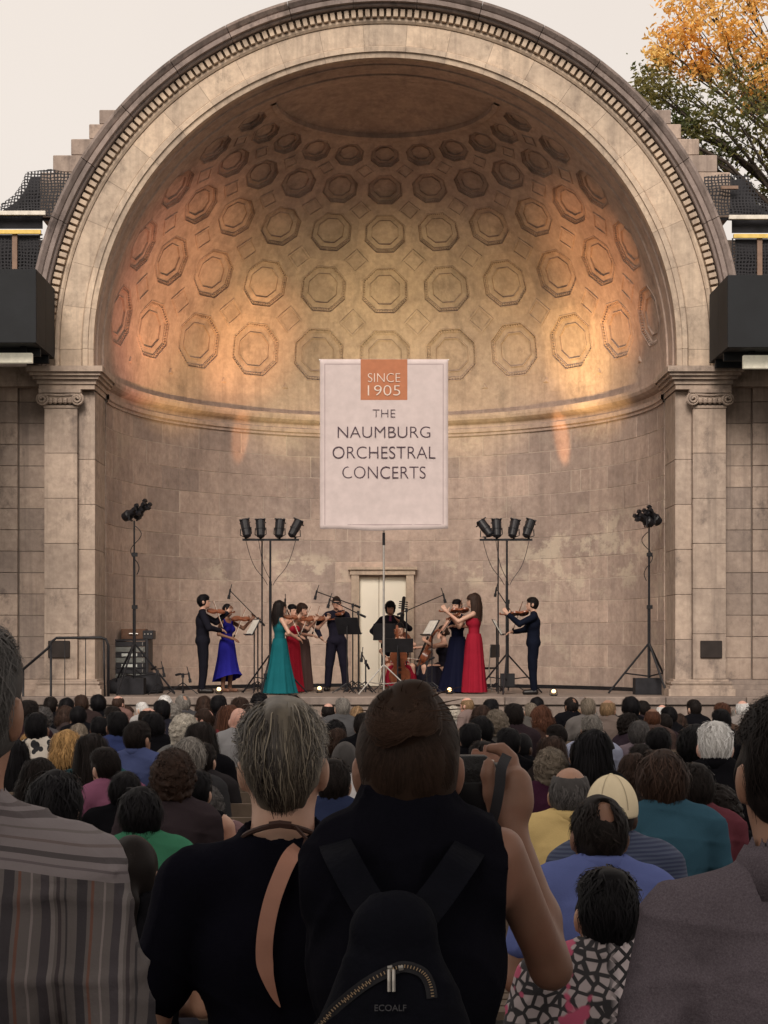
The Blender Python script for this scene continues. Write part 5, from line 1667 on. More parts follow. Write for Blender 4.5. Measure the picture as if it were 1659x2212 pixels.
_, CR = light_stand(1095, 30.3, (1048, 1073, 1110, 1142), 0, (1036, 1150), 1077, 'tall light bar stand right of the banner',
   ['par can leaning far left on the right light bar', 'second par can on the right light bar, glowing orange', 'third par can on the right light bar, tipped right', 'par can tipped right on the right end of the right light bar'],
   (0, 1, 1, 0), ((-.55, .35, .8), (-.02, .35, .9), (.22, .35, .9), (.32, .35, .9)))
OR, YE, YG, RE = (1, .46, .20), (1, .64, .26), (1, .80, .40), (1, .42, .26)
LP = 2.0
def dome_at(u, v):
    """first point of the dome or wall seen at (u, v)"""
    for i in range(400):
        Y = 29.5 + i * .02
        p = W(u, v, Y); z = p.z - Z0
        if z > 0:
            if (p.x - XC) ** 2 + (Y - YS) ** 2 + z * z > RD * RD and Y > YS: return p
        elif (p.x - XC) ** 2 + (Y - YS) ** 2 > RD * RD and Y > YS: return p
    return W(u, v, 35)
aim_spot(CL[0][0], CL[0][1], dome_at(330, 620), 230 * LP, RE, 48, 1.0)
aim_spot(CL[1][0], CL[1][1], dome_at(535, 750), 330 * LP, OR, 28, 1.0)
aim_spot(CL[2][0], CL[2][1], dome_at(400, 690), 220 * LP, YE, 52, 1.0)
aim_spot(CL[3][0], CL[3][1], dome_at(700, 745), 240 * LP, YG, 54, 1.0)
aim_spot(CR[0][0], CR[0][1], dome_at(960, 745), 240 * LP, YG, 54, 1.0)
aim_spot(CR[1][0], CR[1][1], dome_at(1255, 760), 420 * LP, YE, 26, 1.0)
aim_spot(CR[2][0], CR[2][1], dome_at(1310, 590), 330 * LP, OR, 36, 1.0)
aim_spot(CR[3][0], CR[3][1], dome_at(1250, 720), 220 * LP, YE, 50, 1.0)
aim_spot(CR[2][0], CR[2][1] + Vector((.03, 0, .02)), dome_at(1214, 945), 250 * LP, OR, 17, .8, .36, 1.0, .16)
aim_spot(CL[2][0], CL[2][1] + Vector((.03, 0, .02)), dome_at(518, 940), 150 * LP, OR, 16, .7, .36, 1.0, -.10)

def single_stand(u, Y, vhead, flip, label):
    x = (u - U0) * Y / FOC; zt = W(u, vhead + 30, Y).z - ZS
    o = empty('lamp_stand', (x, Y, ZS), 0, label, 'light stand')
    MB().tube([(0, 0, .1), (0, 0, 1.6)], .03, 10).tube([(0, 0, 1.5), (0, 0, 2.6)], .022, 10).tube([(0, 0, 2.5), (0, 0, zt)], .016, 10).build('pole', M_BLACKM, o)
    for z in (1.58, 2.55): MB().box((-.04, -.04, z), (.06, .04, z + .07)).build('collar', M_BLACKM, o)
    tripod(o, (0, 0), .95, .75, a0=.25 if flip > 0 else 2.9, r=.02)
    MB().box((-.28, -.2, .0), (.2, .15, .30)).build('sand_bag', M_NETBLK, o)
    pts = [Vector((.03 * flip, -.03, zt - .1)) + Vector((.12 * math.sin(t * 9) * flip * (1 - t * .5), -.02, -.9 * t)) for t in [i / 20 for i in range(21)]]
    MB().tube(pts, .008, 5).build('cable', M_BLACKM, o)
    # two profile spotlights side by side
    for k, (dx, tl) in enumerate(((-.07, .5), (.10, .35))):
        ax = Vector((flip * .62, -.45, .42 + .25 * (k - .5)))
        q = Vector((dx, -.05 + .1 * k, zt + .12 + .06 * k)); M = frame(q, ax, (0, 0, 1))
        h = MB().lathe([(.035, -.17), (.085, -.15), (.10, -.02), (.075, .0), (.065, .11), (.08, .12), (.08, .18), (.062, .181), (.06, .10)], 14, M=M).build('spot_housing', M_BLACKM, o)
        MB().lathe([(.059, .14), (.001, .15)], 12, M=M).build('lens', M_LENSOFF, h)
        MB().tube([q + Vector((0, -.12, .02)), q + Vector((0, -.13, -.12)), Vector((dx * .4, 0, zt - .0)), q + Vector((0, .13, -.12)), q + Vector((0, .12, .02))], .012, 6).build('yoke', M_BLACKM, o)
        for a in range(4):
            w = PI / 2 * a
            MB().box((math.cos(w) * .08 - .03, math.sin(w) * .08 - .03, .175), (math.cos(w) * .08 + .03, math.sin(w) * .08 + .03, .24), M).build('barn_door', M_BLACKM, o)
single_stand(290, 30.0, 1095, 1, 'single lamp stand with spotlights at the left of the stage')
single_stand(1402, 30.0, 1108, -1, 'single lamp stand with spotlights at the right of the stage')

# footlights
M_GLOW = plain('glowing_bulb', (1, .9, .7), .3, emit=(1.0, .60, .24), estr=1.8)
for (u, v), wh in zip(((473, 1492), (690, 1490), (971, 1493), (1196, 1497)), ('the blue dress', 'the man in black', 'the navy gown', 'the rightmost violinist')):
    Y = .94 * FOC / (v + 6 - VH); p = W(u, v, Y)
    o = empty('footlight', (p.x, Y, ZS), 0, 'small glowing footlight on the stage near ' + wh, 'footlight')
    MB().lathe([(.06, 0), (.065, .02), (.03, .035), (.025, .05)], 12).build('base', M_BLACKM, o)
    MB().lathe([(.02, .05), (.036, .065), (.040, .085), (.028, .11), (.001, .118)], 12).build('bulb', M_GLOW, o, True)
    MB().tube([(-.07, 0, .01), (-.06, .04, .1), (0, .07, .13), (.06, .04, .1), (.07, 0, .01)], .006, 5).build('guard', M_BLACKM, o)

# ------------------------------------------------------------------ banner on its mast
def text_mesh(s, size, m, parent, loc, rot=(PI / 2, 0, 0), align='CENTER', thin=0.0, sx=1.0, name='lettering', spacing=1.0):
    c = bpy.data.curves.new('txt', 'FONT'); c.body = s; c.size = size; c.align_x = align; c.align_y = 'CENTER'
    c.extrude = .0008; c.offset = thin; c.space_character = spacing
    o = bpy.data.objects.new('txt', c); COL.objects.link(o)
    me = bpy.data.meshes.new_from_object(o.evaluated_get(bpy.context.evaluated_depsgraph_get()))
    bpy.data.objects.remove(o); bpy.data.curves.remove(c)
    me.materials.clear()
    return link(name, me, m, parent, loc, rot, (sx, 1, 1))
def build_banner():
    Y = 29.75
    x0, x1 = W(691, 0, Y).x, W(968, 0, Y).x
    zt, zb = W(0, 776, Y).z, W(0, 1144, Y).z
    xc, w, h = (x0 + x1) / 2, x1 - x0, zt - zb
    o = empty('banner', (xc, Y, zb), 0, 'tall pale pink concert banner with an orange tab, hanging over the stage', 'banner')
    M_C = cloth((.60, .515, .505), 'banner_cloth', .8, .12)
    M_T = plain('banner_orange', (.44, .17, .085), .7, 0, .08)
    M_I = plain('banner_ink', (.075, .050, .065), .8, 0, .1)
    M_B = plain('banner_border_ink', (.34, .26, .27), .8, 0, .1)
    def bend(x, z):
        t = 1 - z / h
        return .03 * t * t - 2.4 * max(0, t - .9) ** 2 + .006 * math.sin(x * 5.2 + t * 2.2) * (.3 + t) + .004 * math.sin(t * 9 + x * 1.5)
    n, m_ = 32, 40
    v, f = [], []
    for j in range(m_ + 1):
        for i in range(n + 1):
            x = -w/2 + w * i / n; z = h * j / m_
            dz = (-.016 * math.cos(x * 2.6) + .006 * math.sin(x * 6)) * (1 - j / m_)
            v.append((x, bend(x, z), z + dz))
    for j in range(m_):
        for i in range(n): f.append((j*(n+1)+i, j*(n+1)+i+1, (j+1)*(n+1)+i+1, (j+1)*(n+1)+i))
    c = link('cloth', mesh('cloth', v, f, True), M_C, o)
    sd = c.modifiers.new('thickness', 'SOLIDIFY'); sd.thickness = .004; sd.offset = 1
    def strip(name, xa, xb, za, zb_, mt, off=.006, k=10):
        v, f = [], []
        for j in range(k + 1):
            for i in range(k + 1):
                x = xa + (xb - xa) * i / k; z = za + (zb_ - za) * j / k
                v.append((x, bend(x, z) - off, z))
        for j in range(k):
            for i in range(k): f.append((j*(k+1)+i, j*(k+1)+i+1, (j+1)*(k+1)+i+1, (j+1)*(k+1)+i))
        return link(name, mesh(name, v, f, True), mt, o)
    pxm = h / 368.0
    strip('orange_tab', (779 - 829.5) * pxm, (880 - 829.5) * pxm, h - 88 * pxm, h - .002, M_T)
    e = 10 * pxm
    for xa, xb, za, zb_ in ((-w/2 + e, -w/2 + e + .012, e, h - e), (w/2 - e - .012, w/2 - e, e, h - e), (-w/2 + e, w/2 - e, e, e + .012), (-w/2 + e, w/2 - e, h - e - .012, h - e)):
        strip('border_line', xa, xb, za, zb_, M_B, .005)
    M_W = plain('banner_white_ink', (.72, .60, .52), .8, 0, .05)
    def line(s, v0, v1, width, mt):
        zc = h - ((v0 + v1) / 2 - 776) * pxm; size = (v1 - v0) * pxm / .70
        t = text_mesh(s, size, mt, o, (0, bend(0, zc) - .018, zc), thin=-.004)
        xs = [q.co.x for q in t.data.vertices]; cur = max(xs) - min(xs)
        k = width * pxm / cur; mid = (max(xs) + min(xs)) / 2
        t.scale = (k, 1, 1); t.location.x = -mid * k
        ys = [q.co.y for q in t.data.vertices]
        t.location.z = zc - (max(ys) + min(ys)) / 2
    line('SINCE', 806, 826, 70, M_W); line('1905', 832, 855, 70, M_W)
    line('THE', 884, 902, 49, M_I); line('NAUMBURG', 921, 946, 200, M_I); line('ORCHESTRAL', 964, 991, 222, M_I); line('CONCERTS', 1007, 1034, 180, M_I)
    MB().tube([(-w/2 - .02, .03, h - .01), (w/2 + .02, .03, h - .01)], .015, 8).build('top_batten', M_CHROME, o)
    # mast on a tripod carrying the banner
    p = W(829, 1500, Y + .12)
    s = empty('banner_mast', (p.x, Y + .12, ZS), 0, 'thin steel mast with tripod feet below the banner', 'mast')
    MB().tube([(0, 0, .02), (0, 0, 2.9)], .020, 10).tube([(0, 0, 2.8), (0, 0, zt - ZS)], .014, 8).build('pole', M_CHROME, s)
    MB().tube([(0, 0, zb - ZS - .28), (0, 0, zb - ZS - .05)], .026, 8).build('clamp', M_BLACKM, s)
    tripod(s, (0, 0), .55, .60, a0=-.35, r=.013, m=M_CHROME)
build_banner()

# ------------------------------------------------------------------ stage equipment
def build_rack():
    x0, x1 = W(240, 0, 31.2).x, W(322, 0, 31.2).x
    o = empty('equipment_rack', ((x0 + x1) / 2, 31.2, ZS), 0, 'black wheeled rack of audio gear at the left of the stage', 'rack')
    w = (x1 - x0) / 2
    M_G = plain('rack_grey', (.20, .21, .20), .5, .3); M_D = plain('rack_dark', (.03, .03, .035), .5)
    M_LB = plain('rack_label', (.55, .58, .55), .5)
    for s in (-1, 1): link('side_panel', mesh('side_panel', *_bev_box((s * w - .03, -.3, .1), (s * w + .03, .3, 1.02), .008)), M_D, o)
    MB().box((-w, -.3, .10), (w, .3, .14)).build('floor_panel', M_D, o)
    MB().box((-w, -.29, .99), (w, .3, 1.02)).build('top_panel', M_D, o)
    for k in range(8):
        z = .16 + k * .103
        mm = (M_D, M_G, M_D, M_D, M_G, M_D, M_G, M_D)[k]
        u_ = link('module', mesh('module', *_bev_box((-w + .04, -.28, z), (w - .04, .25, z + .095), .004)), mm, o)
        for s in (-1, 1): MB().tube([(s * (w - .08), -.285, z + .02), (s * (w - .08), -.32, z + .03), (s * (w - .08), -.32, z + .07), (s * (w - .08), -.285, z + .08)], .008, 6).build('handle', M_CHROME, u_)
        if k in (0, 3, 5): MB().box((-.12, -.286, z + .02), (.18, -.281, z + .075)).build('face_label', M_LB, u_)
    for a in (-1, 1):
        for b in (-1, 1): MB().lathe([(.05, -.02), (.05, .02)], 12, M=frame((a * (w - .1), b * .22, .05), (1, 0, 0))).build('wheel', M_BLACKM, o)
    t = ZS + 1.02
    q = empty('equipment_case', ((x0 + x1) / 2 + .12, 31.2, t), 0, 'small brown gear case on top of the rack', 'case')
    link('body', mesh('body', *_bev_box((-.26, -.2, .0), (.2, .2, .20), .01)), plain('case_brown', (.13, .07, .045), .6), q)
    MB().tube([(-.1, -.2, .11), (-.1, -.24, .11), (.06, -.24, .11), (.06, -.2, .11)], .01, 6).build('handle', M_CHROME, q)
    q = empty('mixer', ((x0 + x1) / 2 + .38, 31.1, t), 0, 'dark mixer standing at the right end of the rack top', 'mixer')
    link('body', mesh('body', *_bev_box((-.1, -.15, .0), (.1, .2, .17), .01)), M_D, q)
    for k in range(3): MB().lathe([(.015, 0), (.012, .02)], 8, M=frame((-.06 + .06 * k, -.15, .1), (0, -1, 0))).build('knob', M_CHROME, q)
    q = empty('cable_bag', ((x0 + x1) / 2 + .12, 30.6, ZS), 0, 'dark heap of bags and cables at the foot of the rack', 'bag')
    link('body', surf([ell((0, 0, .12), (.45, .25, .22)), ell((.35, -.05, .1), (.25, .2, .3)), ell((-.3, -.1, .1), (.2, .16, .16))], .025, (), [((0, 0, 0), (0, 0, -1))], ripple(.02, 14, 3), 'bag_body'), M_NETBLK, q)
    MB().tube([(-.2, -.1, .3), (-.1, -.15, .45), (.1, -.15, .45), (.2, -.1, .35)], .012, 6).build('strap', M_BLACKM, q)
build_rack()

def build_rail():
    Y = 28.5
    o = empty('handrail', (W(170, 0, Y).x, Y, ZS), 0, 'black pipe handrail at the left stage steps', 'handrail')
    T = (-o.location.x, -o.location.y, -o.location.z)
    a, b = W(110, 1378, Y), W(232, 1376, Y)
    def t(pts, r, nm): return MB().tube([Vector(p) for p in pts], r, 8).build(nm, M_BLACKM, o, True, loc=T)
    t([W(50, 1446, Y), W(104, 1400, Y), W(112, 1386, Y), W(122, 1378, Y), W(218, 1377, Y), W(229, 1381, Y), W(234, 1394, Y), (W(234, 0, Y).x, Y, ZS)], .024, 'top_rail')
    t([W(110, 1388, Y), (a.x, Y, ground_z(28))], .022, 'post')
    t([W(224, 1380, Y - .0), (W(226, 0, Y).x, Y + .02, ZS)], .016, 'baluster')
    t([W(50, 1446, Y), (W(50, 0, Y).x, Y, ground_z(28))], .022, 'post')
    for u in (140, 185): t([W(u, 1378, Y), (W(u, 0, Y).x, Y, ZS)], .008, 'baluster')
build_rail()

def mic_stand(u, Y, vtop, tip, label, tail=None, low=False):
    """stand pole at column u, boom joint at vtop, microphone at tip (u, v)"""
    x = (u - U0) * Y / FOC
    o = empty('microphone_stand', (x, Y, ZS), 0, label, 'mic stand')
    j = W(u, vtop, Y) - o.location
    MB().tube([(0, 0, .02), (0, 0, j.z)], .013, 8).build('pole', M_BLACKM, o)
    t = W(tip[0], tip[1], Y - .1) - o.location
    d = (t - j).normalized()
    b = j - d * .42 if tail is None else W(tail[0], tail[1], Y + .05) - o.location
    MB().tube([b, t], .010, 6).build('boom', M_BLACKM, o)
    MB().tube([b, b + d * .12], .022, 8).build('counterweight', M_BLACKM, o)
    MB().box((j.x - .025, j.y - .03, j.z - .04), (j.x + .025, j.y + .03, j.z + .04)).build('clutch', M_BLACKM, o)
    dn = Vector((d.x * .25, -.1, -1)).normalized()
    MB().tube([t - dn * .03, t + dn * .06, t + dn * .10], .018, 8).tube([t + dn * .09, t + dn * .16], .028, 8).build('microphone', M_BLACKM, o)
    MB().tube([t, t - d * .02 + Vector((d.x * -.03, 0, .14))], .008, 6).build('shock_mount', M_BLACKM, o)
    tripod(o, (0, 0), .22, .32, a0=u * .37, r=.010)
mic_stand(557, 30.9, 1338, (497, 1276), 'boom microphone stand reaching left beside the left light bar', (572, 1352))
mic_stand(762, 31.4, 1308, (684, 1278), 'taller boom microphone stand right of the man in black', (778, 1312))
mic_stand(774, 30.8, 1324, (712, 1296), 'shorter boom microphone stand right of the man in black', (790, 1333))
mic_stand(878, 31.2, 1318, (958, 1285), 'boom microphone stand reaching right beside the red-gowned cellist', (858, 1328))
mic_stand(1098, 31.6, 1300, (1072, 1272), 'boom microphone stand tangled with the right light bar', (1110, 1330))
mic_stand(620, 32.0, 1350, (616, 1296), 'upright microphone stand behind the teal gown')
mic_stand(340, 29.6, 1452, (352, 1444), 'low microphone stand beside the cable bags', (328, 1446))
mic_stand(395, 29.9, 1459, (408, 1456), 'low microphone stand left of the red-tied violinist', (380, 1458))
mic_stand(790, 30.6, 1430, (782, 1412), 'low microphone stand by the white door', (797, 1445))
mic_stand(922, 30.7, 1432, (905, 1440), 'low microphone stand in front of the leaning cello', (938, 1420))

def music_stand(u, Y, vc, yaw, tilt, label, w=.50, h=.34):
    x = (u - U0) * Y / FOC
    o = empty('music_stand', (x, Y, ZS), yaw, label, 'music stand')
    zc = W(u, vc, Y).z - ZS
    M = Matrix.Translation((0, 0, zc)) @ Matrix.Rotation(tilt, 4, 'X')
    MB().box((-w/2, -.006, -h/2), (w/2, .006, h/2), M).build('desk', M_BLACKM, o)
    MB().box((-w/2, -.05, -h/2 - .006), (w/2, .0, -h/2 + .006), M).build('ledge', M_BLACKM, o)
    MB().box((-w/2 + .04, -.018, -h/2 + .01), (w/2 - .05, -.0075, h/2 - .02), M).build('sheet_music', plain('paper', (.62, .60, .55), .8), o)
    MB().tube([(0, 0.02, .03), (0, 0.02, zc)], .013, 8).build('pole', M_BLACKM, o)
    tripod(o, (0, .02), .20, .28, a0=u * .21, r=.010)
# yaw turns the reading side (local -Y) towards the player
music_stand(547, 30.6, 1355, rad(-70), rad(-28), 'music stand facing the blue dress')
music_stand(751, 30.4, 1352, rad(150), rad(-25), 'music stand right of the man in black')
music_stand(830, 31.0, 1365, rad(185), rad(-15), 'music stand in front of the bass player', .42, .32)
music_stand(859, 30.3, 1394, rad(180), rad(-20), 'low wide music stand in front of the red-gowned cellist', .58, .27)
music_stand(931, 31.0, 1356, rad(-70), rad(-30), 'music stand left of the leaning cello')
music_stand(1075, 30.6, 1355, rad(80), rad(-30), 'music stand facing the rightmost violinist')

# ------------------------------------------------------------------ instruments
M_VIO = plain('varnished_wood', (.20, .062, .028), .3, 0, .3, 12, 0, .5)
M_EB = plain('ebony', (.012, .010, .010), .4)
M_HB = plain('bow_hair', (.70, .66, .58), .6)
def bout(t):
    """half width of a violin body along its length, t from 0 (tail) to 1 (neck)"""
    lo = .104 * max(0, 1 - ((t - .24) / .25) ** 2) ** .5 if t < .49 else 0
    up = .083 * max(0, 1 - ((t - .79) / .22) ** 2) ** .5 if t > .57 else 0
    return max(lo, up, .056 if .12 < t < .92 else 0)
def viol(label, M, s=1.0, cat='violin', name='violin', deep=1.0):
    o = empty(name, (0, 0, 0), 0, label, cat)
    o.matrix_world = M
    def sc(v): return [(x * s, y * s, z * s) for x, y, z in v]
    ts = [i / 30 for i in range(31)]
    ol = [(bout(t), t * .36) for t in ts] + [(-bout(t), t * .36) for t in reversed(ts)]
    d = .019 * deep
    n = len(ol)
    v = []
    for y, k in ((-d, .96), (-d * .8, 1.0), (d * .8, 1.0), (d, .96)):
        v += [(x * k, y, .18 + (z - .18) * k) for x, z in ol]
    v += [(0, -d * 1.4, .18), (0, d * 1.4, .18)]
    f = []
    for j in range(3): f += [(j*n+i, j*n+(i+1)%n, (j+1)*n+(i+1)%n, (j+1)*n+i) for i in range(n)]
    half = n // 2
    for i in range(half - 1):
        f.append((i, n - 1 - i, n - 2 - i, i + 1)); f.append((3*n + i, 3*n + i + 1, 3*n + n - 2 - i, 3*n + n - 1 - i))
    link('body', mesh('body', sc(v), f, False), M_VIO, o)
    mb = MB(); mb.box((-.011, d * .3, .34), (.011, d * 1.1, .50)); mb.v = sc(mb.v); mb.build('neck', M_VIO, o)
    mb = MB(); mb.box((-.014, d * 1.5, .20), (.014, d * 1.9, .48)); mb.box((-.012, d * 1.3, .02), (.012, d * 1.7, .12)); mb.box((-.02, d, .165), (.02, d * 2.6, .172)); mb.v = sc(mb.v); mb.build('fingerboard', M_EB, o)
    mb = MB(); mb.tube([(0, d * .8, .49), (0, d * .4, .55), (0, -d * .1, .585), (0, -d * .9, .575), (0, -d * .8, .555)], .012, 8)
    for k in range(4): mb.tube([(-.03, d * .5, .515 + k * .014), (.03, d * .5, .515 + k * .014)], .004, 5)
    mb.v = sc(mb.v); mb.build('scroll', M_EB if s > 2.5 else M_VIO, o)
    return o
def bow(label, a, b, s=1.0):
    a, b = Vector(a), Vector(b); d = (b - a).normalized()
    o = empty('bow', a, 0, label, 'bow'); L = .73 * s
    up = d.orthogonal().normalized()
    MB().tube([Vector((0, 0, 0)), d * L * .5 - up * .006, d * L], .005, 6).build('stick', M_VIO, o)
    MB().tube([up * .018 + d * .06, d * L + up * .012], .0035, 5).build('bow_hair', M_HB, o)
    MB().box((-.008, -.008, -.01), (.008, .02, .05), frame(d * .03, d)).build('frog', M_EB, o)
    return o

# ------------------------------------------------------------------ musicians
HC = np3(0, .02, 1.64)
EYEB = surf([ell((0, 0, 0), (.012, .007, .007))], .003, name='eye')
MOUTH = surf([ell((0, 0, 0), (.022, .006, .005))], .003, name='mouth')
M_EYE = plain('eye_dark', (.02, .015, .015), .2); M_LIP = plain('lips', (.30, .09, .08), .5)
def torso(wf, seated=0.0):
    z = -seated
    return [ell((0, 0, .94 + z), (.165 * (1.02 if wf < 1 else 1), .12, .12)), cap((0, 0, .99 + z), (0, 0, 1.15 + z), .132 * wf, .128 * wf, .80), ell((0, .0, 1.27 + z), (.163 * wf, .115, .16)),
            cap((-.145 * wf, -.005, 1.405 + z), (.145 * wf, -.005, 1.405 + z), .060 * (.9 if wf < 1 else 1), None, .9, .04),
            cap((-.10 * wf, -.01, 1.425 + z), (0, -.008, 1.475 + z), .045, .050, .9, .03), cap((.10 * wf, -.01, 1.425 + z), (0, -.008, 1.475 + z), .045, .050, .9, .03)] + \
           ([ell((s * .07, .085, 1.26 + z), (.058, .05, .06), k=.03) for s in (-1, 1)] if wf < 1 else [])
def musician(label, u, Y, yaw, H, sex, lw, rw, lpole, rpole, outfit, hair, hc, sk='pale', seated=0.0, lhand=None, rhand=None, tiltx=0.0, legs=None, head_turn=None, glasses=False):
    """lw / rw: wrist targets in the figure's own frame (faces +Y, right hand at +X)"""
    s = H / 1.75 if not seated else H
    o = empty('person', ((u - U0) * Y / FOC, Y, ZS), yaw, label, 'person', None, s)
    wf = 1.0 if sex == 'm' else .88
    z = np3(0, 0, -seated)
    hc_ = HC + z
    ls, rs = np3(-.185 * wf, -.005, 1.40) + z, np3(.185 * wf, -.005, 1.40) + z
    le, lw = ik(ls, lw, lpole); re, rw = ik(rs, rw, rpole)
    k = .88 if sex == 'f' else 1.0
    la = [cap(ls, le, .049 * k, .040 * k), cap(le, lw, .041 * k, .027 * k)]
    ra = [cap(rs, re, .049 * k, .040 * k), cap(re, rw, .041 * k, .027 * k)]
    lf = lhand or (unit(lw - le), (.3, 0, .9), (.2, -.9, .2)); rf = rhand or (unit(rw - re), (-.2, .2, -.9), (-.8, .2, 0))
    hands = hand_prims(lw, *lf, .8, 1.08) + hand_prims(rw, *rf, .7, 1.08)
    if seated:
        lg = []
        sp = .22 if legs == 'cello' else .12
        for q in (-1, 1): lg += [cap((q * .09, .0, .92 - seated), (q * sp, .42, .94 - seated), .085, .062), cap((q * sp, .42, .94 - seated), (q * (sp + .02), .40, .10), .06, .04), cap((q * (sp + .02), .38, .05), (q * (sp + .05), .56, .035), .042, .034)]
    else:
        lg = []
        st = legs or .10
        for q in (-1, 1): lg += [cap((q * .088, 0, .90), (q * (st * .5 + .05), .015, .49), .086 * k, .058), cap((q * (st * .5 + .05), .015, .49), (q * st, -.015, .09), .057, .038), cap((q * st, -.04, .045), (q * (st + .02), .15, .035), .042, .033)]
    neck = [cap((0, -.012, 1.44 + z[2]), (0, .012, 1.56 + z[2]), .056 * k, .050 * k)]
    T = torso(wf, seated)
    body = surf(head_prims(hc_) + neck + T + la + ra + hands + lg, .0105, name='body')
    link('body', body, skin(SKIN[sk]), o)
    for q in (-1, 1): link('eye', EYEB, M_EYE, o, tuple(hc_ + (q * .029, .087, .006)))
    link('mouth', MOUTH, M_LIP, o, tuple(hc_ + (0, .099, -.060)))
    if glasses:
        MB().box((hc_[0] - .065, hc_[1] + .10, hc_[2] - .008), (hc_[0] + .065, hc_[1] + .106, hc_[2] + .018)).tube([(hc_[0] - .065, hc_[1] + .1, hc_[2] + .01), (hc_[0] - .085, hc_[1] - .0, hc_[2] + .01)], .004, 5).tube([(hc_[0] + .065, hc_[1] + .1, hc_[2] + .01), (hc_[0] + .085, hc_[1] - .0, hc_[2] + .01)], .004, 5).build('glasses', M_BLACKM, o)
    if hair: link('hair', hair_style(hair), hair_mat(HAIR[hc]), o, tuple(hc_))
    if outfit[0] == 'suit':
        c = outfit[1]
        hole = [cap((0, -.012, 1.50 + z[2]), (0, .02, 1.75 + z[2]), .060, .07)]
        link('shirt', surf(inflate(T, .016) + inflate(la + ra, .016), .012, hole, [((0, 0, .88 - seated), (0, 0, -1)), ], ripple(.006, 26, 4, .6), 'shirt'), cloth(c), o)
        link('trousers', surf(inflate([p for i, p in enumerate(lg) if i % 3 != 2], .022) + [ell((0, 0, .93 - seated), (.178, .135, .12))], .013, name='trousers', disp=ripple(.005, 24, 8, .4)), cloth(tuple(q * .9 for q in c)), o)
        link('shoes', surf(inflate([p for i, p in enumerate(lg) if i % 3 == 2], .014), .010, name='shoes'), M_EB, o)
        if len(outfit) > 2:
            mb = MB(); zz = z[2]
            mb.add([(-.02, .075, 1.495 + zz), (.02, .075, 1.495 + zz), (.045, .152, 1.06 + zz), (-.045, .152, 1.06 + zz), (0, .15, 1.0 + zz), (-.02, .06, 1.495 + zz), (.02, .06, 1.495 + zz)], [(0, 3, 2, 1), (3, 4, 2), (0, 1, 6, 5)])
            mb.build('tie', cloth(outfit[2], 'tie_silk', .5), o)
    else:
        c, hem, flare = outfit[1], outfit[2], outfit[3]
        strapless = outfit[4] if len(outfit) > 4 else True
        bod = inflate(T, .010)
        mc = cloth(c, 'gown_fabric', .7)
        cut = [((0, 0, 1.335 - seated), (0, 0, 1))] if strapless else []
        hole = [cap((0, .04, 1.46 + z[2]), (0, .05, 1.7 + z[2]), .095, .1), ell((-.19, 0, 1.41 + z[2]), (.06, .1, .08)), ell((.19, 0, 1.41 + z[2]), (.06, .1, .08))] if not strapless else []
        link('bodice', surf(bod, .011, hole, cut + [((0, 0, 1.0 - seated), (0, 0, -1))], None, 'bodice'), mc, o)
        n, v, f = 96, [], []
        if not seated:
            prof = [(1.06, .150, .118), (.98, .178, .140), (.88, .19, .155), (hem + (.88 - hem) * .66, .19 + .25 * flare, .17 + .24 * flare), (hem + (.88 - hem) * .33, .2 + .62 * flare, .18 + .6 * flare), (hem, .21 + 1.0 * flare, .19 + 1.0 * flare)]
            for j, (zz, a, b) in enumerate(prof):
                am = .0 + .035 * max(0, j - 1) / 4
                for i in range(n):
                    t = 2 * PI * i / n
                    w = 1 + 1.5 * am * math.sin(t * 11 + .35 * j) + am * math.sin(t * 5 + 1 + .2 * j) + am * .8 * math.sin(t * 17 + 2)
                    dz = outfit[5] * max(0, math.sin(t) * .5 + .25) if len(outfit) > 5 and j == len(prof) - 1 else 0
                    v.append((a * w * math.cos(t), b * w * math.sin(t), zz + dz))
        else:
            prof = [(1.04, .0, .155, .125), (.97, .05, .19, .20), (.97, .22, .25, .28), (.72, .30, .28, .28), (.45, .30, .29, .28), (.12, .30, .32, .31)]
            for j, (zz, yo, a, b) in enumerate(prof):
                am = .04 * j / 5
                zz = zz - seated if j < 3 else zz * (1 - seated * .0) - (.0 if j > 3 else seated * .5)
                for i in range(n):
                    t = 2 * PI * i / n
                    w = 1 + am * math.sin(t * 9 + .6 * j)
                    v.append((a * w * math.cos(t), yo + b * w * math.sin(t), max(.02, zz)))
        for j in range(len(prof) - 1):
            for i in range(n): f.append((j*n+i, j*n+(i+1)%n, (j+1)*n+(i+1)%n, (j+1)*n+i))
        link('skirt', mesh('skirt', v, f, True), mc, o)
    bpy.context.view_layer.update()
    return o
def held_violin(o, label, chin=(-.05, .085, 1.475), tip=(-.24, .50, 1.46), s=1.0, bowl=None, hand=(.10, .30, 1.15), name='violin', cat='violin', roll=0.0):
    Mw = o.matrix_world
    a, b = Mw @ Vector(chin), Mw @ Vector(tip)
    d = (b - a).normalized(); up = (Vector((0, 0, 1)) + (Mw.to_3x3() @ Vector((.45, 0, 0))).normalized() * .45)
    x = up.cross(d).normalized()
    viol(label, frame(a, d, -x), s, cat, name)
    if bowl:
        h = Mw @ Vector(hand); mid = a + d * .20 * s
        bow(bowl, h, mid + (mid - h).normalized() * .2)
LWV, RWV = (-.235, .44, 1.435), (.14, .30, 1.13)
LPV, RPV = (-.2, .2, -1), (.8, -.3, -.6)
LHV = ((-.1, .5, .6), (.9, -.2, .2), (.3, -.9, .2))
BLKM = (.012, .012, .018)
p = musician('violinist in black with an orange-red tie facing right', 438, 30.7, rad(-82), 1.85, 'm', LWV, RWV, LPV, RPV, ('suit', BLKM, (.42, .07, .04)), 'spiky', 'black', lhand=LHV)
held_violin(p, 'violin of the red-tied violinist', bowl='bow of the red-tied violinist', hand=(.12, .36, 1.13))
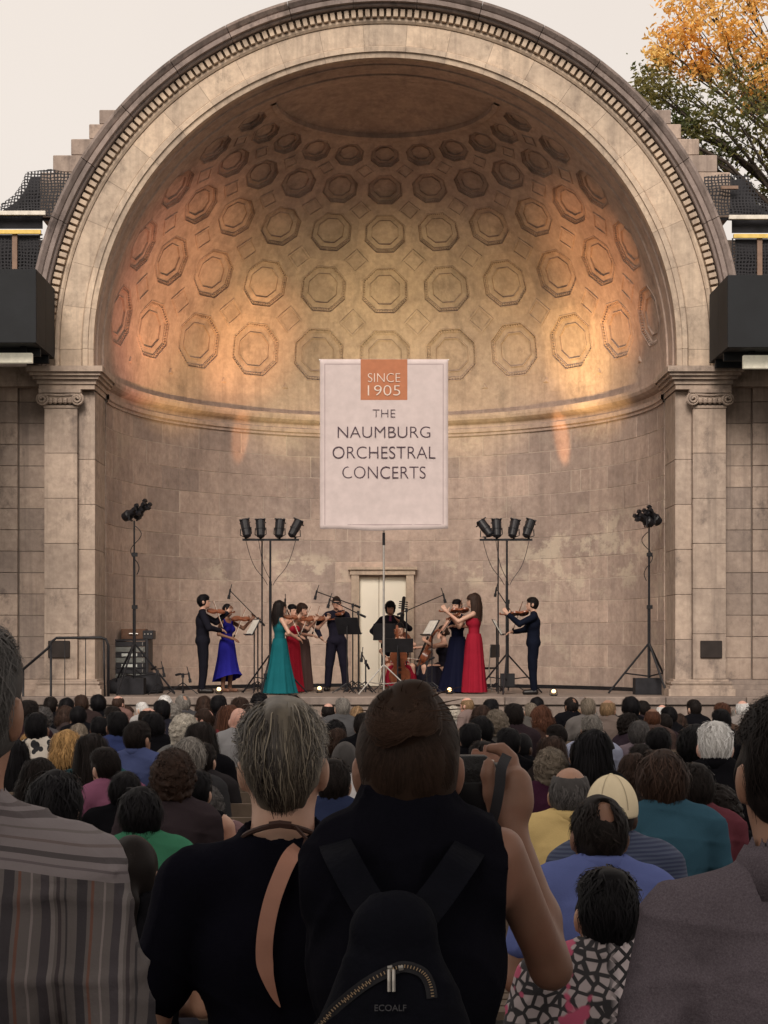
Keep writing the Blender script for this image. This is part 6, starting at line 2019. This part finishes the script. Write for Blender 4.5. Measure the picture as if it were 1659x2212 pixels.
p = musician('violinist in a royal blue dress', 490, 31.4, rad(-128), 1.69, 'f', LWV, (.16, .26, 1.08), LPV, RPV, ('dress', (.020, .019, .23), .20, .09, False, .22), 'lowbun', 'black', 'brown', lhand=LHV)
held_violin(p, 'violin of the blue-dressed violinist', bowl='bow of the blue-dressed violinist', hand=(.14, .32, 1.08))
p = musician('violinist in a taupe gown', 652, 31.9, rad(-125), 1.71, 'f', LWV, RWV, LPV, RPV, ('dress', (.095, .060, .056), .02, .03), 'bob', 'brown', lhand=LHV)
held_violin(p, 'violin of the taupe-gowned violinist', bowl='bow of the taupe-gowned violinist', hand=(.12, .36, 1.13))
p = musician('violinist in a dark red gown half hidden by the teal gown', 630, 31.2, rad(-135), 1.68, 'f', LWV, RWV, LPV, RPV, ('dress', (.26, .012, .025), .02, .05), 'short', 'black', lhand=LHV)
held_violin(p, 'violin of the half hidden violinist', bowl='bow of the half hidden violinist', hand=(.12, .36, 1.13))
p = musician('violinist in a long teal gown with long dark hair', 604, 30.1, rad(-68), 1.71, 'f', LWV, (.18, .30, 1.06), LPV, RPV, ('dress', (.010, .105, .125), .02, .13, False), 'long', 'dark', lhand=LHV)
held_violin(p, 'violin of the teal-gowned violinist', bowl='bow of the teal-gowned violinist', hand=(.14, .36, 1.06))
p = musician('man in black with glasses raising one hand to his face', 727, 32.0, rad(180), 1.86, 'm', (-.10, .25, 1.47), (.30, .10, 1.02), (-.6, .2, -1), (.9, -.4, -.2), ('suit', (.016, .015, .026)), 'crew', 'brown', legs=.17, lhand=((.2, -.1, .9), (.2, -1, .1), (.9, .1, .2)), rhand=((-.5, .2, -.8), (-.8, 0, 0), (0, 1, 0)), glasses=True)
held_violin(p, 'violin pointing at the camera from the man in black', chin=(-.06, .1, 1.46), tip=(-.12, .6, 1.42))
p = musician('bass player in black standing before the white door', 843, 33.2, rad(180), 1.77, 'm', (-.20, .22, 1.36), (.25, .22, 1.05), (-.8, -.2, -.6), (.9, -.3, -.5), ('suit', (.014, .014, .02), (.12, .03, .07)), 'curly', 'black', 'tan')
viol('double bass with a dark scroll in front of the white door', frame(p.matrix_world @ Vector((-.10, .36, .12)), Vector((.10, -.05, 1.0)), Vector((-1, 0, 0))), 3.0, 'double bass', 'double_bass', 1.6)
# chairs for the two cellists
def chair(u, Y, yaw, label):
    o = empty('chair', ((u - U0) * Y / FOC, Y, ZS), yaw, label, 'chair')
    link('seat', mesh('seat', *_bev_box((-.21, -.2, .43), (.21, .22, .47), .012)), M_BLACKM, o)
    link('backrest', mesh('backrest', *_bev_box((-.2, -.25, .66), (.2, -.22, .92), .012)), M_BLACKM, o)
    for a in (-1, 1):
        MB().tube([(a * .19, .2, 0), (a * .19, .19, .43)], .012, 6).build('leg', M_CHROME, o)
        MB().tube([(a * .19, -.26, 0), (a * .19, -.2, .45), (a * .19, -.235, .9)], .012, 6).build('leg', M_CHROME, o)
chair(866, 31.75, rad(180), 'black chair under the red-gowned cellist')
chair(962, 31.85, rad(95), 'black chair under the cellist in profile')
chair(1046, 32.2, rad(60), 'empty black chair behind the red gown')
p = musician('cellist in a red gown seated facing the audience', 864, 31.6, rad(180), 1.03, 'f', (-.06, .38, .98), (.30, .34, .68), (-.9, 0, -.4), (.9, -.2, -.4), ('gown', (.24, .012, .028), 0, 0), 'tied', 'black', seated=.46, legs='cello')
viol('cello held by the red-gowned cellist', frame(p.matrix_world @ Vector((0.0, .52, .16)), Vector((-.06, -.34, 1)), Vector((-1, 0, 0))) , 2.0, 'cello', 'cello', 1.9)
bow('bow of the red-gowned cellist', p.matrix_world @ Vector((.34, .42, .66)), p.matrix_world @ Vector((-.2, .52, .62)))
p = musician('cellist in black seated in profile, one arm stretched forward', 958, 31.8, rad(98), .99, 'f', (-.08, .34, .98), (.10, .54, .86), (-.9, 0, -.4), (.6, -.2, -.7), ('gown', (.014, .013, .02), 0, 0), 'lowbun', 'brown', seated=.46, legs='cello', rhand=((.1, 1, 0), (0, 0, -1), (-1, 0, 0)))
viol('reddish cello leaning in front of the cellist in profile', frame(p.matrix_world @ Vector((.14, .55, .16)), Vector((.42, -.22, 1)), Vector((.35, 1, .1))), 2.0, 'cello', 'cello', 1.9)
bow('bow of the cellist in profile', p.matrix_world @ Vector((.12, .66, .85)), p.matrix_world @ Vector((-.1, .70, .60)))
p = musician('violinist in a midnight navy gown', 988, 31.0, rad(140), 1.77, 'f', (-.2, .42, 1.40), (.16, .34, 1.10), LPV, RPV, ('dress', (.006, .007, .020), .02, .19, False), 'short', 'black', lhand=LHV)
held_violin(p, 'violin of the navy-gowned violinist', tip=(-.2, .5, 1.40), bowl='bow of the navy-gowned violinist', hand=(.12, .38, 1.1), s=1.08)
p = musician('violinist in a bright red gown with long light brown hair', 1024, 30.6, rad(78), 1.86, 'f', LWV, (.16, .34, 1.20), LPV, RPV, ('dress', (.27, .014, .030), .02, .035), 'long', 'brown', lhand=LHV)
held_violin(p, 'violin of the red-gowned violinist', bowl='bow of the red-gowned violinist', hand=(.12, .38, 1.2))
p = musician('violinist in navy shirt and trousers facing left', 1152, 30.0, rad(84), 1.78, 'm', LWV, (.12, .36, 1.14), LPV, RPV, ('suit', (.007, .009, .018)), 'short', 'dark', lhand=LHV)
held_violin(p, 'violin of the rightmost violinist', bowl='bow of the rightmost violinist', hand=(.12, .38, 1.14))
# ------------------------------------------------------------------ the four people standing in front
def near_torso(wf, sw=None):
    sw = sw or wf
    t = torso(1.0)
    out = []
    for p in t:
        if p[0] == 'cap': out.append(('cap', p[1] * (sw, 1, 1), p[2] * (sw, 1, 1), p[3] * (wf if p[3] > .1 else 1), p[4] * (wf if p[4] > .1 else 1), p[5], p[6]))
        else: out.append(('ell', p[1], p[2] * (wf, 1.05, 1), p[3], p[4]))
    return out
def near_legs():
    lg = []
    for q in (-1, 1): lg += [cap((q * .088, 0, .90), (q * .1, .015, .49), .086, .058), cap((q * .1, .015, .49), (q * .1, -.015, .09), .057, .038), cap((q * .1, -.04, .045), (q * .12, .15, .035), .042, .033)]
    return lg
def stander(label, x, Y, ztop, wf, sk, arms, shirt, hole, trousers=(.03, .03, .045), extra=(), yaw=0.0, hem=.86, shirt_disp=ripple(.007, 20, 3, .5), minus=(), voxel=.009, headyaw=0, hd=0.0, nb=True, sw=None, sx=(), ra=(.050, .041, .043, .028)):
    s = ztop / (1.752 - hd)
    HC = globals()['HC'] - (0, 0, hd)
    o = empty('person', (x, Y, 0), yaw, label, 'person', None, s)
    T = near_torso(wf, sw); lg = near_legs()
    A, S = [], []
    for (sh, el, wr, hand, sleeve) in arms:
        sh, el, wr = np3(*sh), np3(*el), np3(*wr)
        A += [cap(sh, el, ra[0], ra[1], k=.03), cap(el, el + (wr - el) * .35, ra[1], ra[2]), cap(el + (wr - el) * .35, wr, ra[2], ra[3])] + hand
        if sleeve: S.append(cap(sh, sh + (el - sh) * min(1, sleeve), ra[0] + .014, ra[1] + .020)); 
        if sleeve and sleeve > 1: S.append(cap(el, el + (wr - el) * (sleeve - 1), .060, .048))
    neck = [cap((0, -.012, 1.44), (0, .012, 1.57 - hd), .058, .055, k=.03), cap((0, -.03, 1.42), (0, -.02, 1.52), .06, .05, k=.04)]
    link('body', surf(head_prims(HC) + neck + T + A + list(extra) + lg, voxel, name='body'), skin(SKIN[sk]), o)
    link('shirt', surf(inflate(T, .016) + S + list(sx) + (inflate(neck[1:], .012) if nb else []), voxel * .9, hole + list(minus), [((0, 0, hem), (0, 0, -1))], shirt_disp, 'shirt'), shirt, o)
    link('trousers', surf(inflate([p for i, p in enumerate(lg) if i % 3 != 2], .02) + [ell((0, 0, .93), (.178, .135, .12))], .014, name='trousers'), cloth(trousers), o)
    link('shoes', surf(inflate([p for i, p in enumerate(lg) if i % 3 == 2], .012), .012, name='shoes'), M_EB, o)
    return o, s
def collar(o, m, z=1.475, r=.078, h=.05, y=-.012):
    n = 28; prof = [(r - .008, z - .02), (r + .014, z - .025), (r + .010, z + h * .7), (r - .001, z + h), (r - .008, z + h - .006)]
    v, f = [], []
    for a, zz in prof:
        for i in range(n):
            t = 2 * PI * i / n; v.append((a * math.cos(t), y + a * 1.02 * math.sin(t), zz - .035 * max(0, math.sin(t)) - .012 * abs(math.cos(t))))
    for j in range(4):
        for i in range(n): f.append((j*n+i, j*n+(i+1)%n, (j+1)*n+(i+1)%n, (j+1)*n+i))
    return link('collar', mesh('collar', v, f, True), m, o)
def local(o, u, v, Y):
    s = o.scale[0]; p = W(u, v, Y) - o.location
    return np3(p.x / s, p.y / s, p.z / s)

def crom(P, n=5):
    out = []
    for i in range(len(P) - 1):
        p0, p1, p2, p3 = [Vector(P[max(0, min(len(P) - 1, i + q))]) for q in (-1, 0, 1, 2)]
        for k in range(n):
            t = k / n; out.append(.5 * ((2 * p1) + (p2 - p0) * t + (2 * p0 - 5 * p1 + 4 * p2 - p3) * t * t + (3 * p1 - p0 - 3 * p2 + p3) * t ** 3))
    return out + [Vector(P[-1])]
# --- man at left in a striped shirt
def striped_shirt():
    m, nt, b, N, L = nodes_of('striped_shirt_cloth')
    P = position(nt, None, 'Object'); sep = N.new('ShaderNodeSeparateXYZ'); L.new(P, sep.inputs[0])
    nz = math2(nt, 'MULTIPLY', noise(nt, 3, 2, P), .03)
    def bands(a, base, sets):
        c = base
        for off, w, col in sets:
            fr = math2(nt, 'FRACT', math2(nt, 'ADD', math2(nt, 'MULTIPLY', a, 1 / .098), off))
            c = mixc(nt, c, col, math2(nt, 'LESS_THAN', fr, w))
        return c
    sets = [(.0, .14, (.035, .03, .036)), (.17, .03, (.04, .035, .04)), (.28, .05, (.045, .035, .04)), (.50, .13, (.05, .042, .05)), (.64, .03, (.20, .17, .17)), (.81, .04, (.13, .06, .045)), (.38, .06, (.17, .15, .15))]
    body = bands(math2(nt, 'ADD', sep.outputs[0], nz), (.11, .095, .095), sets)
    zc = math2(nt, 'ADD', math2(nt, 'ADD', sep.outputs[2], math2(nt, 'MULTIPLY', math2(nt, 'ABSOLUTE', sep.outputs[0]), .18)), nz)
    yoke = bands(zc, (.20, .175, .185), [(.0, .08, (.07, .06, .065)), (.13, .04, (.12, .10, .11)), (.36, .05, (.12, .10, .105)), (.50, .09, (.09, .075, .08)), (.64, .03, (.14, .12, .12)), (.80, .04, (.14, .11, .11))])
    c = mixc(nt, body, yoke, math2(nt, 'GREATER_THAN', zc, 1.445))
    L.new(c, b.inputs['Base Color']); b.inputs['Roughness'].default_value = .85
    wr = noise(nt, 7, 4, position(nt, (1, 1, .5), 'Object'))
    bump(nt, b, math2(nt, 'ADD', wr, math2(nt, 'MULTIPLY', noise(nt, 180, 2, P), .1)), .35, .03)
    return m
def relaxed(s, hand=True, wf=1.0, fwd=.02, out=0.0):
    sh, el, wr = np3(s * .185 * wf, -.005, 1.405), np3(s * (.245 * wf + out), -.03, 1.11), np3(s * (.24 * wf + out * .6), fwd + .12, .88)
    return [sh, el, wr, hand_prims(wr, (0, .15, -1), (-s, 0, 0), (0, 1, 0), .3)]
wf = .98
arms = [(*relaxed(-1, wf=wf), 1.0), (*relaxed(1, wf=wf), 1.0)]
pA, sA = stander('standing man with grey hair in a striped shirt, cropped at the left edge', -.634, 2.42, 1.80, wf, 'tan', arms, striped_shirt(), [cap((0, -.012, 1.50), (0, .02, 1.75), .066, .075)], extra=[], shirt_disp=folds(.016, 13, 5))
link('hair', hair_style('fine'), hair_mat((.085, .08, .078)), pA, tuple(HC))
collar(pA, bpy.data.materials['striped_shirt_cloth'])

# --- man at right in a grey polo shirt
def heather():
    m = cloth((.13, .115, .13), 'heather_grey', .9, .5)
    nt = m.node_tree; b = nt.nodes['Principled BSDF']; src = b.inputs['Base Color'].links[0].from_socket
    f1 = noise(nt, 320, 3, position(nt, (1, 1, 1), 'Object'), .8)
    c = mixc(nt, src, mixc(nt, (.6, .55, .6), (1.4, 1.35, 1.4), ramp(nt, f1, .3, .7)), .8, 'MULTIPLY')
    nt.links.new(c, b.inputs['Base Color'])
    return m
pD, sD = stander('standing man with dark hair in a grey polo shirt, cropped at the right edge', .636, 2.52, 1.685, 1.03, 'tan', [(*relaxed(-1, wf=1.03), .75), (*relaxed(1, wf=1.03), .75)],
                 heather(), [cap((0, -.012, 1.50), (0, .02, 1.75), .066, .075)], shirt_disp=folds(.014, 12, 9))
link('hair', hair_style('fine'), hair_mat(HAIR['dark']), pD, tuple(HC))
collar(pD, bpy.data.materials['heather_grey'], 1.48, .082, .06)

# --- woman with grey hair in a black t-shirt
def flowing_hair():
    rg = random.Random(21)
    face = rbox((0, .12, -.07), (.09, .075, .085), .01)
    ears = [ell((s * .094, -.015, -.028), (.030, .045, .052)) for s in (-1, 1)]
    sh = surf([ell((0, -.012, .016), HR + (.008, .014, .018)), ell((0, -.05, -.035), (.054, .050, .066))], .007, [face] + ears + [ell((q * .088, -.03, -.085), (.046, .085, .055)) for q in (-1, 1)], [((0, -.03, -.105), (0, .3, -1))], ripple(.004, 45, 3, .3), 'hair')
    paths = []
    for i in range(5200):
        a = rg.uniform(PI * .95, PI * 2.05)
        q_ = min(1, abs(a - 1.5 * PI) / 1.25)
        e1 = -62 + 82 * q_ ** 1.15 + rg.uniform(-5, 18)
        p = skull_path(rg, rg.uniform(15, 86), e1, a + rg.uniform(-.12, .12), rg.uniform(.008, .022), 8, rg.uniform(.02, .16))
        # strands sweep a little towards the left
        p = [(q + np3(-.010 * math.sin(k / 7 * PI) * rg.random(), 0, 0), n_) for k, (q, n_) in enumerate(p)]
        paths.append(p)
    rb = ribbons(paths, .0027, 8)
    rb = (rb[0], rb[1], [r ** 2.8 for r in rb[2]])
    return merge_hair(sh, rb, 'hair')
def grey_mat():
    m, nt, b, N, L = nodes_of('grey_streaked_hair')
    at = N.new('ShaderNodeAttribute'); at.attribute_name = 'rnd'
    tc = position(nt, None, 'Object'); sep = N.new('ShaderNodeSeparateXYZ'); L.new(tc, sep.inputs[0])
    nz = noise(nt, 18, 3, position(nt, (1, 1, .2), 'Object'))
    f = math2(nt, 'ADD', math2(nt, 'MULTIPLY', at.outputs['Fac'], .65), math2(nt, 'MULTIPLY', ramp(nt, nz, .3, .7), .35))
    c = mixc(nt, (.026, .021, .020), (.36, .31, .235), ramp(nt, f, .10, 1.0))
    L.new(c, b.inputs['Base Color']); b.inputs['Roughness'].default_value = .45; b.inputs['Specular IOR Level'].default_value = .35
    return m
pB, sB = stander('standing woman with short grey hair in a black t-shirt', -.19, 3.05, 1.655, 1.02, 'pale', [(*relaxed(-1, wf=1.02, out=.02), .68), (*relaxed(1, wf=1.02), .68)],
                 cloth((.006, .006, .011), 'black_jersey', .9, .3), [cap((0, -.04, 1.578), (0, .02, 1.80), .090, .12)], shirt_disp=folds(.012, 13, 13), voxel=.008)
link('hair', flowing_hair(), grey_mat(), pB, tuple(HC))
# cord necklace with knots
nk = MB(); pts = []
for i in range(29):
    t = 2 * PI * i / 28; pts.append((.081 * math.cos(t), -.02 + .078 * math.sin(t), 1.505 - .03 * math.sin(t) - .012 * abs(math.cos(t))))
nk.tube(pts, .0055, 6); nk.tube([(-.02, -.100, 1.533), (.0, -.102, 1.536), (.022, -.101, 1.533)], .008, 6); nk.tube([(.03, -.10, 1.53), (.05, -.098, 1.508), (.045, -.1, 1.49)], .004, 5)
nk.build('necklace', plain('dark_cord', (.05, .025, .02), .7), pB)
# tan leather bag strap over her right shoulder
def strap(name, pts, width, m, th=.004):
    v, f = [], []
    n = len(pts)
    for i, p in enumerate(pts):
        t = Vector(pts[min(i + 1, n - 1)]) - Vector(pts[max(i - 1, 0)]); p = Vector(p)
        nn = Vector((0, -1, .25)); sd = t.cross(nn).normalized(); nn = sd.cross(t).normalized()
        w = width[i] if isinstance(width, (list, tuple)) else width
        for a, b in ((-1, -1), (1, -1), (1, 1), (-1, 1)): v.append(p + sd * w / 2 * a + nn * th / 2 * b)
    for i in range(n - 1):
        for k in range(4): f.append((i*4+k, i*4+(k+1)%4, (i+1)*4+(k+1)%4, (i+1)*4+k))
    f.append((3, 2, 1, 0)); f.append(tuple((n-1)*4 + k for k in range(4)))
    return name, mesh(name, v, f), m
M_TAN = plain('tan_leather', (.50, .255, .185), .55, 0, .12, 9)
bag = empty('shoulder_bag', tuple(W(600, 2250, 2.86)), 0, 'tan leather bag strap over the black t-shirt', 'bag')
pts = [W(676, 1822, 3.06), W(657, 1828, 2.99), W(628, 1850, 2.925), W(602, 1905, 2.895), W(584, 1960, 2.885), W(573, 2020, 2.88), W(571, 2070, 2.88), W(578, 2110, 2.88), W(592, 2150, 2.885), W(605, 2175, 2.89)]
pts = crom(pts)
nm, me, mm = strap('strap', [p - bag.location for p in pts], [.030 * min(1, (len(pts) - .4 - k) / 14) for k in range(len(pts))], M_TAN)
link(nm, me, mm, bag)
link('bag_body', surf([rbox((.03, -.02, -.22), (.12, .04, .10), .03)], .014, name='bag_body'), M_TAN, bag)

# --- woman with a topknot, black sleeveless top, raised arm with camera
YC = 2.62
HDC = .045
sC = 1.694 / (1.752 - HDC); xC = (882 - U0) * YC / FOC
class _O: pass
_o = _O(); _o.scale = (sC,); _o.location = Vector((xC, YC, 0))
Lc = lambda u, v, Y: local(_o, u, v, Y)
shR = np3(.150, .0, 1.455)
elR = Lc(1190, 2092, 2.74); wrR = Lc(1104, 1785, 2.80)
kn = Lc(1114, 1690, 2.805)
hand = [cap(wrR, wrR * .4 + kn * .6, .024, .029, .8, .02), cap(Lc(1085, 1765, 2.810), Lc(1100, 1700, 2.815), .018, .020, 1, .02), cap(wrR * .5 + kn * .5, kn, .029, .024, .8, .02), cap(Lc(1118, 1735, 2.810), kn, .021, .021, 1, .02),
        # index finger: up from the knuckle and over the top of the camera
        cap(Lc(1114, 1690, 2.820), Lc(1103, 1640, 2.830), .0155, .0135, 1, .012), cap(Lc(1103, 1640, 2.830), Lc(1086, 1619, 2.835), .0130, .0115, 1, .006), cap(Lc(1086, 1619, 2.835), Lc(1058, 1616, 2.840), .0112, .0095, 1, .006),
        # thumb on the back of the camera
        cap(Lc(1080, 1775, 2.790), Lc(1062, 1716, 2.780), .017, .0150, 1, .014), cap(Lc(1062, 1716, 2.780), Lc(1056, 1672, 2.780), .0142, .0138, 1, .008), cap(Lc(1056, 1672, 2.780), Lc(1055, 1648, 2.782), .0140, .0105, 1, .008)]
for k, (dz, L) in enumerate(((1668, .05), (1695, .048), (1722, .044))):     # three fingers round the grip
    a = Lc(1112 - k * 2, dz + 6, 2.830); b = Lc(1100, dz, 2.875); c_ = Lc(1070, dz, 2.885)
    hand += [cap(a, b, .0125, .0115, 1, .008), cap(b, c_, .0112, .0095, 1, .006)]
shL = np3(-.115, .03, 1.41); elL, wrL = ik(shL, Lc(985, 1790, 2.95), (-.05, .8, -1))
armsC = [(shR, elR, wrR, hand, 0), (shL, elL, wrL, hand_prims(wrL, (.5, .3, .8), (0, .2, 1), (-.8, .2, 0), .5), 0)]
pC, sC2 = stander('standing woman with a dark topknot in a black sleeveless top, raising a camera', xC, YC, 1.694, .90, 'shade', armsC, cloth((.006, .006, .010), 'black_cotton', .9, .3),
                  [cap((0, .0, 1.54), (0, .03, 1.80), .060, .09)], minus=[ell((.228, 0, 1.39), (.075, .2, .16)), ell((-.250, 0, 1.39), (.075, .2, .16))], hd=HDC, sw=.78, ra=(.040, .033, .039, .024), sx=[cap((0, -.012, 1.47), (0, .004, 1.575), .074, .070, 1, .03), cap((-.1, -.01, 1.47), (.1, -.01, 1.47), .05, None, .9, .04)],
                  extra=[], shirt_disp=folds(.009, 13, 17), voxel=.0075)
def topknot_hair():
    rg = random.Random(31)
    face = rbox((0, .12, -.07), (.09, .075, .085), .01)
    ears = [ell((s * .09, -.015, -.025), (.016, .026, .038)) for s in (-1, 1)]
    B = np3(-.008, -.088, .078)
    sh = surf([ell((0, -.012, .014), HR + (.008, .010, .012)), ell((0, -.045, -.04), (.066, .052, .066)), ell(B, (.052, .044, .044), k=.012), ell(B + (.012, .01, .045), (.035, .028, .02), k=.02)], .006, [face] + ears, [((0, -.03, -.10), (0, .3, -1))], ripple(.003, 60, 3, .6), 'hair')
    paths = []
    for i in range(3600):            # swept up towards the knot
        a = rg.uniform(PI * .9, PI * 2.1); e = rg.uniform(-52, 80)
        d0 = np3(math.cos(rad(e)) * math.cos(a), math.cos(rad(e)) * math.sin(a), math.sin(rad(e)))
        if abs(a - 1.5 * PI) > 1.15 and e < 5: continue
        pts = []
        tb = unit(B - (0, -.012, .014))
        for k in range(6):
            t = k / 5 * .85; d = unit(d0 * (1 - t) + tb * t); l = .012 + .005 * rg.random()
            pts.append((d * (HR + (.009, .010, .012)) * (1 + .02 * rg.random()) + (0, -.012, .014), d))
        paths.append(pts)
    nsweep = len(paths)
    ax = unit((0, -.82, .57)); e1 = np3(1, 0, 0); e2 = np.cross(ax, e1)
    for i in range(1100):            # coiled knot
        th = rg.uniform(0, 6.28); r = .054 * math.sqrt(rg.random()); ln = rg.uniform(.8, 2.4)
        pts = []
        for k in range(7):
            t = th + ln * k / 6; rr = max(.004, r + .010 * math.sin(t * 2 + i % 3) - .008 * k / 6)
            n_ = unit(ax * .6 + (e1 * math.cos(t) + e2 * math.sin(t)) * rr / .054)
            pts.append((B - ax * .006 + (e1 * math.cos(t) + e2 * math.sin(t)) * rr + ax * (.046 * math.sqrt(max(0, 1 - (rr / .062) ** 2)) + .004 * rg.random()), n_))
        paths.append(pts)
    for i in range(34):             # loose wisps
        d = unit(np3(rg.gauss(.4, .8), rg.gauss(-.2, .4), abs(rg.gauss(.7, .5)))); p0 = B + d * .035; c = np3(rg.gauss(0, .01), rg.gauss(0, .01), 0)
        L = rg.uniform(.015, .06)
        paths.append([(p0 + d * L * k / 5 + c * (k / 5) ** 2 + np3(.012, 0, -.006) * (k / 5) ** 2, np3(0, -1, 0)) for k in range(6)])
    for i in range(60):              # stray hairs on the nape
        a = rg.uniform(1.25 * PI, 1.75 * PI); paths.append(skull_path(rg, rg.uniform(-40, -20), rg.uniform(-72, -58), a, .012, 5, .1))
    v_, f_, r_ = ribbons(paths, .0022, 8)
    nsw = 2 * 6 * nsweep
    r_ = [r * .35 if k < nsw else .35 + .65 * r for k, r in enumerate(r_)]
    return merge_hair(sh, (v_, f_, r_), 'hair')
link('hair', topknot_hair(), hair_mat((.036, .021, .015)), pC, tuple(HC - (0, 0, HDC)))

# camera in her hand
cm = empty('camera_body', tuple(W(1030, 1720, 2.86)), 0, 'black camera gripped in the raised hand', 'camera')
M_CAM = plain('camera_black', (.016, .016, .018), .5, 0, .2, 30, .3)
link('body', surf([rbox((0, 0, -.005), (.048, .014, .052), .008), rbox((.036, -.004, 0), (.012, .018, .05), .008), rbox((-.012, 0, .055), (.026, .014, .012), .006)], .0045, name='camera_shell'), M_CAM, cm)
MB().lathe([(.034, .0), (.036, .02), (.038, .06), (.034, .062), (.03, .05)], 20, M=frame((-.01, .02, 0), (0, 1, 0))).build('lens', M_CAM, cm)
MB().box((-.04, -.016, .0605), (.03, .014, .0635)).build('top_plate', M_CHROME, cm)
link('screen', mesh('screen', *_bev_box((-.034, -.0255, -.034), (.02, -.0225, .026), .001)), plain('camera_screen', (.012, .012, .015), .15), cm)
sp = [W(1095, 1632, 2.800), W(1083, 1660, 2.762), W(1079, 1700, 2.750), W(1070, 1750, 2.752), W(1058, 1790, 2.765), W(1050, 1830, 2.800), W(1040, 1870, 2.860)]
nm, me, mm = strap('wrist_strap', [p - cm.location for p in crom(sp)], .018, M_NETBLK, .003); link(nm, me, mm, cm)

# backpack on her back
YP = 2.31
bp = empty('backpack', tuple(W(838, 2330, YP)), 0, 'black backpack with a brass zipper on the topknot woman', 'backpack')
M_PACK = plain('black_nylon', (.0055, .006, .010), .8, 0, .2, 14, .25, .06)
o3 = bp.location
def PL(u, v, Y): return W(u, v, Y) - o3
top_, bot_ = PL(852, 2030, YP + .10), PL(850, 2330, YP + .13)
pm = surf([cap(tuple(top_), tuple(bot_), .062, .150, .62, .02), ell(tuple(PL(852, 1995, YP + .12)), (.05, .04, .04), k=.05)], .007, disp=folds(.007, 22, 3), name='main_pocket')
link('main_pocket', pm, M_PACK, bp)
from mathutils.bvhtree import BVHTree
_bv = BVHTree.FromPolygons([v.co.copy() for v in pm.vertices], [tuple(p.vertices) for p in pm.polygons])
def on_pack(u, v, off=.004):
    """point of the pack's surface seen at (u, v), a little in front of it"""
    o_ = Vector((0, 0, EYE)) - o3; d_ = (PL(u, v, YP) - o_).normalized()
    h = _bv.ray_cast(o_, d_)
    return (h[0] if h[0] is not None else PL(u, v, YP)) - d_ * off
nm, me, mm = strap('shoulder_strap', crom([PL(815, 1985, 2.42), PL(778, 1925, 2.47), PL(745, 1865, 2.50), PL(728, 1832, 2.545), PL(722, 1815, 2.60)]), .052, M_PACK, .010); link(nm, me, mm, bp)
nm, me, mm = strap('shoulder_strap', crom([PL(900, 1990, 2.42), PL(948, 1930, 2.47), PL(990, 1870, 2.50), PL(1010, 1840, 2.545), PL(1018, 1825, 2.60)]), .052, M_PACK, .010); link(nm, me, mm, bp)
mb = MB().tube([PL(835, 1985, 2.42), PL(838, 1950, 2.44), PL(846, 1935, 2.46), PL(862, 1935, 2.46), PL(870, 1950, 2.44), PL(872, 1985, 2.42)], .007, 8); mb.build('carry_loop', M_PACK, bp, True)
# zipper: two rows of metal teeth along an arc
M_BRASS = plain('brass', (.62, .46, .30), .3, .9)
zp = [(684, 2222), (714, 2188), (747, 2158), (793, 2123), (838, 2099), (874, 2088), (911, 2100), (928, 2126), (934, 2160)]
zz = []
for i in range(len(zp) - 1):
    for k in range(6):
        t = k / 6; p0, p1, p2, p3 = [Vector(zp[max(0, min(len(zp) - 1, i + q))]) for q in (-1, 0, 1, 2)]
        zz.append(.5 * ((2 * p1) + (p2 - p0) * t + (2 * p0 - 5 * p1 + 4 * p2 - p3) * t * t + (3 * p1 - p0 - 3 * p2 + p3) * t ** 3))
zl = [on_pack(q.x, q.y) for q in zz]
tape = strap('zipper_tape', zl, .016, M_NETBLK, .003); link(tape[0], tape[1], tape[2], bp)
tm = MB()
for i in range(len(zl) - 1):
    a, b = zl[i], zl[i + 1]; L = (b - a).length; k = max(1, int(L / .0032)); d = (b - a).normalized()
    for q in range(k):
        c = a.lerp(b, q / k) + Vector((0, -.003, 0)); sd = d.cross(Vector((0, -1, 0)))
        s_ = 1 if q % 2 else -1
        tm.box((-.0022, -.0007, -.001), (.0022, .0007, .001), Matrix.Translation(c + sd * .0012 * s_) @ frame((0, 0, 0), Vector((0, -1, 0)), sd))
setp(tm.build('zipper_teeth', M_BRASS, bp), kind='stuff')
for uu in (840, 850):
    MB().tube([on_pack(uu, 2094, .010), on_pack(uu, 2118, .010), on_pack(uu, 2142, .008)], .0028, 6).build('zipper_pull', M_CHROME, bp)
for uu in (843, 866): MB().tube([on_pack(uu - 5, 2092, .009), on_pack(uu + 5, 2090, .009)], .004, 6).build('zipper_slider', M_CHROME, bp)
M_PRN = plain('faint_print', (.07, .07, .08), .6)
text_mesh('ECOALF', .013, M_PRN, bp, tuple(on_pack(843, 2178, .012)), name='lettering')
